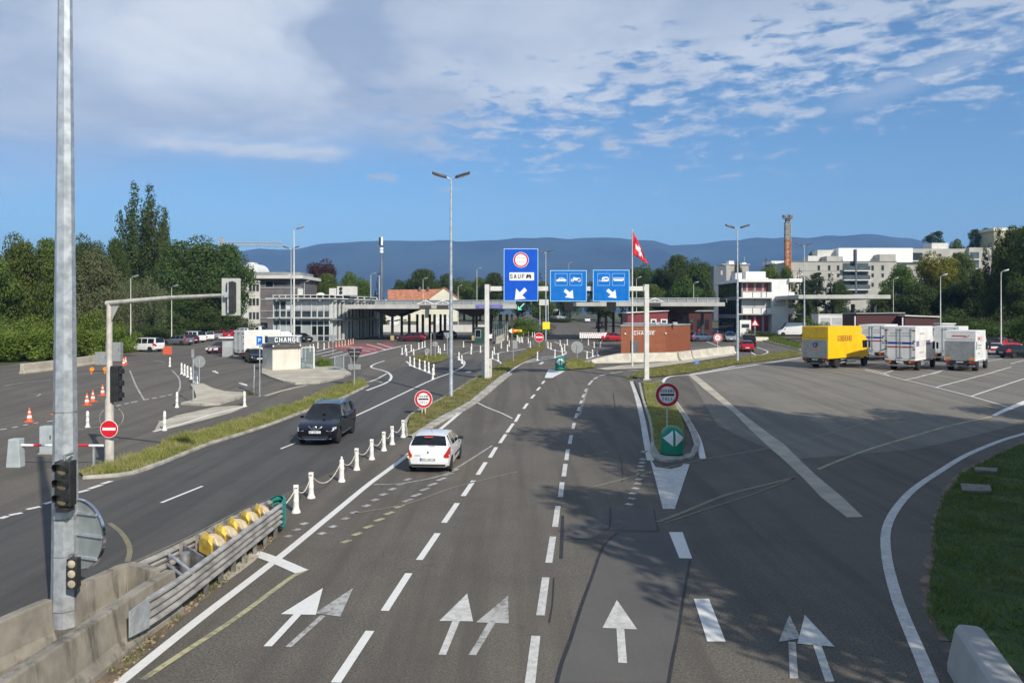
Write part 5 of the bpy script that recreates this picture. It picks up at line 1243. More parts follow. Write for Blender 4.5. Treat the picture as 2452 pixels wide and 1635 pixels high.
def disc_back(label, u, vb, vc, rpx, m=SIGNBK, r=.035, cat='road sign'):
    t, s, p = post_sign('round_sign', label, u, vb, vc - rpx * .4, r=r); z0 = EYE + (HV - vc) * s - p.z
    m_ = MB(); m_.plate([(x, zz + z0) for x, zz in circle(rpx * s, 28)], .05, .07); m_.build('panel', m, t)
    m_ = MB(); ringplate(m_, rpx * s * .97, rpx * s * 1.03, .04, .08, 28, 0, z0); m_.build('panel_rim', GALV, t)
    for q_ in (.45, -.45): MB().box(-rpx * s * .75, rpx * s * .75, .035, .0495, z0 + q_ * rpx * s - .02, z0 + q_ * rpx * s + .02).build('back_rail', GALV, t)
    return t
disc_back('grey back of a round sign above the row of six white posts', 477, 922, 866, 13.5)
disc_back('large grey back of a round sign right of the far green beacon', 1382, 862, 831, 14)
disc_back('grey back of a round sign on a post in the oval grass island', 1042, 860, 824, 6.5); disc_back('ring-shaped sign back at the left end of the oval grass island', 1023, 865, 840, 6)
t, s, p = post_sign('sign_post', 'tall slim post with a narrow plate at the splitter island', 462.5, 968, 836, cat='post'); z0 = EYE + (HV - 836) * s - p.z
MB().box(-3.4 * s, 3.4 * s, -.06, -.04, z0 - 20 * s, z0).build('panel', SIGNBK, t)
t, s, p = post_sign('sign_post', 'slim pale post in the oval grass island', 1032, 854, 798, cat='post', m=POLEW)
t, s, p = post_sign('square_sign', 'grey square sign back on the grassy median beyond the cabinet', 1229, 868, 815); z0 = EYE + (HV - 815) * s - p.z
MB().box(-.1, 10 * s, .04, .06, z0 - 20 * s, z0).build('panel', SIGNBK, t, bevel=.02)
t, s, p = post_sign('yellow_board', 'plain bright yellow square board on a post far up the road', 1308, 830, 771, cat='road sign'); z0 = EYE + (HV - 771) * s - p.z
MB().box(-8.8 * s, 8.8 * s, -.07, -.045, z0 - 17.5 * s, z0).build('panel', YELLOWS, t, bevel=.02)
t, s, p = post_sign('chevron_board', 'orange and white roadwork arrow board left of the yellow board', 1226, 822, 787, cat='road sign'); z0 = EYE + (HV - 787) * s - p.z
MB().plate([(-9 * s, z0 - 5 * s), (-2 * s, z0), (0, z0), (0, z0 - 10 * s), (-2 * s, z0 - 10 * s)], -.07, -.05).build('white_tip', SIGNW, t); MB().box(.001, 5 * s, -.07, -.05, z0 - 10 * s, z0).build('orange_panel', ORANGE, t)
MB().box(5.2 * s, 24 * s, -.07, -.05, z0 - 7 * s, z0 - 2 * s).build('yellow_tail', YELLOWS, t); MB().box(10 * s, 20 * s, -.075, -.0705, z0 - 8 * s, z0 - 4 * s).build('red_stripe', ORANGE, t)
p = G(1668.5, 880); t = thing('marker_sign', 'tiny blue plate on a short stub in the grass before the barrier', 'road sign', p); s = p.y / FPX
MB().lathe([(.025, 0), (.025, .35)], 6).build('post', GALV, t); MB().box(-5.8 * s, 5.8 * s, -.03, -.01, .35, .35 + 7 * s).build('panel', SIGNB2, t); MB().box(-4 * s, 4 * s, -.034, -.0305, .35 + 2.8 * s, .35 + 3.6 * s).build('plate_text', SIGNW, t)
# red and white lattice barrier board
a, b = G(*S('B2', (615, 275))[0]), G(*S('B2', (900, 270))[0]); t = thing('barrier_board', 'white board barrier with rows of dark dots left of the brick kiosk', 'road barrier', (a + b) / 2); L = (b - a).length; s = a.y / FPX
m = MB(); m.plate([(-L / 2, .55), (L / 2 - .6, .55), (L / 2, 1.45), (-L / 2, 1.45)], -.03, .03); m.build('panel', SIGNW, t)
m = MB()
for z, n_ in ((1.3, 14), (.95, 13), (.68, 12)):
    for k in range(n_): x = -L / 2 + .3 + (L - .9) * k / (n_ - 1); m.plate(circle(.085 if z < 1.2 else .10, 8, x, z), -.036, -.031)
m.build('dot_pattern', mat('dull_red', (0.30, 0.09, 0.09), .6, .1, 4), t)
for x in (-L / 2 + .3, L / 2 - .9): MB().box(x - .04, x + .04, .03, .1, 0, 1.2).build('leg', GALV_D, t)
# railing by the brick kiosk and glass rails on the kiosk island
p0, p1 = G(*S('B2', (1405, 425))[0]), G(*S('B2', (1630, 412))[0]); t = thing('railing', 'low grey bar railing in front of the brick kiosk', 'railing', p0, math.atan2(p1.y - p0.y, p1.x - p0.x)); L = (p1 - p0).length
MB().box(0, L, -.02, .02, 1.0, 1.05).box(0, L, -.02, .02, .12, .16).build('rail', GALV, t)
m = MB()
for k in range(20): x = L * k / 19; m.box(x - .015, x + .015, -.015, .015, 0, 1.0)
m.build('railing_bars', GALV, t)
# ================================================================== vehicles
def paintmat(name, col, metallic=0.0, coat=0.5): return mat('car_paint_' + name, col, 0.18, 0.03, 1.5, metal=metallic, coat=coat, spec=.4)
PW, PB, PR, PG, PS, PN = paintmat('white', (0.74, 0.745, 0.74)), paintmat('black', (0.006, 0.008, 0.014), 0.0, .3), paintmat('red', (0.36, 0.012, 0.02)), paintmat('dark_grey', (0.075, 0.08, 0.10), .4), paintmat('silver', (0.46, 0.47, 0.47), .6), paintmat('navy', (0.02, 0.035, 0.085), .3)
PMAR = paintmat('maroon', (0.10, 0.012, 0.025)); PBLUE = paintmat('blue_grey', (0.10, 0.13, 0.20), .4); PGR = paintmat('mid_grey', (0.20, 0.21, 0.22), .5)
SPEC = {
 'hatch': dict(L=3.80, W=1.64, H=1.42, z0=.17, hood0=.70, hood1=.93, belt=.90, beltr=.98, ws=.27, rf=.45, rr=.88, tail=.965, wr=.60, wheel=.29, axf=.175, axr=.825, pil=(.36, .545, .56, .74, .775, .84)),
 'suv': dict(L=4.64, W=1.86, H=1.74, z0=.24, hood0=.86, hood1=1.08, belt=1.06, beltr=1.16, ws=.25, rf=.44, rr=.87, tail=.96, wr=.61, wheel=.36, axf=.195, axr=.80, pil=(.345, .53, .545, .72, .74, .86)),
 'mpv': dict(L=4.40, W=1.84, H=1.80, z0=.20, hood0=.82, hood1=1.12, belt=1.06, beltr=1.08, ws=.21, rf=.36, rr=.965, tail=.985, wr=.72, wheel=.32, axf=.165, axr=.80, pil=(.30, .50, .515, .70, .725, .93)),
 'estate': dict(L=4.60, W=1.80, H=1.47, z0=.18, hood0=.70, hood1=.95, belt=.93, beltr=1.0, ws=.28, rf=.44, rr=.88, tail=.965, wr=.60, wheel=.32, axf=.19, axr=.80, pil=(.36, .535, .55, .71, .73, .86)),
 'saloon': dict(L=4.55, W=1.78, H=1.44, z0=.18, hood0=.70, hood1=.93, belt=.92, beltr=.98, ws=.27, rf=.43, rr=.70, tail=.85, wr=.60, wheel=.31, axf=.19, axr=.81, pil=(.35, .53, .545, .69, .70, .76)),
 'van': dict(L=5.90, W=2.0, H=2.55, z0=.24, hood0=1.0, hood1=1.32, belt=1.30, beltr=1.35, ws=.16, rf=.29, rr=.975, tail=.99, wr=.80, wheel=.35, axf=.165, axr=.80, pil=(.22, .34, .35, .36, .37, .38)),
 'pickup': dict(L=5.0, W=1.9, H=1.95, z0=.25, hood0=.9, hood1=1.15, belt=1.1, beltr=1.12, ws=.16, rf=.30, rr=.46, tail=.50, wr=.75, wheel=.34, axf=.17, axr=.78, pil=(.24, .36, .37, .38, .40, .44)),
}
_shell = {}
def car_shell(kind):
    if kind in _shell: return _shell[kind]
    s = SPEC[kind]; L, W, H = s['L'], s['W'] / 2, s['H']; z0 = s['z0']
    p0, p1, p2, p3, p4, p5 = s['pil']; ws, rf, rr, tail = s['ws'], s['rf'], s['rr'], s['tail']
    h0, h1, b, br, wr = s['hood0'], s['hood1'], s['belt'], s['beltr'], s['wr']
    roof = lambda t: H - .10 * abs((t - (rf + rr) / 2) / ((rr - rf) / 2)) ** 2.4 * (.55 if kind not in ('van', 'mpv') else .3)
    def topz(t):
        if t <= ws: return float(np.interp(t, [0, .012, .04, .10, ws], [h0 - .14, h0 - .08, h0, h0 + (h1 - h0) * .45, h1]))
        if t <= rf: k = (t - ws) / (rf - ws); return h1 + (roof(rf) - h1) * (k ** .92)
        if t <= rr: return roof(t)
        if t <= tail: k = (t - rr) / (tail - rr); return roof(rr) + (br + .06 - roof(rr)) * (k ** 1.15)
        return float(np.interp(t, [tail, (tail + 1) / 2, 1], [br + .06, br - .02, br - .18 if kind != 'saloon' else br - .10]))
    def beltz(t):
        base = float(np.interp(t, [ws, tail], [b, br])); return min(base, topz(t) - .035)
    ts = sorted({0, .012, .04, .10, (ws + .10) / 2, ws, (ws + rf) / 2, rf, p0, p1, p2, p3, p4, p5, (rf + rr) / 2, rr, (rr + tail) / 2, tail, (1 + tail) / 2, 1.0})
    wid = lambda t: W * float(np.interp(t, [0, .012, .04, .10, .2, .8, .95, .985, 1], [.76, .86, .93, .975, 1, 1, .965, .92, .82]))
    rings = []
    for t in ts:
        y = L / 2 - t * L; w = wid(t); zt = topz(t); zs = beltz(t); zl = z0 + float(np.interp(t, [0, .04, .1, .9, .97, 1], [.10, .03, 0, 0, .06, .14]))
        k = min(1, max(0, (zt - zs) / (H - b)))
        rw = w * (1 - (1 - wr * 1.16) * k) if k > .05 else w * .93
        rw = min(rw, w * .95)
        half = [(0, zl), (.78 * w, zl), (.95 * w, zl + .07), (w * .99, zl + .38 * (zs - zl)), (w, zl + .62 * (zs - zl)), (w * .975, zs - .02), (w * .955, zs),
                (rw * 1.0, zs + (zt - zs) * .86 + .0), (rw * .93, zs + (zt - zs) * .955), (rw * .55, zt), (0, zt + .012)]
        full = [(x, y, z) for x, z in half] + [(-x, y, z) for x, z in half[-2:0:-1]]
        rings.append(full)
    n = len(rings[0]); V = [p for r in rings for p in r]; F = []; I = []
    for a in range(len(ts) - 1):
        tm = (ts[a] + ts[a + 1]) / 2
        for i in range(n):
            j = (i + 1) % n; F.append((a * n + i, a * n + j, (a + 1) * n + j, (a + 1) * n + i)); idx = 0
            ii = i if i < 10 else n - 1 - i
            if ii == 6:
                if (ws + rf) / 2 < tm < p1: idx = 3
                elif p2 < tm < p3: idx = 4
                elif p4 < tm < p5: idx = 5
                if kind in ('van', 'pickup') and tm > p1: idx = 0
            if ii in (8, 9):
                if ws < tm < rf: idx = 1
                if rr < tm < tail and kind not in ('van',): idx = 2
            I.append(idx)
    F += [tuple(range(n))[::-1], tuple(range((len(ts) - 1) * n, len(ts) * n))]; I += [0, 0]
    me = bpy.data.meshes.new('shell'); me.from_pydata(V, [], F)
    for q in range(8): me.materials.append(None)
    me.polygons.foreach_set('material_index', I)
    bm = bmesh.new(); bm.from_mesh(me); bmesh.ops.recalc_face_normals(bm, faces=bm.faces); bm.to_mesh(me); bm.free()
    o = bpy.data.objects.new('shell', me); COL.objects.link(o)
    cm = MB(); R = s['wheel']
    for ax in (s['axf'], s['axr']):
        for sx in (-1, 1):
            x0 = sx * (W - .26); x1 = sx * (W + .2)
            cm.lathe([(R * 1.16, min(x0, x1)), (R * 1.16, max(x0, x1))], 26, (0, L / 2 - ax * L, R), 'x')
    cme = bpy.data.meshes.new('cut'); cme.from_pydata(cm.v, [], cm.f)
    for q in range(8): cme.materials.append(None)
    for q in cme.polygons: q.material_index = 7
    bm = bmesh.new(); bm.from_mesh(cme); bmesh.ops.recalc_face_normals(bm, faces=bm.faces); bm.to_mesh(cme); bm.free()
    c = bpy.data.objects.new('cut', cme); COL.objects.link(c)
    md = o.modifiers.new('arches', 'BOOLEAN'); md.operation = 'DIFFERENCE'; md.object = c; md.solver = 'EXACT'
    dg = bpy.context.evaluated_depsgraph_get(); dg.update()
    res = bpy.data.meshes.new_from_object(o.evaluated_get(dg))
    parts = {}
    for idx in (0, 1, 2, 3, 4, 5, 7):
        for side in ((0,) if idx in (0, 1, 2, 7) else (-1, 1)):
            fs = [q for q in res.polygons if q.material_index == idx and (side == 0 or (q.center.x > 0) == (side > 0))]
            if not fs: continue
            used = sorted({k for q in fs for k in q.vertices}); ix = {k: i for i, k in enumerate(used)}
            m2 = bpy.data.meshes.new(kind); m2.from_pydata([res.vertices[k].co for k in used], [], [tuple(ix[k] for k in q.vertices) for q in fs]); m2.update()
            for q in m2.polygons: q.use_smooth = True
            m2.set_sharp_from_angle(angle=rad(34)); m2.materials.append(BLACKP if idx == 7 else GLASS)
            parts[(idx, side)] = m2
    bpy.data.objects.remove(o); bpy.data.objects.remove(c); bpy.data.meshes.remove(me); bpy.data.meshes.remove(cme)
    _shell[kind] = parts
    return parts
_wheels = {}
def wheel(parent, x, y, R, side, w=.20):
    key = (round(R, 3), w)
    if key not in _wheels:
        ty = MB().lathe([(R * .64, -w / 2), (R * .90, -w / 2), (R * .985, -w * .36), (R, -w * .15), (R, w * .15), (R * .985, w * .36), (R * .90, w / 2), (R * .64, w / 2)], 26, axis='x').build('tyre', RUBBER, smooth=40)
        rm = MB().lathe([(R * .66, -w * .45), (R * .66, w * .30), (R * .60, w * .44), (R * .56, w * .30), (R * .16, w * .34), (R * .13, w * .42), (.001, w * .42)], 26, axis='x')
        for k in range(5):
            a = 2 * PI * k / 5; c, s_ = math.cos(a), math.sin(a); q = lambda r, t: (r * c - t * s_, r * s_ + t * c)
            p = [q(R * .14, -R * .05), q(R * .59, -R * .09), q(R * .59, R * .09), q(R * .14, R * .05)]; rm.slab(p, w * .31, w * .43)
        r_ = rm.build('rim', RIM, smooth=35)
        _wheels[key] = (ty.data, r_.data); bpy.data.objects.remove(ty); bpy.data.objects.remove(r_)
    td, rd = _wheels[key]
    o = bpy.data.objects.new('wheel', td); COL.objects.link(o); o.parent = parent; o.location = (x, y, R); o.rotation_euler = (0, 0, 0 if side > 0 else PI)
    r_ = bpy.data.objects.new('rim', rd); COL.objects.link(r_); r_.parent = o
    return o
def car(name, label, cat, loc, rz, kind, paint, detail=1, group=None, k=1.0, rails=False, plate=True, win=None, lower=None):
    s = SPEC[kind]; L, W, H = s['L'], s['W'], s['H']; t = thing(name, label, cat, loc, rz, group); t.scale = (k, k, k)
    pr = car_shell(kind)
    names = {0: 'body', 1: 'windscreen', 2: 'rear_window', 3: 'side_window', 4: 'side_window', 5: 'quarter_window', 7: 'wheel_arch'}
    for (idx, side), m in pr.items():
        o = bpy.data.objects.new(names[idx], m); COL.objects.link(o); o.parent = t
        if idx == 0: o.material_slots[0].link = 'OBJECT'; o.material_slots[0].material = paint; body = o
        elif win and idx in (3, 4, 5): o.material_slots[0].link = 'OBJECT'; o.material_slots[0].material = win
    R = s['wheel']
    for ax in (s['axf'], s['axr']):
        for sx in (-1, 1): wheel(t, sx * (W / 2 - .115), L / 2 - ax * L, R, sx)
    wx = lambda x: float(np.interp(abs(x) / (W / 2), [0, .70, .86, .93, .975, 1.0], [0, .001, .012, .04, .10, .2]))
    def yf(x, z): return L / 2 - L * max(wx(x), float(np.interp(z, [s['hood0'] - .14, s['hood0']], [0, .04]))) + .012
    wx2 = lambda x: float(np.interp(abs(x) / (W / 2), [0, .82, .92, .965, 1.0], [0, 0, .015, .05, .2]))
    def yr(x, z): return -L / 2 + L * max(wx2(x), float(np.interp(z, [s['beltr'] - .18, s['beltr'] + .05], [0, (1 - s['tail'])]))) - .03
    def strip(fn, xs, zs, mt, nm, par, depth=.06):
        m = MB(); rings = []
        for x, (za, zb) in zip(xs, zs): rings.append([(x, fn(x, za), za), (x, fn(x, zb), zb), (x, fn(x, zb) - depth * (1 if fn is yf else -1), zb), (x, fn(x, za) - depth * (1 if fn is yf else -1), za)])
        return m.loft(rings).build(nm, mt, par, smooth=30)
    h0 = s['hood0']; br = s['beltr']
    for sx in (-1, 1):
        strip(yf, [sx * W / 2 * f for f in (.55, .72, .86, .95)], [(h0 - .16, h0 - .10), (h0 - .19, h0 - .06), (h0 - .17, h0 - .03), (h0 - .11, h0 - .02)], LAMPW, 'headlight', t)
        tall = kind in ('hatch', 'mpv', 'van')
        strip(yr, [sx * W / 2 * f for f in (.74, .84, .93, .975)], [(br - .30, br - .16), (br - .34, br - .06), (br - .36, br + .02), (br - .30, br + .02)] if not tall else [(br - .34, br - .26), (br - .37, br - .16), (br - .38, br - .02), (br - .34, br + .02)], LAMPR, 'taillight', t)
        mz_ = s['belt'] + .08; my = L / 2 - L * (s['ws'] + .075)
        MB().loft([[(sx * (W / 2 - .05 + .22 * a), my + yy * .09 * q, mz_ + zz * .075 * q) for yy, zz in ((-1, -.6), (-1, .6), (-.4, 1), (.6, .8), (1, 0), (.5, -.9))] for a, q in ((0, .45), (.25, .8), (.55, 1), (.95, .9), (1.05, .5))]).build('mirror', paint if detail > 1 and paint is PB else BLACKP, t, smooth=45)
    strip(yf, [W / 2 * f for f in (-.62, -.3, 0, .3, .62)], [(.34, .46)] * 5, BLACKP, 'grille', t, .05)
    strip(yr, [W / 2 * f for f in (-.8, -.4, 0, .4, .8)], [(s['z0'] + .13, s['z0'] + .20)] * 5, lower or BLACKP, 'bumper_strip', t, .05)
    if plate:
        MB().box(-.26, .26, L / 2 + .001, L / 2 + .02, .42, .53).build('licence_plate', PLATE, t)
        zp = br - .44 if kind == 'hatch' else br - .36
        MB().box(-.26, .26, -L / 2 - .022, -L / 2 - .002, zp - .055, zp + .055).build('licence_plate', PLATE, t)
    if rails:
        for sx in (-1, 1):
            x = sx * W / 2 * s['wr'] * 1.08; ys = [L / 2 - L * q for q in (s['rf'] + .04, s['rf'] + .1, (s['rf'] + s['rr']) / 2, s['rr'] - .05, s['rr'] + .01)]
            zz = [H - .06, H + .02, H + .055, H + .02, H - .07]; MB().tube([(x, y, z) for y, z in zip(ys, zz)], .02, 6).build('roof_rail', CHROME, t, smooth=True)
    return t

# ---- white hatchback driving away
t = car('hatchback', 'white hatchback driving away beside the chained bollards, left indicator lit', 'car', on(-3.02, 30.75), -rad(4.0), 'hatch', PW, 2, plate=False)
L = 3.8
MB().box(-.24, .28, -L / 2 - .026, -L / 2 - .004, .50, .60).build('licence_plate', PLATE, t); MB().text('857 AKP 06', .085, 0.03, .55, -L / 2 - .029, .002).build('plate_text', SIGNK, t); MB().box(-.29, -.245, -L / 2 - .026, -L / 2 - .004, .50, .60).build('plate_band', SIGNB, t)
MB().plate([(0, .875), (.04, .815), (0, .755), (-.04, .815)], -L / 2 - .012, -L / 2 + .05).build('diamond_emblem', CHROME, t)
MB().box(-.52, -.28, -L / 2 - .010, -L / 2 + .05, .68, .70).build('model_script', CHROME, t)
MB().box(-.16, .16, -L / 2 + .16, -L / 2 + .20, 1.345, 1.37).build('brake_light', mat('brake_light_lit', (0.6, 0.05, 0.05), .3, .05, 8, emit=((1, .05, .03), .4)), t)
MB().tube([(0, -.95, 1.40), (0, -1.25, 1.62)], .006, 5).build('aerial', BLACKP, t)
MB().box(.818, .838, -.55, 1.0, .46, .53).build('side_moulding', BLACKP, t); MB().box(-.838, -.818, -.55, 1.0, .46, .53).build('side_moulding', BLACKP, t)
for y in (.02,): 
    for sx in (-1, 1): MB().box(sx * .815, sx * .845, -.22, -.06, .78, .81).build('door_handle', PW, t)
MB().lathe([(.001, 0), (.045, .004), (.05, .03)], 12, (-.74, -L / 2 + .02, .62), 'y').build('indicator', mat('indicator_lit', (0.9, .35, .03), .3, .05, 8, emit=((1, .35, .02), 1.4)), t)
MB().tube([(0, -L / 2 + .03, 1.06), (.25, -L / 2 + .06, 1.04)], .01, 5).build('rear_wiper', BLACKP, t)
# ---- black crossover coming towards the camera
t = car('crossover', 'black crossover with roof rails coming down the exit road', 'car', on(-8.85, 37.0), PI - rad(1.0), 'suv', PB, 2, rails=True, plate=False)
L = 4.64
MB().box(-.27, .27, L / 2 + .012, L / 2 + .03, .58, .69).build('licence_plate', PLATE, t); TT = MB(Matrix.Rotation(PI, 4, 'Z')); TT.text('WY  224 VJ', .09, 0, .635, -L / 2 - .033, .002).build('plate_text', SIGNK, t)
MB().tube([(-.30, L / 2 - .02, .90), (-.13, L / 2 + .02, .74), (.13, L / 2 + .02, .74), (.30, L / 2 - .02, .90)], .026, 7).build('chrome_grille_band', CHROME, t, smooth=True)
m = MB(); m.lathe([(.075, .0), (.085, .01), (.085, .03), (.07, .04)], 20, (0, L / 2 - .01, .82), 'y').build('round_emblem', CHROME, t); MB().box(-.11, .11, L / 2 + .012, L / 2 + .035, .80, .84).build('emblem_bar', CHROME, t)
MB().tube([(-.72, L / 2 - .10, .33), (-.4, L / 2 + .01, .31), (.4, L / 2 + .01, .31), (.72, L / 2 - .10, .33)], .022, 6).build('skid_trim', CHROME, t, smooth=True)
for sx in (-1, 1):
    MB().lathe([(.055, -.02), (.06, .02), (.001, .03)], 14, (sx * .66, L / 2 - .055, .47), 'y').build('fog_lamp', LAMPW, t)
    MB().tube([(sx * .60, L / 2 - .10, .56), (sx * .72, L / 2 - .15, .50)], .015, 5).build('fog_trim', CHROME, t)
    MB().box(sx * .905, sx * .925, -1.0, 1.0, .36, .40).build('sill_trim', CHROME, t)
    for y in (-.62, .35): MB().box(sx * .905, sx * .93, y - .08, y + .08, .93, .96).build('door_handle', CHROME, t)
MB().box(-.10, .02, .9, 1.0, 1.30, 1.34).build('dashboard_trim', BLACKP, t)

# ---- other cars: (name, label, category, u, v of the near wheel line, yaw, kind, paint)
far = [
 ('small_van', 'white passenger van with dark windows parked side-on before the bushes', 'van', 350, 843, rad(74), 'mpv', PW),
 ('estate_car', 'dark grey estate car parked behind the white passenger van', 'car', 427, 827, rad(70), 'estate', PGR),
 ('parked_car', 'dark maroon car half hidden behind the grey estate car', 'car', 447, 823, rad(66), 'hatch', PMAR),
 ('small_van', 'tall white small van in the parked row behind the grey estate', 'van', 462, 821, rad(60), 'mpv', PW),
 ('parked_car', 'small white hatchback in the parked row right of the tall white van', 'car', 487, 817, rad(58), 'hatch', PW),
 ('parked_car', 'silver car in the parked row before the red ones', 'car', 505, 814, rad(55), 'estate', PS),
 ('parked_car', 'bright red estate car, left of two red cars in the parked row', 'car', 527, 811, rad(60), 'estate', PR),
 ('parked_car', 'bright red hatchback, right of two red cars in the parked row', 'car', 551, 809, rad(60), 'hatch', PR),
 ('parked_car', 'white off-roader parked behind the white box van', 'car', 578, 809, rad(76), 'suv', PW),
 ('panel_van', 'white van nose at the left corner of the glass office', 'van', 633, 806, rad(80), 'pickup', PW),
 ('parked_car', 'black car with pale lamps parked right of the kiosk roof sign', 'car', 722, 820, rad(225), 'estate', PB),
 ('parked_car', 'dark car behind the kiosk roof sign, left of the black one', 'car', 742, 815, rad(228), 'saloon', PG),
 ('small_car', 'small black car tucked beside the front of the white box van', 'car', 612, 870, rad(210), 'hatch', PB),
 ('sports_car', 'low red car left of the brick exchange kiosk', 'car', 1466, 818, rad(-66), 'saloon', PR),
 ('off_roader', 'dark blue estate car right of the brick exchange kiosk', 'car', 1680, 818, rad(-70), 'estate', PBLUE),
 ('parked_car', 'dark car under the right canopy behind the dark blue estate', 'car', 1690, 804, rad(-70), 'suv', PN),
 ('parked_car', 'navy car deeper under the right canopy with a roof box', 'car', 1672, 796, rad(-60), 'suv', PN),
 ('police_car', 'silver estate car with a roof beacon waiting by the small customs sign', 'car', 1748, 819, rad(170), 'estate', PS),
 ('hatchback', 'red hatchback turning in front of the black minivan', 'car', 1787, 843, rad(-12), 'hatch', PR),
 ('minivan', 'black minivan right ahead of the red hatchback', 'car', 1793, 832, rad(-14), 'mpv', PB),
 ('panel_van', 'long white panel van parked before the white customs house', 'van', 1898, 805, rad(84), 'van', PW),
 ('estate_car', 'white car with red rear at the right behind the small white lorry', 'car', 2386, 851, rad(-35), 'hatch', PW),
 ('parked_car', 'dark car behind the white and red one at the right', 'car', 2396, 834, rad(-60), 'estate', PG),
 ('parked_car', 'red car behind the white one at the right edge', 'car', 2412, 838, rad(-70), 'hatch', PR),
 ('saloon_car', 'black car cut off by the right edge of the photo', 'car', 2440, 858, rad(-80), 'estate', PB),
 ('distant_car', 'white car driving away far up the road between the signs', 'car', 1407, 772, rad(-6), 'hatch', PW),
 ('distant_car', 'white minibus front far off left of the yellow board', 'car', 1354, 765, rad(150), 'mpv', PW),
 ('distant_car', 'pale car behind the coach far up the road', 'car', 1314, 763, rad(150), 'estate', PS),
 ('distant_car', 'dark car in the shade left of the brick kiosk, before the road barrier', 'car', 1437, 786, rad(-10), 'suv', PB),
 ('distant_car', 'white car under the right canopy above the brick kiosk roof', 'car', 1537, 779, rad(-20), 'estate', PW),
 ('distant_car', 'maroon car under the left canopy behind the round sign backs', 'car', 985, 818, rad(80), 'estate', PMAR),
 ('distant_car', 'white motor car by the dark booth under the left canopy', 'car', 1160, 816, rad(20), 'hatch', PW),
 ('distant_car', 'dark car deep under the left canopy by the second column', 'car', 1062, 812, rad(60), 'estate', PG),
]
for nm, lab, cat, u, v, yaw, kind, pt in far:
    p = G(u, v); s = SPEC[kind]
    ext = abs(math.cos(yaw)) * s['L'] / 2 + abs(math.sin(yaw)) * s['W'] / 2
    if 1150 < u < 1560 and v < 800: ext = 0
    p = on(XD(u, p.y + ext * .8), p.y + ext * .8)
    kk = 1.0
    t = car(nm, lab, cat, p, yaw, kind, pt, 1, 'cars and vans round the customs post', kk, win=(PW if lab.startswith('long white panel') or nm == 'panel_van' and False else None))
    if nm == 'police_car':
        MB().box(-.5, .5, .1, .35, 1.50, 1.62).build('roof_beacon', SIGNB, t, bevel=.02)
        m = MB()
        for i in range(9):
            for j in range(2):
                if (i + j) % 2 == 0:
                    for sx in (-1, 1): m.box(sx * .912, sx * .915, -1.6 + i * .36, -1.24 + i * .36, .52 + j * .14, .66 + j * .14)
        m.build('checker_stripe', ORANGE, t)
    if 'roof box' in lab: MB().loft([[(x * k_, y, z) for x, z in ((-.4, 1.76), (.4, 1.76), (.36, 2.05), (-.36, 2.05))] for y, k_ in ((-1.0, .8), (-.8, 1), (.7, 1), (1.0, .6))]).build('roof_box', BLACKP, t, smooth=40)
    if nm == 'estate_car' and 'red rear' in lab: MB().box(-.5, .5, -1.93, -1.90, .55, .80).build('red_panel', SIGNR, t)

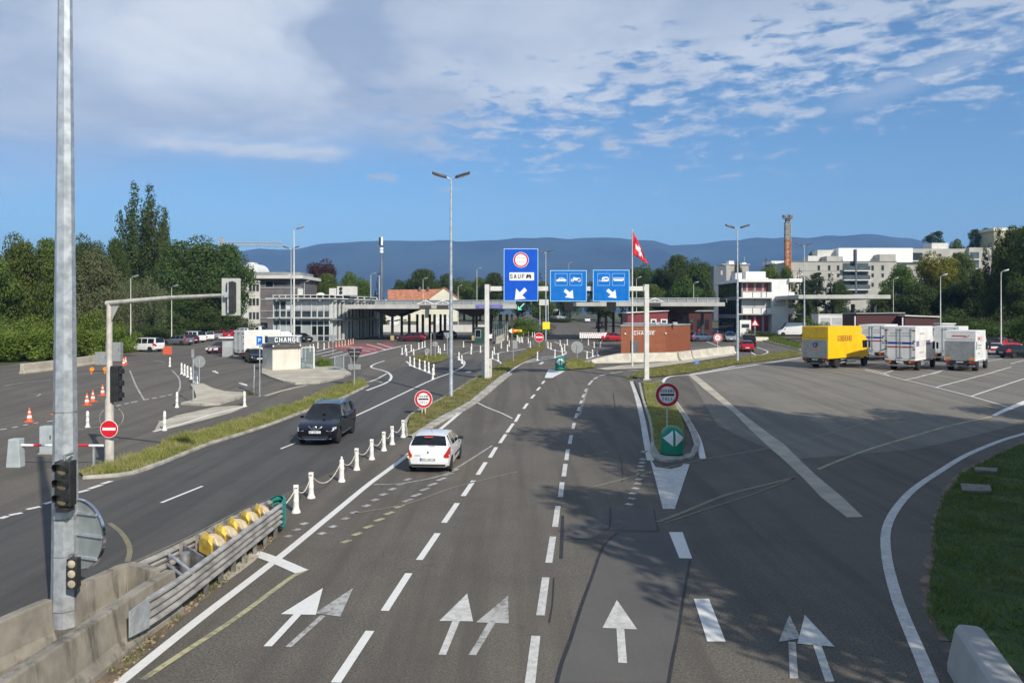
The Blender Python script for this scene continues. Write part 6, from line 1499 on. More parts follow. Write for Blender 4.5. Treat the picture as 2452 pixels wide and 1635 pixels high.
# ---- box lorries
def lorry(label, loc, rz, body, Lb=6.2, Wb=2.5, H=3.75, zb=1.02, cabm=PW, rear='doors', group='lorries parked in the yard', extra=None):
    t = thing('box_lorry', label, 'lorry', loc, rz, group)       # origin on the ground under the rear edge of the box; +y is forward
    MB().box(-.42, -.28, .1, Lb + 1.4, zb - .32, zb - .10).box(.28, .42, .1, Lb + 1.4, zb - .32, zb - .10).build('chassis', BLACKP, t)
    bx = MB().box(-Wb / 2, Wb / 2, 0, Lb, zb, H).build('cargo_box', body, t, bevel=.02)
    fr_ = MB()
    for x in (-Wb / 2 - .012, Wb / 2 - .075):
        for y in (-.012, Lb - .08): fr_.box(x, x + .087, y, y + .092, zb - .08, H - .06)
    fr_.box(-Wb / 2 - .01, Wb / 2 + .01, -.014, Lb + .01, H - .06, H + .035).box(-Wb / 2 - .01, Wb / 2 + .01, -.014, Lb + .01, zb - .10, zb + .03)
    fr_.build('box_frame', extra['frame'] if extra and 'frame' in extra else WHITEP, t, bevel=.012)
    cab = MB(); cy0 = Lb + .12
    cab.loft([[(sx * 1.12 * k_, y, z) for sx, z in ((-1, .75), (1, .75), (1, 1.7), (.94, zt), (-.94, zt), (-1, 1.7))] for y, k_, zt in ((cy0, .98, 2.95), (cy0 + .9, 1, 2.98), (cy0 + 1.35, .99, 2.70), (cy0 + 1.60, .98, 1.72), (cy0 + 1.66, .94, 1.70))])
    cb = cab.build('cab', cabm, t, smooth=35, bevel=.03)
    MB().plate([(-.95, 1.78), (.95, 1.78), (.88, 2.46), (-.88, 2.46)], cy0 + 1.36, cy0 + 1.66).build('windscreen', GLASS, cb)
    for sx in (-1, 1):
        MB().box(sx * 1.09, sx * 1.135, cy0 + .45, cy0 + 1.3, 1.75, 2.45).build('side_window', GLASS, cb)
        MB().box(sx * 1.22, sx * 1.38, cy0 + 1.35, cy0 + 1.50, 1.75, 2.35).build('mirror', BLACKP, cb, bevel=.02)
        wheel(t, sx * 1.0, cy0 + .95, .47, sx, .28); wheel(t, sx * .95, Lb * .30, .47, sx, .42)
        MB().box(sx * 1.02, sx * 1.10, Lb * .30 + .75, Lb * .88, .45, .56).box(sx * 1.02, sx * 1.10, Lb * .30 + .75, Lb * .88, .72, .82).build('side_guard', GALV, t)
        MB().box(sx * .70, sx * 1.15, Lb * .30 - .66, Lb * .30 - .62, .28, .95).build('mudflap', BLACKP, t)
        MB().box(sx * .72, sx * 1.15, -.03, .05, .70, .86).build('taillight', LAMPR, t); MB().box(sx * .72, sx * .88, -.04, -.0305, .72, .84).build('indicator', LAMPO, t)
    MB().box(-.35, .35, Lb * .45, Lb * .7, .45, .8).build('fuel_tank', GALV_D, t, bevel=.05)
    MB().box(-1.15, 1.15, .02, .14, .42, .56).build('bumper_bar', GALV_D, t); MB().box(-.28, .28, -.05, -.03, .72, .86).build('licence_plate', PLATE, t)
    MB().box(-1.2, 1.2, .0, .3, zb - .30, zb - .105).build('rear_sill', BLACKP, t)
    if rear == 'doors':
        for x0, x1 in ((-Wb / 2 + .09, -.015), (.015, Wb / 2 - .09)):
            d = MB().box(x0, x1, -.035, -.0155, zb + .06, H - .09).build('rear_door', body, t, bevel=.01)
            for x in (x0 + .18 if x0 < 0 else x1 - .18, x1 - .12 if x0 < 0 else x0 + .12):
                MB().tube([(x, -.075, zb - .02), (x, -.075, H - .04)], .02, 6).build('lock_bar', GALV, d)
                MB().box(x - .05, x + .05, -.09, -.0355, zb + .10, zb + .18).box(x - .05, x + .05, -.09, -.0355, H - .30, H - .22).build('bar_clamp', BLACKP, d)
            hx_ = x0 if x0 < 0 else x1
            for z in (zb + .2, zb + .9, zb + 1.6, H - .3): MB().box(hx_ - .1, hx_ + .1, -.06, -.0355, z - .04, z + .04).build('hinge', BLACKP, d)
    else:
        MB().box(-Wb / 2 + .06, Wb / 2 - .06, -.07, -.0155, zb - .05, zb + (1.62 if rear == 'lift' else 1.75)).build('tail_lift', mat('tail_lift_grey', (0.33, 0.335, 0.33), .45, .08, 3, metal=.5, stain=((.2, .19, .17), .4, 3)), t, bevel=.015)
        MB().box(-Wb / 2 + .08, Wb / 2 - .08, -.03, -.0155, zb + 1.80, H - .08).build('upper_flap', extra['flap'] if extra and 'flap' in extra else body, t, bevel=.01)
        MB().box(-.9, .9, -.25, 0, .62, .78).build('lift_mechanism', BLACKP, t)
        for sx in (-1, 1): MB().box(sx * .55, sx * .7, -.2, .5, .5, .95).build('lift_arm', BLACKP, t)
    return t
def on_side(t, Wb, build):          # decorate the right-hand flank: x runs from the rear towards the cab
    return Matrix.Translation((Wb / 2 + .001, 0, 0)) @ Matrix.Rotation(PI / 2, 4, 'Z')
YEL = mat('lorry_yellow', (0.82, 0.50, 0.0), .45, .05, 1.2, stain=((.55, .33, .02), .25, 1.0)); YELD = mat('lorry_flap_yellow', (0.62, 0.40, 0.02), .5, .08, 2, stain=((.75, .45, .3), .3, 3))
LW = mat('lorry_white', (0.72, 0.70, 0.66), .5, .05, 1.0, stain=((.5, .47, .42), .35, 1.2)); LG = mat('lorry_side_grey', (0.60, 0.59, 0.57), .5, .05, 1.5)
def rear_at(u0, u1, v, H_=3.75):
    a, b = G(u0, v), G(u1, v + 2); return a, b
def put(u, v, phi, Wb):             # right rear corner stands at pixel u, v; PHI is how far the heading turns right of straight ahead
    c = G(u, v); hd = Vector((math.sin(phi), math.cos(phi))); left = Vector((-hd.y, hd.x)); o = Vector((c.x, c.y)) + left * Wb / 2
    return on(o.x, o.y), -phi
loc, rz = put(1983, 884, rad(50), 2.5)
t = lorry('yellow box lorry with a grey tail lift, seen from behind at an angle', loc, rz, YEL, 6.3, 2.5, 3.8, cabm=YEL, rear='lift', extra={'flap': YELD, 'frame': YEL})
T = on_side(t, 2.5, None); MB(T).text('GONDRAND', .80, 3.05, 2.72, -.004, .004, squash=.68, weight=.13, gap=.26).build('lettering', mat('lorry_brown_text', (.28, .05, .02), .5, .05, 3), t)
m = MB(); ringplate(m, .15, .23, -.078, -.0705, 24, 0.05, 2.15); m.box(.05, .30, -.079, -.0706, 2.09, 2.17).box(.18, .30, -.0795, -.0707, 2.17, 2.36); m.build('round_logo', mat('logo_navy', (.02, .04, .14), .5, .05, 4), t); MB().box(-.35, .45, -.076, -.0706, 1.72, 1.78).build('orange_script', ORANGE, t)
def striped(t, Lb, H, zb, side=True):
    BL, RD = mat('stripe_blue', (.015, .04, .30), .5, .05, 3), mat('stripe_red', (.36, .02, .03), .5, .05, 3)
    for (x0, x1) in ((-1.13, -.03), (.03, 1.13)):
        MB().box(x0, x1, -.042, -.0355, zb + 1.33, zb + 1.52).build('blue_stripe', BL, t); MB().box(x0, x1, -.042, -.0355, zb + 1.02, zb + 1.14).build('red_stripe', RD, t)
    for z, w in ((H - .55, .8), (H - .78, .95)): MB().box(-w, -.1, -.04, -.0356, z - .03, z + .03).box(.1, w, -.04, -.0356, z - .03, z + .03).build('faded_script', SIGNBK, t)
    if side:
        T = on_side(t, 2.5, None); MB(T).box(.15, Lb - .5, -.008, -.001, zb + 1.1, zb + 1.65).build('grey_band', LG, t); MB(T).box(.25, 1.1, -.014, -.0085, zb + 1.15, zb + 1.6).box(Lb * .6, Lb * .85, -.014, -.0085, zb + 1.2, zb + 1.6).build('purple_block', mat('purple_grey', (.16, .15, .26), .5, .1, 3), t)
        MB(T).box(1.2, 2.6, -.012, -.0085, zb + .55, zb + .62).box(1.4, 2.9, -.012, -.0085, zb + 2.2, zb + 2.28).build('side_script', SIGNBK, t)
loc, rz = put(2118, 865, rad(38), 2.5); t = lorry('white box lorry with blue and red stripes, farther one behind the yellow lorry', loc, rz, LW, 6.2, 2.5, 3.75); striped(t, 6.2, 3.75, 1.02, False)
loc, rz = put(2192, 890, rad(42), 2.5); t = lorry('white box lorry with blue and red stripes, nearer one with open view of its doors', loc, rz, LW, 5.6, 2.5, 3.85); striped(t, 5.6, 3.85, 1.02)
loc, rz = put(2336, 891, rad(41), 2.4); t = lorry('small white box lorry with a grey tail lift and a red swoosh', loc, rz, LW, 4.4, 2.4, 3.5, rear='lift')
T = on_side(t, 2.4, None); RSC = mat('swoosh_red', (.45, .03, .06), .5, .05, 3)
MB(T).text('TRANS', .40, 1.5, 2.85, -.005, .004).build('red_script', RSC, t); MB(T).tube([(2.1, -.004, 2.55), (2.6, -.004, 2.8), (2.75, -.004, 3.1)], .03, 5).build('swoosh', RSC, t)
MB(T).box(.35, .6, -.006, -.001, 1.9, 2.6).build('dark_script', PN, t); MB(T).box(.9, 2.6, -.006, -.001, 2.2, 2.3).box(.9, 2.2, -.006, -.001, 1.95, 2.03).box(1.0, 1.8, -.006, -.001, 1.5, 1.6).build('teal_script', mat('teal_text', (.15, .35, .36), .5, .05, 3), t)
MB().box(-.6, .5, -.034, -.0305, 3.02, 3.12).build('red_script', RSC, t); MB().tube([(.3, -.03, 2.95), (.6, -.03, 3.0), (.75, -.03, 3.15)], .025, 5).build('swoosh', RSC, t)
for sx in (-1, 1): MB().box(sx * .7, sx * 1.1, -.076, -.0705, 1.05, 1.22).build('orange_reflector', LAMPO, t)
loc, rz = put(2296, 868, rad(40), 2.5); lorry('white lorry mostly hidden behind the small white box lorry', loc, rz, LW, 5.0, 2.5, 3.6)
loc, rz = put(585, 862, rad(42), 2.2); t = lorry('plain white box van standing left of the white exchange kiosk', loc, rz, mat('box_van_cream', (.74, .71, .65), .5, .05, 1.5), 4.3, 2.2, 3.1, .85, cabm=PW)
# striped promotional car and a glass bin store left of the box van
p = G(514, 848); t = car('striped_car', 'red and white striped car nose-on left of the white box van', 'car', on(p.x, p.y + 2), rad(160), 'hatch', PMAR, 1, 'cars and vans round the customs post')
m = MB()
for k in range(3): m.box(-.8 + k * .6, -.55 + k * .6, 1.45, 1.93, .50, .74)
m.build('white_stripe', SIGNW, t)
# ---- coach far up the road
p = G(1331, 765); t = thing('coach', 'white coach with a dark windscreen coming down the far road', 'bus', p, rad(172)); 
MB().loft([[(x * k_, y, z) for x, z in ((-1.25, .35), (1.25, .35), (1.25, 1.6), (1.18, zt), (-1.18, zt), (-1.25, 1.6))] for y, k_, zt in ((0, .95, 3.0), (-.15, 1, 3.25), (-9, 1, 3.25), (-9.2, .96, 3.1))]).build('body', PW, t, smooth=35)
MB().box(-1.05, 1.05, .001, .03, 1.25, 2.75).build('windscreen', GLASS, t); 
for sx in (-1, 1):
    for k in range(5): MB().box(sx * 1.22, sx * 1.262, -1.2 - 1.5 * k - 1.35, -1.2 - 1.5 * k, 1.55, 2.75).build('side_window', GLASS, t)
    MB().box(sx * .75, sx * 1.1, .02, .05, .65, .85).build('headlight', LAMPW, t); wheel(t, sx * 1.1, -2, .5, sx, .3); wheel(t, sx * 1.1, -7, .5, sx, .3)
# ================================================================== buildings
PALEW = mat('pale_render', (0.62, 0.60, 0.55), .8, .06, .4, stain=((.4, .37, .32), .3, .5)); OFFW = mat('office_white_metal', (0.55, 0.56, 0.53), .45, .05, 1.5)
GREYP = mat('office_grey_panel', (0.36, 0.375, 0.37), .5, .08, .8); BROWNG = mat('brown_grey_cladding', (0.14, 0.125, 0.125), .7, .12, .6); ROOFG = mat('flat_roof_grey', (0.25, 0.26, 0.26), .8, .12, .5)
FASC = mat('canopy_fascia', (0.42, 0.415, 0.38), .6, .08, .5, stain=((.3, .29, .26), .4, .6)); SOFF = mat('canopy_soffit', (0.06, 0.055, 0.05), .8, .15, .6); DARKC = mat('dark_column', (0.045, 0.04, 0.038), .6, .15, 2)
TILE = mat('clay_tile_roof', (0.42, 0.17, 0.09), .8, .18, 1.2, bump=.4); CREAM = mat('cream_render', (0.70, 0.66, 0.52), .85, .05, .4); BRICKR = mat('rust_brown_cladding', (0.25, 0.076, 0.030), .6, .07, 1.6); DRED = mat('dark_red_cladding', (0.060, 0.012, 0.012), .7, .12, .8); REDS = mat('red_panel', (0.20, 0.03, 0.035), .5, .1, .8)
APT = mat('apartment_concrete', (0.42, 0.40, 0.35), .85, .07, .25, stain=((.3, .28, .24), .3, .3)); BLUEG = mat('blue_grey_block', (0.10, 0.115, 0.145), .7, .08, .3)
def bld(name, label, x, d, rz=0.0, z=None, cat='building'): return thing(name, label, cat, (x, d, gz(d) if z is None else z), rz)
def window(par, x0, x1, z0, z1, y=-.02, m=GLASS_B, fr=OFFW, t=.05, name='window'):
    """framed window on a wall facing -y"""
    f = MB().box(x0, x1, y - .04, y - .001, z0, z0 + t).box(x0, x1, y - .04, y - .001, z1 - t, z1).box(x0, x0 + t, y - .04, y - .001, z0 + t, z1 - t).box(x1 - t, x1, y - .04, y - .001, z0 + t, z1 - t).build(name, fr, par)
    MB().box(x0 + t, x1 - t, y - .018, y - .0012, z0 + t, z1 - t).build('pane', m, f)
    return f
# ---- glass office (two storeys) on the left
rz = rad(-10.4); o = bld('glass_office', 'two storey grey office with glazed front and white fins along its long side', -29.4, 124, rz)
Wf, D, Hh = 9.75, 21.5, 7.15; k = Hh / 530.0
zr = lambda y: (1300 - y) * k; xr = lambda x: -Wf + (x - 745) / 730.0 * Wf
MB().box(-Wf, 0, 0, D, -.3, Hh - .35).build('wall', GREYP, o)
MB().box(-Wf - .9, .9, -1.1, D + .6, Hh - .30, Hh - .12).box(-Wf - .1, .1, -.2, D, Hh + .28, Hh + .40).build('roof', OFFW, o)
for x in (745, 830, 912, 990, 1110, 1240, 1315, 1400, 1475): MB().box(xr(x) - .06, xr(x) + .06, -.12, -.001, 0, Hh - .31).build('mullion', OFFW, o)
for x in range(10): MB().box(-Wf + x * Wf / 9 - .05, -Wf + x * Wf / 9 + .05, -.19, -.05, Hh - .12, Hh + .28).build('roof_stub', OFFW, o)
MB().box(-Wf - .5, .35, -1.15, -.121, zr(1026), zr(1014)).build('ledge', OFFW, o)
for x in (815, 1095, 1375):
    for z in (Hh - .62, zr(1045)): MB().box(xr(x) - .1, xr(x) + .1, -.9, -.121, z, z + .28).build('bracket', OFFW, o)
CURT = mat('white_curtain', (.66, .66, .63), .9, .05, 2); PALEB = mat('pale_blue_panel', (.42, .48, .52), .4, .05, .8)
cols = [745, 830, 912, 990, 1110, 1240, 1315, 1400, 1475]
for i in range(8):
    a, b = xr(cols[i]) + .07, xr(cols[i + 1]) - .07
    for (y0, y1, row) in ((815, 918, 0), (932, 1010, 1), (1050, 1106, 2), (1114, 1226, 3), (1234, 1298, 4)):
        m_ = GLASS_B
        if row == 0: m_ = GLASS_B if i < 2 else (CURT if i == 2 else GLASS_P)
        if row == 3: m_ = PALEB if i < 2 else (GLASS_P if i in (2, 4) else GLASS)
        if row == 4: m_ = PALEB if i < 2 else (GLASS_B if i > 5 else GREYP)
        window(o, a, b, zr(y1), zr(y0), -.005, m_, OFFW, .04)
T = Matrix.Rotation(PI / 2, 4, 'Z')      # local x runs back along the long side
nf = 14
for i in range(nf):
    y = .4 + (D - .8) * i / (nf - 1)
    MB(T).box(y - .10, y + .10, -.35, -.001, .1, 3.3).build('fin', OFFW, o); MB(T).box(y - .10, y + .10, -.35, -.001, 3.75, Hh - .5).build('fin', OFFW, o)
    if i < nf - 1:
        MB(T).box(y + .12, y + 1.46, -.03, -.001, .3, 3.2).build('window', GLASS_B if i % 3 else PALEB, o); MB(T).box(y + .12, y + 1.46, -.03, -.001, 3.9, Hh - .6).build('window', GLASS_P if i % 3 == 0 else GLASS_B, o)
    if i % 2 == 0:
        for z in (3.38, Hh - .62): MB(T).loft([[(yy, -xx, zz) for xx, zz in ((0.001, z - .25), (1.1, z + .02), (1.1, z + .12), (.001, z + .12))] for yy in (y - .04, y + .04)]).build('bracket', OFFW, o)
        MB(T).box(y - .08, y + .08, -.85, -.7, Hh - .119, Hh + .27).build('roof_stub', OFFW, o)
MB(T).box(-.3, D, -1.2, -.001, 3.51, 3.58).build('ledge', GREYP, o)
MB().box(-.9, 2.0, 5, 6.8, Hh + .41, Hh + 1.9).box(-2.3, -1.1, 5, 6.5, Hh + .41, Hh + 1.6).build('roof_plant', PALEW, o); MB().lathe([(.30, -.05), (.30, .0)], 12, (-.2, 4.96, Hh + .85), 'y').lathe([(.30, -.05), (.30, .0)], 12, (-.2, 4.96, Hh + 1.5), 'y').build('fan', BLACKP, o)
MB().box(-7.0, -6.4, 3, 3.8, Hh + .41, Hh + 1.5).build('roof_plant', PALEW, o); MB().ball((-3.4, 4, Hh + .41), .8, .8, .45, 12, 6).build('roof_dome', PALEW, o, smooth=True)

# ---- three storey office behind it
d = 168; s = d / FPX; o = bld('office_block', 'three storey brown-grey office with a white roof slab behind the glass office', XD(594, d), d)
zz = lambda v: EYE + (HV - v) * s - gz(d); xx = lambda u: (u - 594) * s
MB().box(xx(594), xx(622) - .01, 0, 12, -2, zz(676)).build('wing', PALEW, o)
MB().box(xx(622), xx(720), .4, 14, -2, zz(668)).build('wall', BROWNG, o); MB().box(xx(580), xx(728), -1.2, 15, zz(667.5), zz(660)).build('roof', PALEW, o); MB().box(xx(596), xx(716), 1, 12, zz(660) + .01, zz(651)).build('attic', ROOFG, o)
for v0, v1 in ((680, 698), (714, 732), (747, 765)):
    for a in range(3): window(o, xx(596) + a * .78, xx(596) + a * .78 + .7, zz(v1), zz(v0), -.005, GLASS_B, PALEW)
window(o, xx(634), xx(653), zz(688), zz(673), .39, GLASS); window(o, xx(655), xx(700), zz(684), zz(676), .39, GLASS_B, BROWNG); window(o, xx(622.5), xx(640), zz(786), zz(772), .39, GLASS, BROWNG)
for v in (689, 717, 745, 762): MB().box(xx(622), xx(722), .25, .399, zz(v) - .08, zz(v) + .08).build('facade_band', GREYP, o)
MB().box(xx(692), xx(696), -.3, -.05, zz(668) + .0, zz(657)).build('chimney', PALEW, o)
# white domed hall
d = 262; s = d / FPX; o = bld('domed_hall', 'white barrel-roofed hall peeping over the brown-grey office', XD(597, d), d)
z0 = EYE + (HV - 655) * s - gz(d); R = 22 * s
MB().box(-R, R, 0, 12, -2, z0).build('wall', PALEW, o); MB().plate([(R * 1.02 * math.cos(a), z0 + .01 + R * 1.15 * math.sin(a)) for a in [PI * k / 18 for k in range(19)]], -.3, 12.2).build('vaulted_roof', WHITEP, o, smooth=45)
MB().box(-.9, .9, 2, 6, z0 + R * 1.12, z0 + R * 1.24).build('roof_light', WHITEP, o)

# ---- red roofed house behind the canopy
d = 225; s = d / FPX; X0 = XD(920, d); o = bld('red_roofed_house', 'long house with orange clay tile roof and a cream gable behind the left canopy', X0, d)
zz = lambda v: EYE + (HV - v) * s - gz(d); xx = lambda u: (u - 920) * s
MB().box(xx(922), xx(1060), 0, 9, -3, zz(717)).build('wall', CREAM, o)
MB().loft([[(xx(a), y, z) for a, z in ((928 if e else 932, zz(718)), (928 if e else 932, zz(717)))] + [(xx(b), y, z) for b, z in ((1075, zz(717)), (1075, zz(718)))] for e, y in ((0, -.8), (1, -.79))]).build('eaves', BROWNG, o)
MB().add([(xx(930), -1, zz(718)), (xx(1080), -1, zz(718)), (xx(1063), 4.5, zz(691)), (xx(922), 4.5, zz(693)), (xx(930), 10, zz(718)), (xx(1080), 10, zz(718))], [(0, 1, 2, 3), (3, 2, 5, 4), (0, 3, 4), (1, 5, 2)]).build('roof', TILE, o)
MB().plate([(xx(1030), zz(718)), (xx(1097), zz(718)), (xx(1097), zz(716)), (xx(1064), zz(691.5)), (xx(1030), zz(716))], -2.4, -1.9).build('gable', CREAM, o); MB().box(xx(1030), xx(1097), -2.4, -1.9, -3, zz(718) - .01).build('gable_wall', CREAM, o)
MB().loft([[(xx(a), y, zz(v)) for a, v in ((1026, 719), (1064, 690), (1100, 717), (1100, 715), (1064, 688), (1026, 717))] for y in (-2.6, 4)]).build('gable_roof', TILE, o)
for a in (1000, 1020): MB().box(xx(a), xx(a) + .6, 3, 3.6, zz(694), zz(686)).build('chimney', BROWNG, o)
window(o, xx(934), xx(942), zz(722), zz(719.5), -.01, GLASS)

# ---- border canopies
def canopy(name, label, x0, x1, d, dep, vb, vt, colx, rail=True, upst=True, gable=()):
    s = d / FPX; zb, zt = EYE + (HV - vb) * s - gz(d), EYE + (HV - vt) * s - gz(d); W_ = x1 - x0
    o = bld(name, label, x0, d, cat='canopy')
    MB().box(0, W_, 0, dep, zb, zt).build('roof_slab', FASC, o, bevel=.04)
    if upst: MB().box(W_ * .17, W_ * .99, 2.5, dep - 1, zt + .001, zt + .75).build('clerestory', ROOFG, o)
    if rail:
        m = MB().box(W_ * .17, W_ * .99, 2.3, 2.36, zt + .72, zt + .78)
        for k in range(int(W_ / 1.6)): m.box(W_ * .17 + k * 1.6, W_ * .17 + k * 1.6 + .05, 2.3, 2.36, zt, zt + .72)
        m.build('roof_railing', GALV, o)
    for cx, fl in colx:
        cx -= x0
        for cy in (dep * .25, dep * .8):
            MB().taper((cx, cy), .42, .42, -.1, zb - .9).build('column', DARKC, o)
            if fl:
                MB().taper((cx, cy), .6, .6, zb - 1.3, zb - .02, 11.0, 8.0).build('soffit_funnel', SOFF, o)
                MB().taper((cx, cy), .55, .55, 0, .8).build('column_foot', mat('yellowed_concrete', (.45, .36, .18), .8, .1, 2), o)
                for sx in (-1, 1): MB().box(cx + sx * .3, cx + sx * .9, cy - .1, cy + .1, 3.2, 3.4).build('lamp_arm', BLACKP, o)
    for gx in gable:
        x = gx - x0
        m = MB(); m.tube([(x - 1.35, -.05, zt + .05), (x, -.05, zt + .68), (x + 1.35, -.05, zt + .05)], .09, 4); m.tube([(x, -.05, zt + .05), (x, -.05, zt + .62)], .05, 4); m.tube([(x - 1.35, -.05, zt + .02), (x + 1.35, -.05, zt + .02)], .05, 4)
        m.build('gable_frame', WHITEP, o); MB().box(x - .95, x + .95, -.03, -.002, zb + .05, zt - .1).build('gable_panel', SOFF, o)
    return o, zb, zt
dC = 124.0
o, zb, zt = canopy('border_canopy', 'long flat grey border canopy on flared columns at left of the gantry', XD(821, dC), XD(1240, dC), dC, 20, 739.5, 729.5, [(XD(928, dC), 1), (XD(970, dC), 0), (XD(1004, dC), 0), (XD(1033, dC), 0), (XD(1059, dC), 0), (XD(1130, dC), 1), (XD(1172, dC), 0), (XD(1196, dC), 0), (XD(1213, dC), 0), (XD(1226, dC), 0)], gable=(XD(1018.5, dC), XD(1060, dC)))
VIO = mat('violet_banner', (.13, .13, .42), .5, .08, 1); x0 = XD(821, dC)
bn = MB().box(XD(1139, dC) - x0, XD(1204, dC) - x0, -.08, -.01, zb + .1, zt - .02).build('banner', VIO, o); MB().box(XD(1146, dC) - x0, XD(1166, dC) - x0, -.09, -.0805, zb + .28, zb + .36).box(XD(1176, dC) - x0, XD(1198, dC) - x0, -.09, -.0805, zb + .28, zb + .36).build('banner_script', SIGNBK, bn)
canopy('border_canopy', 'flat grey border canopy behind the right leg of the gantry', XD(1380, dC), XD(1736, dC), dC, 20, 733.5, 724, [(XD(1460, dC), 0), (XD(1500, dC), 0), (XD(1590, dC), 0), (XD(1655, dC), 1), (XD(1700, dC), 0)], gable=(XD(1568, dC),))
canopy('inspection_canopy', 'dark flat canopy joined to the white customs house, over the lorry bays', XD(1912, 138), XD(2133, 138), 138, 16, 715.5, 706, [(XD(2000, 138), 0), (XD(2065, 138), 0), (XD(2120, 138), 0)], False, False)
# small booths and boxes under the left canopy
d = 118; o = bld('control_booth', 'dark green glazed control booth under the left canopy', XD(1136, d), d, cat='booth'); MB().box(0, 1.9, 0, 2.5, 0, 2.35).build('wall', mat('booth_green', (.02, .07, .055), .4, .1, 1), o); MB().box(-.1, 2.0, -.1, 2.6, 2.35, 2.5).build('roof', SOFF, o); window(o, .1, 1.0, .9, 2.1, -.005, GLASS)
for i, (a, b, v0, v1, lab, m_) in enumerate(((933, 956, 761, 781, 'white container seen under the canopy, left of three', WHITEP), (997, 1030, 761, 782, 'cream container seen under the canopy, middle of three', CREAM), (1041, 1075, 760, 781, 'white container with dark vents under the canopy, right of three', WHITEP))):
    d = 172; s = d / FPX; o = bld('container', lab, XD(a, d), d, z=EYE + (HV - v1) * s, cat='container'); o['group'] = 'containers beyond the left canopy'
    MB().box(0, (b - a) * s, 0, 2.4, 0, (v1 - v0) * s).build('body', m_, o); MB().box(.2, (b - a) * s - .2, -.05, -.002, .1, .2).build('sill', GREYP, o)
    MB().box(-.15, -.001, .2, 2.2, -1.5, 0).box((b - a) * s + .001, (b - a) * s + .15, .2, 2.2, -1.5, 0).build('support', GREYP, o)
    if i == 2:
        for x in (.9, 2.3):
            for z in (.5, 1.4): MB().box(x, x + .5, -.03, -.002, z, z + .14).build('vent', BLACKP, o)
# low pale parapet beyond the left canopy and glass fence
d = 160; s = d / FPX
o = tag(MB().box(0, (1180 - 915) * s, 0, .3, 0, 1.5).build('parapet_wall', PALEW), 'low pale wall running behind the left canopy', 'wall'); o.location = (XD(915, d), d, EYE + (HV - 795) * s)
d = 128; s = d / FPX; t = thing('mesh_fence', 'grey mesh fence right of the left gantry leg under the canopy end', 'fence', on(XD(1180, d), d)); m = MB(); Lf = (1215 - 1180) * s
for k_ in range(9): m.box(k_ * Lf / 8 - .03, k_ * Lf / 8 + .03, -.03, .03, 0, 3.2)
m.build('fence_post', GALV, t); m = MB()
for k_ in range(14): m.box(0, Lf, -.012, .012, .2 + k_ * .22, .22 + k_ * .22)
m.build('fence_mesh', GALV, t)
wall_run('concrete_barrier', 'sloping pale concrete barrier left of the roadwork arrow board', [G(1190, 823).to_2d(), G(1222, 805).to_2d()], 1.0, .5, .3, WALLC)
# billboard-like boxes in the gap between the canopies
d = 150; s = d / FPX; t = thing('overhead_sign', 'grey overhead board between the two canopies', 'road sign', on(XD(1291, d), d)); zz = lambda v: EYE + (HV - v) * s - gz(d)
MB().box(0, 22 * s, 0, .15, zz(731), zz(717)).build('panel', PALEW, t); MB().box(.1, .25, .15, .3, 0, zz(717)).box(21 * s, 21 * s + .15, .15, .3, 0, zz(717)).build('post', GALV, t)

# ---- brick-brown exchange kiosk
A, B_, C_ = Vector((XD(1487, 87.5), 87.5)), Vector((XD(1594, 90), 90)), Vector((XD(1653, 99), 99)); o = bld('exchange_kiosk', 'rust brown flat-roofed kiosk with CHANGE in white letters', A.x, A.y)
zt = EYE + (HV - 781) / FPX * 87.5 - o.location.z
pl = [(0, 0), tuple(B_ - A), tuple(C_ - A), tuple(C_ - A + Vector((-5, 5))), (1.5, 9)]
MB().prism(pl, -.6, zt - .02).build('wall', BRICKR, o); ce = (B_ - A) / 2 + Vector((1, 4)); pl2 = [(ce.x + (x - ce.x) * 1.025, ce.y + (y - ce.y) * 1.025) for x, y in pl]; MB().prism(pl2, zt - .019, zt + .11).build('roof', ROOFG, o)
fa = math.atan2((B_ - A).y, (B_ - A).x); T = Matrix.Rotation(fa, 4, 'Z'); Lw = (B_ - A).length
ux = lambda x: (x - 1065) / (1565 - 1065) * Lw; vz = lambda y: zt - (y - 98) / (440 - 98) * zt
MB(T).text('CHANGE', .50, ux(1318), vz(180), -.03, .03, squash=1.5, weight=.17, gap=.28).build('lettering', SIGNW, o); MB(T).box(ux(1200), ux(1445), -.05, -.001, vz(156), vz(152)).build('strip_lamp', SIGNW, o)
MB(T).box(ux(1200), ux(1252), -.04, -.001, 0, vz(262)).build('door', mat('steel_door', (.16, .17, .18), .4, .1, 2, metal=.4), o); MB(T).box(ux(1165), ux(1199), -.02, -.001, 0, vz(262)).build('door_recess', BLACKP, o)
for x in (1105, 1560): MB(T).box(ux(x) - .08, ux(x) + .08, -.15, -.001, vz(190), vz(175)).build('wall_lamp', SIGNW, o)
for x, y in ((3, 2), (4.5, 3), (6.8, 4)): MB().box(x, x + .5, y, y + .5, zt + .111, zt + .42).build('roof_vent', GALV, o)
MB().tube([(.3, .3, zt + .35), (5, 2.3, zt + .35)], .03, 6).build('roof_rail', GALV, o)
d = 104; s = d / FPX; o = bld('red_cabin', 'dark red cabin with white-framed windows and a sloping white roof behind the brown kiosk', XD(1503, d), d, cat='cabin'); zz = lambda v: EYE + (HV - v) * s - gz(d); xx = lambda u: (u - 1503) * s
MB().plate([(xx(1503), -.2), (xx(1599), -.2), (xx(1599), zz(745)), (xx(1503), zz(749.5))], 0, 5).build('wall', REDS, o); MB().plate([(xx(1500), zz(750)), (xx(1601), zz(745) + .02), (xx(1601), zz(743.5)), (xx(1500), zz(748))], -.3, 5.3).build('roof', WHITEP, o)
for a, b in ((1558, 1572), (1582, 1598)): window(o, xx(a), xx(b), zz(776), zz(764), -.005, GLASS_B, WHITEP, .16)
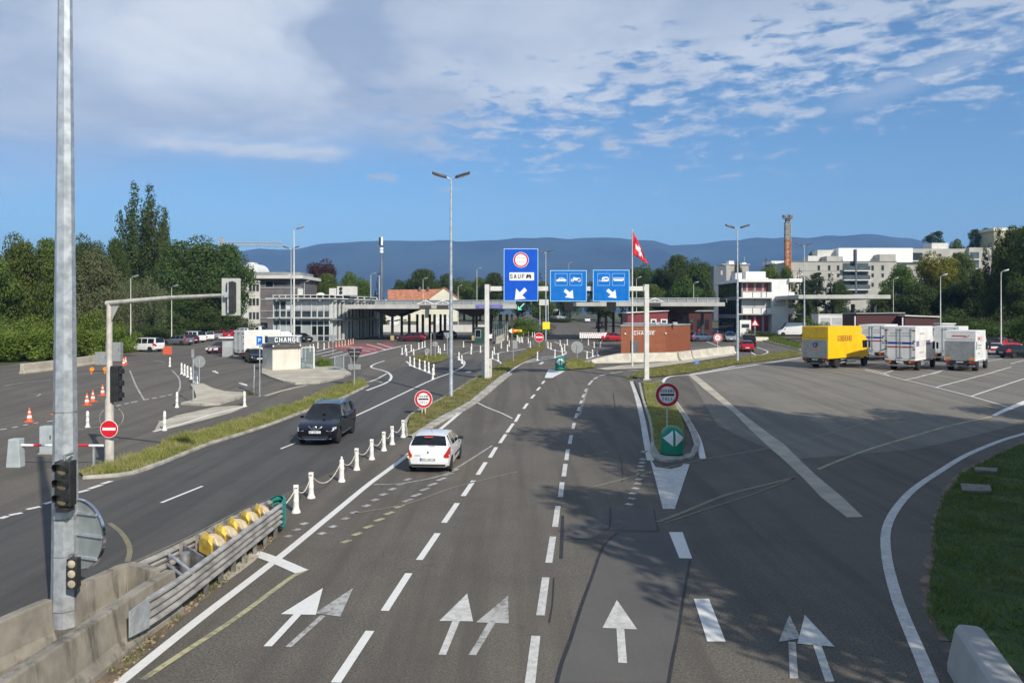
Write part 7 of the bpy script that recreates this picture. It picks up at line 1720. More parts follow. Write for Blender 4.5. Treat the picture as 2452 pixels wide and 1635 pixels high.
# red wall line under the right canopy
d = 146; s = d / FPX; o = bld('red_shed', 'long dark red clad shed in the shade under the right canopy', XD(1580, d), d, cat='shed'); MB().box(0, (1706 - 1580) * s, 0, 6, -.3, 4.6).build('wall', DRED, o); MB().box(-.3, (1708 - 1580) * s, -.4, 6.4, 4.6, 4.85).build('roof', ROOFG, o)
for k_ in range(6): window(o, .8 + k_ * 1.55, 1.6 + k_ * 1.55, 1.2, 3.2, -.005, GLASS, DRED)

# ---- white customs house
d = 150; s = d / FPX; X0 = XD(1768, d); o = bld('customs_house', 'white three storey customs house with dark red panels and balconies', X0, d)
zz = lambda y: EYE + (HV - (480 + y / 4.126)) * s - gz(d); xx = lambda x: (1560 + x / 4.126 - 1768) * s
WW = mat('customs_white', (0.72, 0.71, 0.68), .7, .04, .4, stain=((.55, .53, .49), .25, .4))
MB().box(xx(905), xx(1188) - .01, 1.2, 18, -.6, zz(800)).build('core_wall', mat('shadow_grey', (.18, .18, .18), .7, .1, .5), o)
MB().box(xx(1188), xx(1352), 0, 18, -.6, zz(778)).build('wall', WW, o); MB().box(xx(858), xx(1188) - .005, -.2, 18.5, zz(806), zz(776)).build('roof', WW, o); MB().box(xx(1352) + .002, xx(1478), -.6, 18, zz(806), zz(773)).build('roof', WW, o)
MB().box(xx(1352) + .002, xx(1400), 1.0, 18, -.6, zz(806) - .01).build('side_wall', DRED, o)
for y0, y1 in ((905, 956), (1062, 1116)):
    MB().box(xx(900), xx(1188) - .01, -.1, .02, zz(y1), zz(y0)).build('balcony', WW, o); MB().box(xx(1352) + .002, xx(1412), -.1, .9, zz(y1), zz(y0)).build('balcony', WW, o)
    MB().box(xx(858), xx(1188) - .012, -.5, 1.19, zz(y1 + 12), zz(y1 + 2)).build('floor_slab', PALEW, o); MB().box(xx(1352) + .003, xx(1478), -.6, .99, zz(y1 + 12), zz(y1 + 2)).build('floor_slab', PALEW, o)
    for x in (998, 1082, 1134): MB().box(xx(x) - .06, xx(x) + .06, -.12, -.101, zz(y1), zz(y0)).build('balcony_joint', BLACKP, o)
for y0, y1, mm in ((810, 900, REDS), (972, 1058, GLASS_P), (1132, 1300, REDS)):
    for i, (a, b) in enumerate(((912, 958), (964, 1036), (1044, 1116), (1124, 1182))): window(o, xx(a), xx(b), zz(y1), zz(y0), 1.19, mm if i % 3 or mm is REDS else GLASS_P, OFFW if mm is not GLASS_P else PALEW, .1)
    window(o, xx(1354), xx(1396), zz(y1), zz(y0), .99, REDS if mm is REDS else GLASS, OFFW, .12)
MB().box(xx(995), xx(1195), 4, 9, zz(776) + .005, zz(692)).box(xx(890), xx(954), 4, 7, zz(776) + .005, zz(706)).build('roof_box', WW, o); MB().box(xx(1200), xx(1238), 5, 6, zz(776), zz(752)).build('roof_box', PALEW, o)
for z in (806, 960, 1120):                # shaded long side: dark glazing behind posts
    pass
T = Matrix.Translation((xx(905) - .001, 1.5, 0)) @ Matrix.Rotation(-PI / 2, 4, 'Z')
for k_ in range(9):
    for z0, z1 in ((.3, 3.2), (4.0, 6.9), (7.6, 10.4)): MB(T).box(-16.2 + k_ * 1.82, -14.6 + k_ * 1.82, -.03, -.001, z0, z1).build('window', GLASS, o)

MB().text('CH', 1.0, (xx(1270)), zz(990), -.03, .03, squash=1.6).build('lettering', mat('faded_emblem', (.22, .22, .23), .6, .1, 2), o)
for y in (1018, 1030, 1040): MB().box(xx(1205), xx(1335 - (y % 3) * 10), -.03, -.001, zz(y + 3), zz(y - 3)).build('small_script', SIGNBK, o)
MB().tube([(xx(1420), -.3, zz(770)), (xx(1425), -.3, zz(748)), (xx(1505), -.3, zz(728))], .05, 6).build('flag_bracket', WHITEP, o)
d = 140; s = d / FPX; t = thing('advert_board', 'white advertising box standing at the left foot of the customs house', 'sign', on(XD(1785, d), d)); MB().box(-1.0, 1.0, 0, .4, 0, 3.1).build('panel', WHITEP, t); MB().box(-.7, .7, -.02, -.001, 1.7, 2.4).build('dark_print', PG, t)
t = thing('warning_sign', 'red triangle warning sign in front of the customs house', 'road sign', on(XD(1808, 132), 132)); m = MB(); m.plate([(-.75, 2.3), (.75, 2.3), (0, 3.6)], 0, .03); m.build('panel', SIGNR, t); m = MB(); m.plate([(-.45, 2.45), (.45, 2.45), (0, 3.25)], -.005, -.0005); m.build('white_field', SIGNW, t); MB().lathe([(.05, 0), (.05, 2.4)], 6, (0, .08, 0)).build('post', GALV, t)
d = 126; s = d / FPX; o = tag(MB().box(0, 34 * s, 0, 1.5, 0, .6).build('planter_wall', CREAM), 'low cream planter wall at the foot of the warning sign', 'planter'); o.location = on(XD(1806, d), d)

# ---- white cabins, red sheds at right
d = 128; s = d / FPX; o = bld('site_cabin', 'long white site cabin with three windows under the inspection canopy', XD(1960, d), d, cat='cabin'); MB().box(0, 85 * s, 0, 3, -.2, 4.2).build('wall', WW, o)
for k_ in range(3): window(o, .3 + k_ * 1.9, 2.0 + k_ * 1.9, 2.6, 3.8, -.005, GLASS_P, WHITEP); window(o, .3 + k_ * 1.9, 2.0 + k_ * 1.9, 1.4, 2.3, -.005, GLASS_B, WHITEP)
MB().box(-.1, 85 * s + .1, -.1, 3.1, 4.2, 4.35).build('roof', WW, o)
for a, b, v0, v1, sl, lab, d in ((2050, 2164, 752, 777, 2, 'dark red wall under the inspection canopy, left of two red sheds', 120), (2166, 2246, 757, 776, -5, 'dark red shed with a pale sloping roof edge, right of two red sheds', 118)):
    s = d / FPX; o = bld('red_shed', lab, XD(a, d), d, z=EYE + (HV - v1) * s - 1.5, cat='shed'); h = (v1 - v0) * s + 1.5; w = (b - a) * s
    MB().plate([(0, 0), (w, 0), (w, h + sl * s * .6), (0, h)], 0, 5).build('wall', DRED, o); MB().plate([(-.1, h + .01), (w + .1, h + sl * s * .6 + .01), (w + .1, h + sl * s * .6 + .18), (-.1, h + .18)], -.3, 5.2).build('roof', PALEW if sl < 0 else ROOFG, o)
d = 112; o = bld('guard_cabin', 'small white guard cabin with a dark window right of the red sheds', XD(2256, d), d, cat='cabin'); MB().box(0, 1.8, 0, 2, -.2, 3.1).build('wall', PALEW, o); window(o, .7, 1.5, 1.6, 2.6, -.005, GLASS); MB().box(-.15, 1.95, -.15, 2.15, 3.1, 3.25).build('roof', WHITEP, o)
for u, v in ((2047, 757), (2161, 760)):
    t = thing('marker_post', 'white post in front of the %s red shed wall' % ('left' if u < 2100 else 'right'), 'post', on(XD(u, 100), 100)); MB().lathe([(.09, 0), (.09, EYE + (HV - v) / FPX * 100 - gz(100))], 8).build('post', WHITEP, t)

# ---- apartment blocks on the slope behind
d = 258; s = d / FPX; o = bld('apartment_block', 'long beige concrete apartment block with glazed balconies in its middle', XD(1896, d), d); zz = lambda y: EYE + (HV - (480 + y / 3.733)) * s - gz(d); xx = lambda x: (1860 + x / 3.733 - 1896) * s
MB().box(xx(130), xx(1070), 0, 14, -3, zz(548)).build('wall', APT, o); MB().box(xx(128), xx(1072), -.2, 14.2, zz(548) + .002, zz(543)).build('roof', ROOFG, o)
for y0, y1 in ((578, 628), (650, 690), (732, 775)):
    for x in (362, 455, 535): window(o, xx(x), xx(x + 27), zz(y1), zz(y0), -.005, GLASS, APT, .1)
    for x in (842, 932): window(o, xx(x), xx(x + 28), zz(y1), zz(y0), -.005, GLASS, APT, .1)
for y in (628, 705, 790): MB().box(xx(130), xx(580), -.06, -.001, zz(y + 4), zz(y)).build('facade_joint', ROOFG, o)
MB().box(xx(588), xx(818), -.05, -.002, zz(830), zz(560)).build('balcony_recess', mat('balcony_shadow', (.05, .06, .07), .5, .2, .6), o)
for y in (630, 712, 798): MB().box(xx(584), xx(822), -1.6, -.051, zz(y + 6), zz(y - 4)).build('balcony_slab', PALEW, o); MB().box(xx(590), xx(816), -1.55, -1.5, zz(y - 5), zz(y - 42)).build('balcony_glass', GLASS_B, o)
MB().box(xx(690) - .25, xx(690) + .25, -1.7, -.052, zz(830), zz(440)).build('balcony_post', BLUEG, o)
MB().box(xx(620), xx(1300), 6, 14, zz(543) + .003, zz(412)).build('scaffold_tent', WHITEP, o); MB().box(xx(580), xx(625), 3, 9, zz(543) + .003, zz(495)).build('penthouse', APT, o); MB().box(xx(480), xx(578), 3, 9, zz(543) + .003, zz(492)).build('penthouse', APT, o); MB().box(xx(945), xx(1090), 2, 5.9, zz(543) + .003, zz(476)).build('penthouse', APT, o)
MB().box(xx(362), xx(470), 8, 13, zz(543) + .003, zz(480)).build('penthouse', PALEW, o); MB().box(xx(455), xx(618), 8.5, 13.5, zz(543) + .004, zz(425)).build('penthouse', PALEW, o)
d = 285; s = d / FPX; o = bld('apartment_block', 'upper grey apartment block with loggias at the right behind the yellow-green tree', XD(2170, d), d); zz = lambda y: EYE + (HV - (480 + y / 3.733)) * s - gz(d); xx = lambda x: (1860 + x / 3.733 - 2170) * s
MB().box(xx(1160), xx(1700) - .01, 0, 14, -3, zz(432)).box(xx(1700), xx(1895), -1.5, 12, -3, zz(424)).build('wall', APT, o); MB().box(xx(1425), xx(1575), 3, 9, zz(432) + .002, zz(374)).build('penthouse', PALEW, o)
for x0, x1 in ((1198, 1300), (1575, 1650)): MB().box(xx(x0), xx(x1), -.05, -.002, zz(535), zz(468)).build('loggia', GLASS, o); MB().box(xx(x0) - 2, xx(x1) + .3, -1.4, -.051, zz(548), zz(538)).build('balcony_slab', PALEW, o)
for x in (1325, 1440, 1600): window(o, xx(x), xx(x + 34), zz(505), zz(475), -.005, GLASS, APT, .1)
for y in (470, 545, 632): window(o, xx(1812), xx(1838), zz(y + 38), zz(y), -1.505, GLASS, APT, .1)
MB().box(xx(1705), xx(1785), -1.56, -1.505, zz(660), zz(465)).build('loggia', GLASS_B, o)
for y in (530, 612): MB().box(xx(1690), xx(1790), -2.8, -1.561, zz(y + 6), zz(y - 3)).build('balcony_slab', PALEW, o)
d = 235; s = d / FPX; o = bld('blue_grey_block', 'dark blue-grey block behind the trees left of the customs house', XD(1709, d), d); zz = lambda v: EYE + (HV - v) * s - gz(d)
MB().box(0, 30 * s, 0, 10, -3, zz(637)).build('wall', BLUEG, o); MB().box(30 * s + .01, 41 * s, .5, 10, -3, zz(635)).build('end_wall', APT, o)
for u, v in ((1726, 650), (1746, 658)): window(o, (u - 1709) * s, (u - 1709 + 4) * s, zz(v + 8), zz(v - 2), -.005 if u < 1738 else .495, GLASS_P, PALEW, .1)
d = 300; s = d / FPX; zz = lambda v: EYE + (HV - v) * s - gz(d)
o = bld('white_roof_house', 'white stepped roof building above the blue-grey block', XD(1735, d), d); MB().box(0, 58 * s, 0, 10, -3, zz(634)).build('wall', APT, o); MB().box(14 * s, 26 * s, 2, 6, zz(634) + .002, zz(624)).build('penthouse', WHITEP, o); MB().box(46 * s, 56 * s, 2, 5, zz(634) + .002, zz(628)).build('penthouse', WHITEP, o); MB().box(-1, 60 * s, -.5, 10.5, zz(634) + .001, zz(632.5)).build('roof', PALEW, o)
MB().tube([(55 * s, 4, zz(630)), (55 * s, 4, zz(612))], .08, 5).build('roof_aerial', GALV, o)
o = bld('white_roof_house', 'low white-roofed building just left of the crane tower', XD(1852, d), d); MB().box(0, 35 * s, 0, 10, -3, zz(632)).build('wall', BLUEG, o); MB().box(-1, 37 * s, -.6, 10, zz(632) + .001, zz(625)).build('roof', WHITEP, o)
o = bld('hill_house', 'beige flat-roofed building high up at the right edge above the trees', XD(2380, d), d); MB().box(0, 90 * s, 0, 12, -3, zz(553)).build('wall', mat('beige_render', (.46, .42, .27), .85, .06, .3), o); MB().box(-.5, 92 * s, -.6, 12, zz(553) + .001, zz(546)).build('roof', CREAM, o); MB().box(30 * s, 55 * s, -4, -.01, -3, zz(571)).build('porch', WHITEP, o)
for k_ in range(4): window(o, (6 + k_ * 18) * s, (14 + k_ * 18) * s, zz(566), zz(557), -.005, GLASS)
window(o, 36 * s, 42 * s, zz(586), zz(577), -4.005, GLASS)

# ---- crane tower, far crane jib, telecom mast
def lattice(m, x0, x1, y0, y1, z0, z1, n, r):
    for x in (x0, x1):
        for y in (y0, y1): m.tube([(x, y, z0), (x, y, z1)], r, 4)
    h = (z1 - z0) / n
    for i in range(n):
        a, b = z0 + i * h, z0 + (i + 1) * h
        for (p, q) in (((x0, y0), (x1, y0)), ((x1, y0), (x1, y1)), ((x1, y1), (x0, y1)), ((x0, y1), (x0, y0))):
            s_ = (p, q) if i % 2 else (q, p); m.tube([(*s_[0], a), (*s_[1], b)], r * .6, 4); m.tube([(*p, b), (*q, b)], r * .6, 4)
CRO = mat('crane_orange', (.62, .22, .05), .5, .1, 1.0); CRG = mat('crane_grey', (.42, .38, .32), .5, .1, 1.0)
d = 255; s = d / FPX; t = thing('crane_tower', 'orange lattice tower of a crane without its jib before the mountains', 'crane', on(XD(1886, d), d)); zz = lambda v: EYE + (HV - v) * s - gz(d); w = 5.6 * s
m = MB(); lattice(m, -w, w, -w, w, -2, zz(575), 20, .16); m.build('lower_tower', CRO, t); m = MB(); lattice(m, -w, w, -w, w, zz(575), zz(533), 6, .16); MB().box(-w * .35, w * .35, -w * .35, w * .35, zz(636), zz(536)).build('ladder_cage', CRG, t); m.build('upper_tower', CRG, t)
m = MB(); lattice(m, -w * .7, w * .7, -w * .7, w * .7, zz(533), zz(521), 2, .14); m.box(-w * 1.9, w * 1.9, -w, w, zz(524), zz(522)).box(-w * 2, -w * .9, -w, w, zz(520), zz(515)).box(w * .7, w * 1.9, -w, w, zz(521), zz(515)); m.box(-w * .6, w * .5, -w * .6, w * .6, zz(530), zz(521)); m.tube([(0, 0, zz(522)), (.2, 0, zz(511))], .1, 4); m.build('slewing_platform', mat('crane_dark', (.16, .15, .14), .5, .1, 1), t)
d = 420; s = d / FPX; t = thing('crane_jib', 'pale thin horizontal jib of a far crane left above the trees', 'crane', on(XD(530, d), d)); zz = lambda v: EYE + (HV - v) * s - gz(d); m = MB(); Lj = (678 - 530) * s
for z in (zz(588.5), zz(580.5)): m.tube([(0, 0, z), (Lj, 0, z - .3)], .22, 4)
for k_ in range(16): m.tube([(Lj * k_ / 16, 0, zz(588.5)), (Lj * (k_ + .5) / 16, 0, zz(580.5)), (Lj * (k_ + 1) / 16, 0, zz(588.5))], .12, 4)
m.build('jib', CRG, t); m = MB(); lattice(m, -1, 1, -1, 1, -2, zz(570), 14, .2); m.build('tower', CRG, t)
d = 136; s = d / FPX; t = thing('telecom_mast', 'dark telecom mast with white antenna panels above the left canopy', 'mast', on(XD(913.5, d), d)); zz = lambda v: EYE + (HV - v) * s - gz(d)
MB().lathe([(.30, 0), (.26, zz(680)), (.25, zz(624)), (.12, zz(622)), (.11, zz(570))], 12).build('pole', mat('mast_slate', (.10, .12, .15), .5, .1, 1), t, smooth=45); MB().lathe([(.20, 0), (.20, zz(660))], 10, (-.35, .1, 0)).build('cable_duct', GALV, t, smooth=True)
for x, y in ((.12, -.3), (-.28, .12)): MB().box(x - .17, x + .17, y - .1, y + .1, zz(588), zz(568)).build('antenna_panel', SIGNW if x > 0 else BLACKP, t, bevel=.03)
for v in (596, 603): MB().lathe([(.30, zz(v) - .2), (.32, zz(v)), (.30, zz(v) + .2)], 12).build('antenna_drum', SIGNW, t)

# ---- white exchange kiosk on the tan island
def U(x, y): return (560 + x / 6.918, 780 + y / 6.918)
p = G(*U(640, 765)); d = p.y; s = d / FPX; o = thing('exchange_booth', 'cream exchange booth with a dark roof and a CHANGE roof sign', 'kiosk', p, rad(36)); zz = lambda y: EYE + (HV - (780 + y / 6.918)) * s - p.z; xx = lambda x: (560 + x / 6.918) * s - (560 + 640 / 6.918) * s
BOOTH = mat('booth_cream', (.66, .61, .52), .6, .05, 1.2, stain=((.5, .44, .36), .4, 1.5))
MB().box(xx(640), xx(1095), 0, 2.7, .12, zz(370)).build('wall', BOOTH, o, bevel=.05);
MB().box(xx(655), xx(1085), .1, 2.6, 0, .13).build('plinth', BLACKP, o)
MB().loft([[(xx(a), y, zz(b)) for a, b in ((615, 372), (660, 310), (1110, 308), (1135, 368))] for y in (-.25, 2.95)]).build('roof', mat('booth_roof', (.10, .085, .075), .6, .15, 2), o, bevel=.04)
sg = MB().box(xx(545), xx(1120), -.25, .55, zz(285), zz(178)).build('roof_sign', mat('roof_sign_slate', (.07, .10, .13), .5, .1, 1.5), o, bevel=.03); MB().text('CHANGE', 1.08 * (zz(178) - zz(285)), xx(872), zz(232), -.27, .03, squash=.98, weight=.155, gap=.28).build('lettering', SIGNW, sg); MB().box(xx(545), xx(1125), -.3, .6, zz(178), zz(166)).build('sign_cap', WHITEP, sg)
for x in (735, 1105): MB().tube([(xx(x), -.1, zz(375)), (xx(x), -.1, zz(286))], .05, 8).build('sign_post', WHITEP, o)
for x in (625, 1085): MB().ball((xx(x), -.42, zz(335)), .07, .07, .09, 8, 6).build('spot_lamp', SIGNW, o)
MB().box(xx(640) - .03, xx(640) - .0005, 1.6, 1.9, zz(545), zz(480)).build('wall_lamp', SIGNW, o)
GLZ = bpy.data.materials.new('clear_glazing'); GLZ.use_nodes = True; N = NT(GLZ.node_tree); b_ = N.n['Principled BSDF']; gn = N.noise(N.new('ShaderNodeTexCoord').outputs['Object'], 2.0); N.put(b_.inputs['Base Color'], N.mix(gn, (.75, .85, .85), (.85, .9, .9))); b_.inputs['Transmission Weight'].default_value = .9; b_.inputs['Roughness'].default_value = .03; b_.inputs['IOR'].default_value = 1.05
x0, x1 = xx(1100), xx(1355)
m = MB()
for x in (x0 + .03, x1): m.box(x - .05, x + .05, -.02, .10, 0.06, zz(380))
m.box(x1 - .05, x1 + .05, 2.0, 2.1, .06, zz(380)).box(x0, x1 + .05, -.02, .10, zz(380), zz(368)).box(x0, x1 + .05, -.02, .10, 0.0, .06).box(x1 - .05, x1 + .05, .1, 2.0, zz(380), zz(368)).box(xx(1250) - .03, xx(1250) + .03, 1.5, 1.56, 0, zz(380)).build('shelter_frame', WHITEP, o)
MB().box(x0 + .08, x1 - .06, .03, .045, .08, zz(382)).box(x1 - .02, x1 - .005, .12, 1.98, .08, zz(382)).build('shelter_glass', GLZ, o); MB().box(xx(1110), xx(1320), 1.2, 1.7, .95, 1.03).build('counter', SIGNB2, o); MB().lathe([(.16, .06), (.18, .5)], 12, (xx(1200), .7, 0)).build('waste_bin', WHITEP, o)
p = G(*U(1670, 750)); t = thing('railing', 'pale steel hoop railing at the right end of the tan island', 'railing', p); s = p.y / FPX; w = 150 / 6.918 * s
MB().tube([(0, 0, 0), (0, 0, 1.35), (w, 0, 1.35), (w, 0, 0)], .04, 6).tube([(w + .5, .6, 0), (w + .5, .6, 1.3), (w, 0, 1.35)], .04, 6).build('rail', GALV, t); MB().box(.05, w - .05, -.01, .01, .1, 1.3).build('glass', GLZ, t)
p = G(*S('R8', (715, 350))[0]); t = thing('bin_shelter', 'grey glazed shelter with a white roof between the striped car and the box van', 'shelter', p); s = p.y / FPX; w = 115 / 4.704 * s
MB().box(0, w, 0, 2.5, 0, 1.1).build('fence_panel', GREYP, t); MB().box(0, w, .05, 2.45, 1.1, 2.1).build('glass', GLASS_P, t); MB().box(-.3, w + .2, -.3, 2.8, 2.1, 2.25).build('roof', WHITEP, t)
# ================================================================== trees and shrubs
LEAF = {'dark': leafmat('leaves_dark', (0.04, 0.072, 0.014), (0.1, 0.14, 0.032)), 'mid': leafmat('leaves_mid', (0.066, 0.11, 0.018), (0.15, 0.195, 0.04)), 'bright': leafmat('leaves_bright', (0.088, 0.15, 0.016), (0.21, 0.265, 0.042)),
        'olive': leafmat('leaves_olive', (0.095, 0.112, 0.05), (0.17, 0.182, 0.085)), 'purple': leafmat('leaves_purple', (0.04, 0.018, 0.022), (0.08, 0.036, 0.04)), 'conifer': leafmat('needles', (0.03, 0.055, 0.022), (0.062, 0.092, 0.036)), 'lime': leafmat('leaves_lime', (0.15, 0.175, 0.018), (0.3, 0.29, 0.038))}
def quads(C, Nn, size, r, aspect=.6):
    n = len(C); a = r.normal(size=(n, 3)); Nn = Nn + a * .5; Nn /= np.linalg.norm(Nn, axis=1)[:, None] + 1e-9
    t = np.cross(Nn, r.normal(size=(n, 3))); t /= np.linalg.norm(t, axis=1)[:, None] + 1e-9; b = np.cross(Nn, t)
    s = size * r.uniform(.55, 1.35, n)[:, None]
    V = np.stack([C - t * s, C + b * s * aspect + Nn * s * .15, C + t * s, C - b * s * aspect + Nn * s * .15], 1).reshape(-1, 3)
    return V
def lobes(r, n, R, H0, H1, rmin, rmax, shape):
    out = []
    for k in range(n):
        t = r.uniform(0, 1); a = r.uniform(0, 2 * PI); q = shape(t) * math.sqrt(r.uniform(.05, 1))
        out.append((q * R * math.cos(a), q * R * math.sin(a), H0 + (H1 - H0) * t, r.uniform(rmin, rmax)))
    return out
def crown_from(L, n, size, r, squash=.8, fill=.25):
    L = np.array(L); w = L[:, 3] ** 2; idx = r.choice(len(L), n, p=w / w.sum()); dirs = r.normal(size=(n, 3)); dirs /= np.linalg.norm(dirs, axis=1)[:, None]
    rad_ = np.where(r.uniform(size=n) < fill, r.uniform(.3, .9, n), r.uniform(.82, 1.12, n))
    C = L[idx, :3] + dirs * (L[idx, 3] * rad_)[:, None] * np.array([1, 1, squash])
    return quads(C, dirs.copy(), size, r)
ARCH = {}
def arch(kind, V, trunkf):
    n = len(V) // 4; o = mesh_np(kind, V, np.arange(4 * n).reshape(n, 4), LEAF['mid']); me = o.data; bpy.data.objects.remove(o)
    m = MB(); trunkf(m); t = m.build('trunk', BARK, smooth=True); tm = t.data; bpy.data.objects.remove(t); ARCH[kind] = (me, tm)
def limbs(seed, h, spread, n=7, r0=.028, z0=.18):
    def f(m):
        r = np.random.default_rng(seed); m.tube([(0, 0, -.03), (.004, 0, .12), (-.006, .005, h * .6), (.0, 0, h)], [r0 * 1.4, r0, r0 * .7, r0 * .2], 7)
        for k in range(n):
            a = 2 * PI * k / n + r.uniform(-.4, .4); z = z0 + (h - z0) * .75 * k / n; s = spread * r.uniform(.6, 1)
            m.tube([(0, 0, z), (s * .45 * math.cos(a), s * .45 * math.sin(a), z + .10), (s * math.cos(a), s * math.sin(a), z + .22)], [r0 * .55, r0 * .38, r0 * .12], 5)
    return f
r = np.random.default_rng(11)
egg = lambda t: math.sin(PI * min(1, .12 + t * .86)) ** .7
for i, kind in enumerate(('broad_a', 'broad_b', 'broad_c')):       # unit height, crown radius about 0.5
    L = lobes(r, 46 + 8 * i, .37, .20, .91, .075, .165, egg) + [(0, 0, .5, .25), (0, 0, .70, .19)]
    arch(kind, crown_from(L, 21000, .0135, r), limbs(i, .8, .33))
L = []
for cx, cy, h, rr in ((0, 0, 1.0, .08), (.09, .04, .86, .07), (-.10, .02, .92, .07), (.03, -.10, .8, .07), (-.04, .11, .88, .065), (.15, -.03, .70, .055), (-.16, -.06, .66, .055)):
    z = .12
    while z < h: L.append((cx * (.4 + z) + r.normal(0, .012), cy * (.4 + z) + r.normal(0, .012), z, rr * (1 - .6 * (z / h) ** 2) * r.uniform(.7, 1.15))); z += .035
arch('poplar', crown_from(L, 15000, .0095, r, 1.3, .3), limbs(21, .9, .10, 8, .016, .1))
L = []
for k in range(120):
    t = r.uniform(0, 1); z = .10 + .90 * t; R_ = .30 * (1 - t) ** .85 + .015; a = r.uniform(0, 2 * PI); L.append((R_ * math.cos(a) * .8, R_ * math.sin(a) * .8, z - R_ * .15, .05 * (1.15 - t)))
arch('conifer', crown_from(L, 11000, .011, r, .45, .3), limbs(31, .97, .08, 3, .02))
L = []
for k in range(16):
    z = .38 + .58 * (k / 15); R_ = .42 * (1 - .62 * (k / 15)); 
    for j in range(6): a = r.uniform(0, 2 * PI); q = R_ * r.uniform(.35, 1); L.append((q * math.cos(a), q * math.sin(a), z + q * .05, r.uniform(.06, .10)))
arch('cedar', crown_from(L, 12000, .011, r, .28, .3), limbs(41, .95, .3, 9, .026, .35))
L = []
for k in range(60):                         # drooping curtains
    a = r.uniform(0, 2 * PI); q = .40 * math.sqrt(r.uniform(.1, 1)); zt_ = .95 - .55 * q - r.uniform(0, .12); ln = r.uniform(.25, .6)
    z = zt_
    while z > max(.10, zt_ - ln): L.append((q * math.cos(a), q * math.sin(a), z, r.uniform(.035, .06))); z -= .045
arch('willow', crown_from(L, 18000, .010, r, 1.3, .3), limbs(51, .8, .3))
L = [(r.normal(0, .26), r.normal(0, .26), abs(r.normal(.30, .22)), r.uniform(.12, .22)) for k in range(40)]
arch('bush', crown_from([(x, y, min(.8, z), q) for x, y, z, q in L], 16000, .018, r, .9, .3), lambda m: [m.tube([(0, 0, 0), (x, y, .4), (x * 2, y * 2, .7)], [.02, .015, .005], 5) for x, y in ((.1, 0), (-.08, .07), (0, -.1), (-.05, -.08))] and None)
def tree(label, loc, h, w, kind, leaf, name='tree', cat='tree', group=None, rz=None):
    t = thing(name, label, cat, loc, rng.uniform(0, 6.28) if rz is None else rz, group); me, tm = ARCH[kind]
    o = bpy.data.objects.new('crown', me); COL.objects.link(o); o.parent = t; o.material_slots[0].link = 'OBJECT'; o.material_slots[0].material = LEAF[leaf]
    q = bpy.data.objects.new('trunk', tm); COL.objects.link(q); q.parent = t
    base = {'broad_a': .98, 'broad_b': .98, 'broad_c': .98, 'poplar': .36, 'conifer': .60, 'cedar': .88, 'willow': .88, 'bush': 1.0}[kind]
    t.scale = (w / base, w / base, h)
    return t
def at_px(label, u, v, wpx, d, kind, leaf, group, name='tree', zb=None, cat='tree'):
    x = XD(u, d); z = gz(d) if zb is None else zb
    return tree(label, (x, d, z - .1), EYE + (HV - v) / FPX * d - z, wpx / FPX * d, kind, leaf, name, cat, group)
g = 'trees behind the hedge at the left'
for lab, u, v, w, d, k, lf in (
 ('tall dark tree cut by the left edge, nearest the corner', -40, 552, 190, 88, 'broad_a', 'mid'), ('tall green tree just left of the mast, second from the edge', 45, 556, 150, 92, 'broad_b', 'mid'), ('mid-green tree right behind the mast', 112, 572, 130, 95, 'broad_c', 'mid'),
 ('dark tree standing behind, right of the mast', 212, 560, 120, 135, 'broad_b', 'dark'), ('olive green tree right of the mast, before the poplars', 228, 590, 150, 100, 'broad_a', 'olive'), ('small dark tree left of the poplar feet', 278, 572, 80, 132, 'broad_c', 'dark'),
 ('grey-olive willow drooping behind the cantilever post', 330, 640, 140, 128, 'willow', 'olive'), ('grey-olive willow left of the other willow, behind the arm', 262, 655, 120, 112, 'willow', 'olive'),
 ('tall poplar, left one of the pair', 322, 440, 92, 165, 'poplar', 'dark'), ('tall poplar, right one of the pair', 362, 446, 90, 166, 'poplar', 'dark'), ('shorter poplar leaning right at the foot of the pair', 392, 498, 50, 164, 'poplar', 'mid'),
 ('huge dark tree right of the poplars, above the signal head', 455, 562, 215, 155, 'broad_b', 'dark'), ('dark tree at the right end of the left wood, before the mountains', 548, 585, 150, 156, 'broad_c', 'dark'), ('dark tree between the poplars and the huge one', 410, 600, 110, 152, 'broad_a', 'dark'), ('lower dark tree behind the signal head', 515, 655, 190, 153, 'broad_a', 'dark'),
 ('low dark tree behind the estate car', 430, 700, 120, 150, 'broad_c', 'dark')):
    at_px(lab, u, v, w, d, k, lf, g)
g = 'leafy bushes behind the low wall'
for lab, u, v, w, d in (('bright bush at the left edge behind the low wall', 8, 735, 150, 80), ('bright bush between left edge and mast', 88, 728, 140, 82), ('bright bush right behind the mast', 165, 720, 140, 84), ('bright bush between the mast and the traffic light post', 225, 745, 110, 86), ('bright bush right of the traffic light post', 272, 755, 90, 96), ('small bush left of the white passenger van', 288, 790, 50, 112)):
    at_px(lab, u, v, w, d, 'bush', 'bright', g, 'shrub', None, 'shrub')
g = 'dark bushes behind the parked row'
for lab, u, v, w, d in (('dark bush behind the white passenger van', 370, 765, 110, 122), ('dark bush behind the estate car', 450, 735, 110, 146), ('dark bush behind the parked white hatchback', 510, 730, 130, 150), ('green bush left of the three storey office', 575, 770, 80, 158), ('clipped green bush before the brown-grey office', 640, 785, 90, 160)):
    at_px(lab, u, v, w, d, 'bush', 'mid' if u > 540 else 'dark', g, 'shrub', None, 'shrub')
g = 'trees in the middle distance'
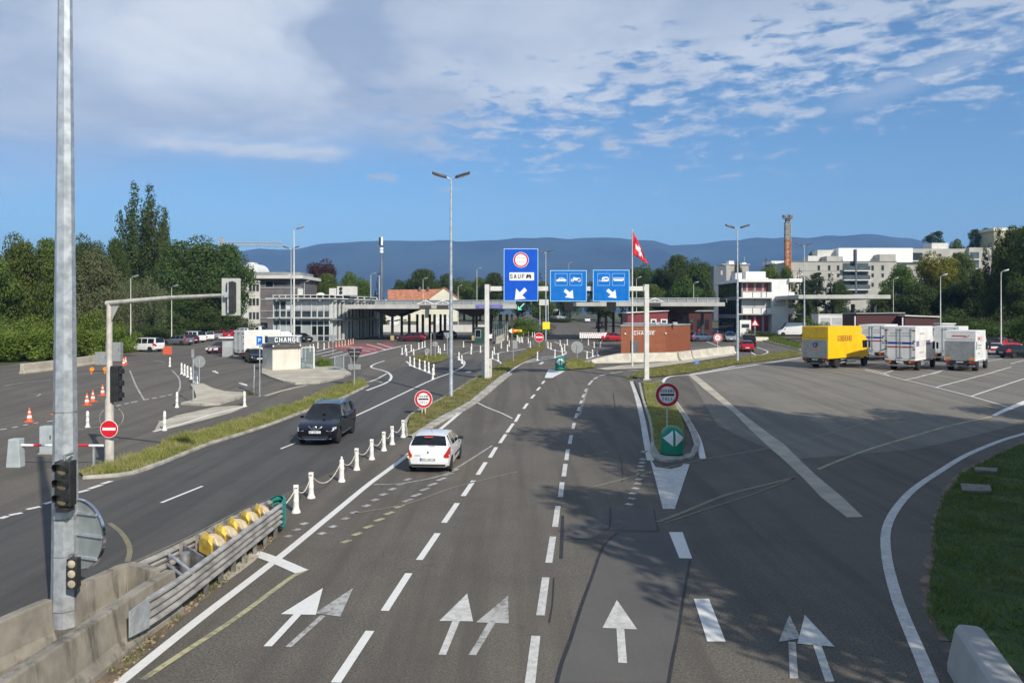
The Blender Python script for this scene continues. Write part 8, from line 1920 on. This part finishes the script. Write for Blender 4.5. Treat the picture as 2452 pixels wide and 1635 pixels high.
for lab, u, v, w, d, k, lf in (
 ('purple copper beech against the mountains', 768, 619, 112, 200, 'broad_b', 'purple'), ('green tree left of the copper beech', 690, 648, 90, 205, 'broad_a', 'dark'), ('olive green tree before the copper beech', 780, 655, 90, 185, 'broad_c', 'mid'), ('green tree right of the copper beech', 838, 648, 80, 190, 'broad_a', 'mid'), ('lower green tree beside the small lamp left of the mast', 868, 662, 80, 188, 'broad_b', 'mid'),
 ('dark spruce behind the telecom mast', 907, 646, 40, 180, 'conifer', 'conifer'), ('low tree right of the telecom mast', 957, 668, 60, 240, 'broad_a', 'dark'), ('big round dark tree behind the red-roofed house', 1012, 644, 118, 240, 'broad_c', 'dark'), ('dark tree right of the big round one', 1068, 653, 80, 245, 'broad_a', 'dark'), ('green tree right of the tallest lamp', 1112, 664, 90, 230, 'broad_b', 'mid'), ('green tree left of the gantry', 1150, 662, 80, 225, 'broad_a', 'mid'),
 ('dark tree behind the left gantry leg', 1186, 653, 90, 220, 'broad_c', 'dark'), ('tree behind the tall blue sign', 1240, 655, 90, 220, 'broad_b', 'dark'), ('spruce between the tall and middle blue signs', 1294, 648, 40, 230, 'conifer', 'conifer'), ('tree seen right of the tall blue sign post gap', 1300, 672, 90, 210, 'broad_a', 'mid'), ('tree behind the middle blue sign', 1365, 665, 90, 230, 'broad_c', 'dark'), ('tree behind the right blue sign', 1440, 655, 100, 230, 'broad_a', 'dark'),
 ('pointed dark spruce just above the right blue sign', 1451, 640, 34, 235, 'conifer', 'conifer'), ('second pointed spruce by the flagpole', 1497, 641, 34, 235, 'conifer', 'conifer'), ('dark tree just right of the flag', 1535, 630, 90, 205, 'broad_b', 'dark'), ('broad dark tree above the right gantry leg', 1576, 640, 90, 195, 'broad_a', 'dark'), ('tallest dark tree right of the gantry', 1620, 611, 105, 190, 'broad_c', 'dark'), ('dark tree left of the blue-grey block', 1676, 617, 95, 190, 'broad_b', 'dark'), ('lower dark tree below the tallest one', 1640, 660, 120, 175, 'broad_a', 'dark'), ('lower dark tree behind the small lamp at the right canopy', 1560, 680, 110, 180, 'broad_c', 'mid'),
 ('narrow dark tree behind the lamp by the customs house', 1766, 624, 46, 215, 'broad_a', 'dark'), ('tiny spruce left of the crane', 1834, 612, 26, 290, 'conifer', 'conifer'), ('yellowish tree before the crane foot', 1842, 630, 80, 215, 'broad_b', 'bright'), ('green tree at the crane foot', 1880, 640, 60, 210, 'broad_c', 'mid'), ('dark pine right of the crane foot', 1915, 640, 60, 190, 'conifer', 'conifer'), ('grey-green pine before the beige block', 1955, 650, 66, 185, 'cedar', 'conifer'), ('second grey-green pine before the beige block', 1990, 648, 60, 182, 'conifer', 'conifer'), ('dark bushy tree above the inspection canopy', 2008, 668, 70, 180, 'broad_a', 'dark'),
 ('slim dark tree behind the customs house roof', 1935, 660, 60, 186, 'broad_b', 'dark'), ('tree on the roofline behind the beige block', 1948, 602, 50, 310, 'broad_c', 'dark')):
    at_px(lab, u, v, w, d, k, lf, g)
g = 'trees on the slope at the right'
for lab, u, v, w, d, k, lf in (
 ('yellow-green tree glowing in front of the apartment blocks', 2247, 602, 150, 165, 'broad_b', 'lime'), ('dark green tree left of the yellow-green one', 2158, 632, 120, 168, 'broad_a', 'mid'), ('dark green tree right behind the yellow-green one', 2296, 606, 110, 175, 'broad_c', 'mid'), ('cedar rising above the apartment roofs', 2237, 552, 84, 320, 'cedar', 'conifer'), ('dark pine, left one of two above the grey block', 2332, 546, 58, 310, 'cedar', 'conifer'), ('dark pine, right one of two above the grey block', 2356, 544, 46, 312, 'cedar', 'conifer'), ('pale green tree between cedar and pines', 2290, 570, 80, 330, 'broad_a', 'mid'),
 ('tall column-shaped dark tree at the right', 2388, 548, 70, 140, 'poplar', 'dark'), ('tall dark tree behind the far right lamp', 2425, 538, 120, 138, 'broad_a', 'dark'), ('tall dark tree cut by the right edge', 2468, 522, 130, 130, 'broad_b', 'dark'), ('shaded tree under the yellow-green one', 2200, 680, 130, 158, 'broad_c', 'dark'), ('shaded tree below and right of the yellow-green one', 2290, 670, 140, 156, 'broad_b', 'dark'), ('shaded tree left of the column-shaped one', 2345, 640, 110, 150, 'broad_a', 'dark'), ('shaded tree at the foot of the column-shaped one', 2390, 680, 120, 136, 'broad_c', 'dark'), ('tall dark tree at the very edge behind the lamp', 2448, 545, 110, 150, 'broad_c', 'dark'), ('shaded tree at the right edge', 2450, 660, 130, 126, 'broad_b', 'dark'), ('dark tree behind the inspection canopy end', 2120, 690, 110, 160, 'broad_a', 'dark')):
    at_px(lab, u, v, w, d, k, lf, g)
g = 'undergrowth at the foot of the right slope'
for lab, u, v, w, d in (('dark thicket behind the right red shed', 2200, 735, 130, 135), ('dark thicket behind the guard cabin', 2280, 725, 140, 132), ('dark thicket right of the guard cabin', 2350, 730, 130, 126), ('dark thicket at the right edge above the cars', 2430, 735, 140, 116), ('dark thicket behind the inspection canopy', 2080, 720, 160, 160), ('dark thicket behind the customs house', 1980, 715, 160, 172)):
    at_px(lab, u, v, w, d, 'bush', 'dark', g, 'shrub', None, 'shrub')
g = 'small planting round the customs post'
for lab, u, v, w, d, lf in (('leafy bush on the tan island beside the exchange booth', 776, 845, 34, G(775, 880).y, 'bright'), ('round bush in front of the white site cabin', 1957, 745, 52, 122, 'mid'), ('low bush left of the warning sign', 1797, 780, 22, 138, 'mid'), ('low dark shrubs at the foot of the customs house', 1836, 788, 40, 139, 'dark'), ('tuft of tall grass at the foot of the grey sign posts', 601, 932, 16, G(600, 945).y, 'mid'), ('tall green hedge left of the coach', 1250, 750, 110, 150, 'mid'), ('low bush before the hedge left of the coach', 1225, 774, 60, 140, 'bright'), ('bush right of the yellow board', 1345, 757, 70, 215, 'dark')):
    at_px(lab, u, v, w, d, 'bush', lf, g, 'shrub', None, 'shrub')
# trees beside the bridge, right of the picture: they throw the long shadows over the carriageway
g = 'trees beside the footbridge outside the picture'
for i, (x, y, h, w) in enumerate(((16.7, 3.3, 19, 12.2), (19.2, 12.5, 22, 12.5), (23, 16.5, 25, 13.5), (28, 21.5, 22, 12), (33, 26, 16, 11), (24, 8, 22, 12), (30, 14, 22, 12), (39, 31, 14, 10), (21, 3, 20, 11), (36, 19, 18, 12))):
    tree('tree beside the footbridge shading the right-hand lanes', (x, y, 0), h, w, ('broad_a', 'broad_b', 'broad_c')[i % 3], 'mid', group=g)
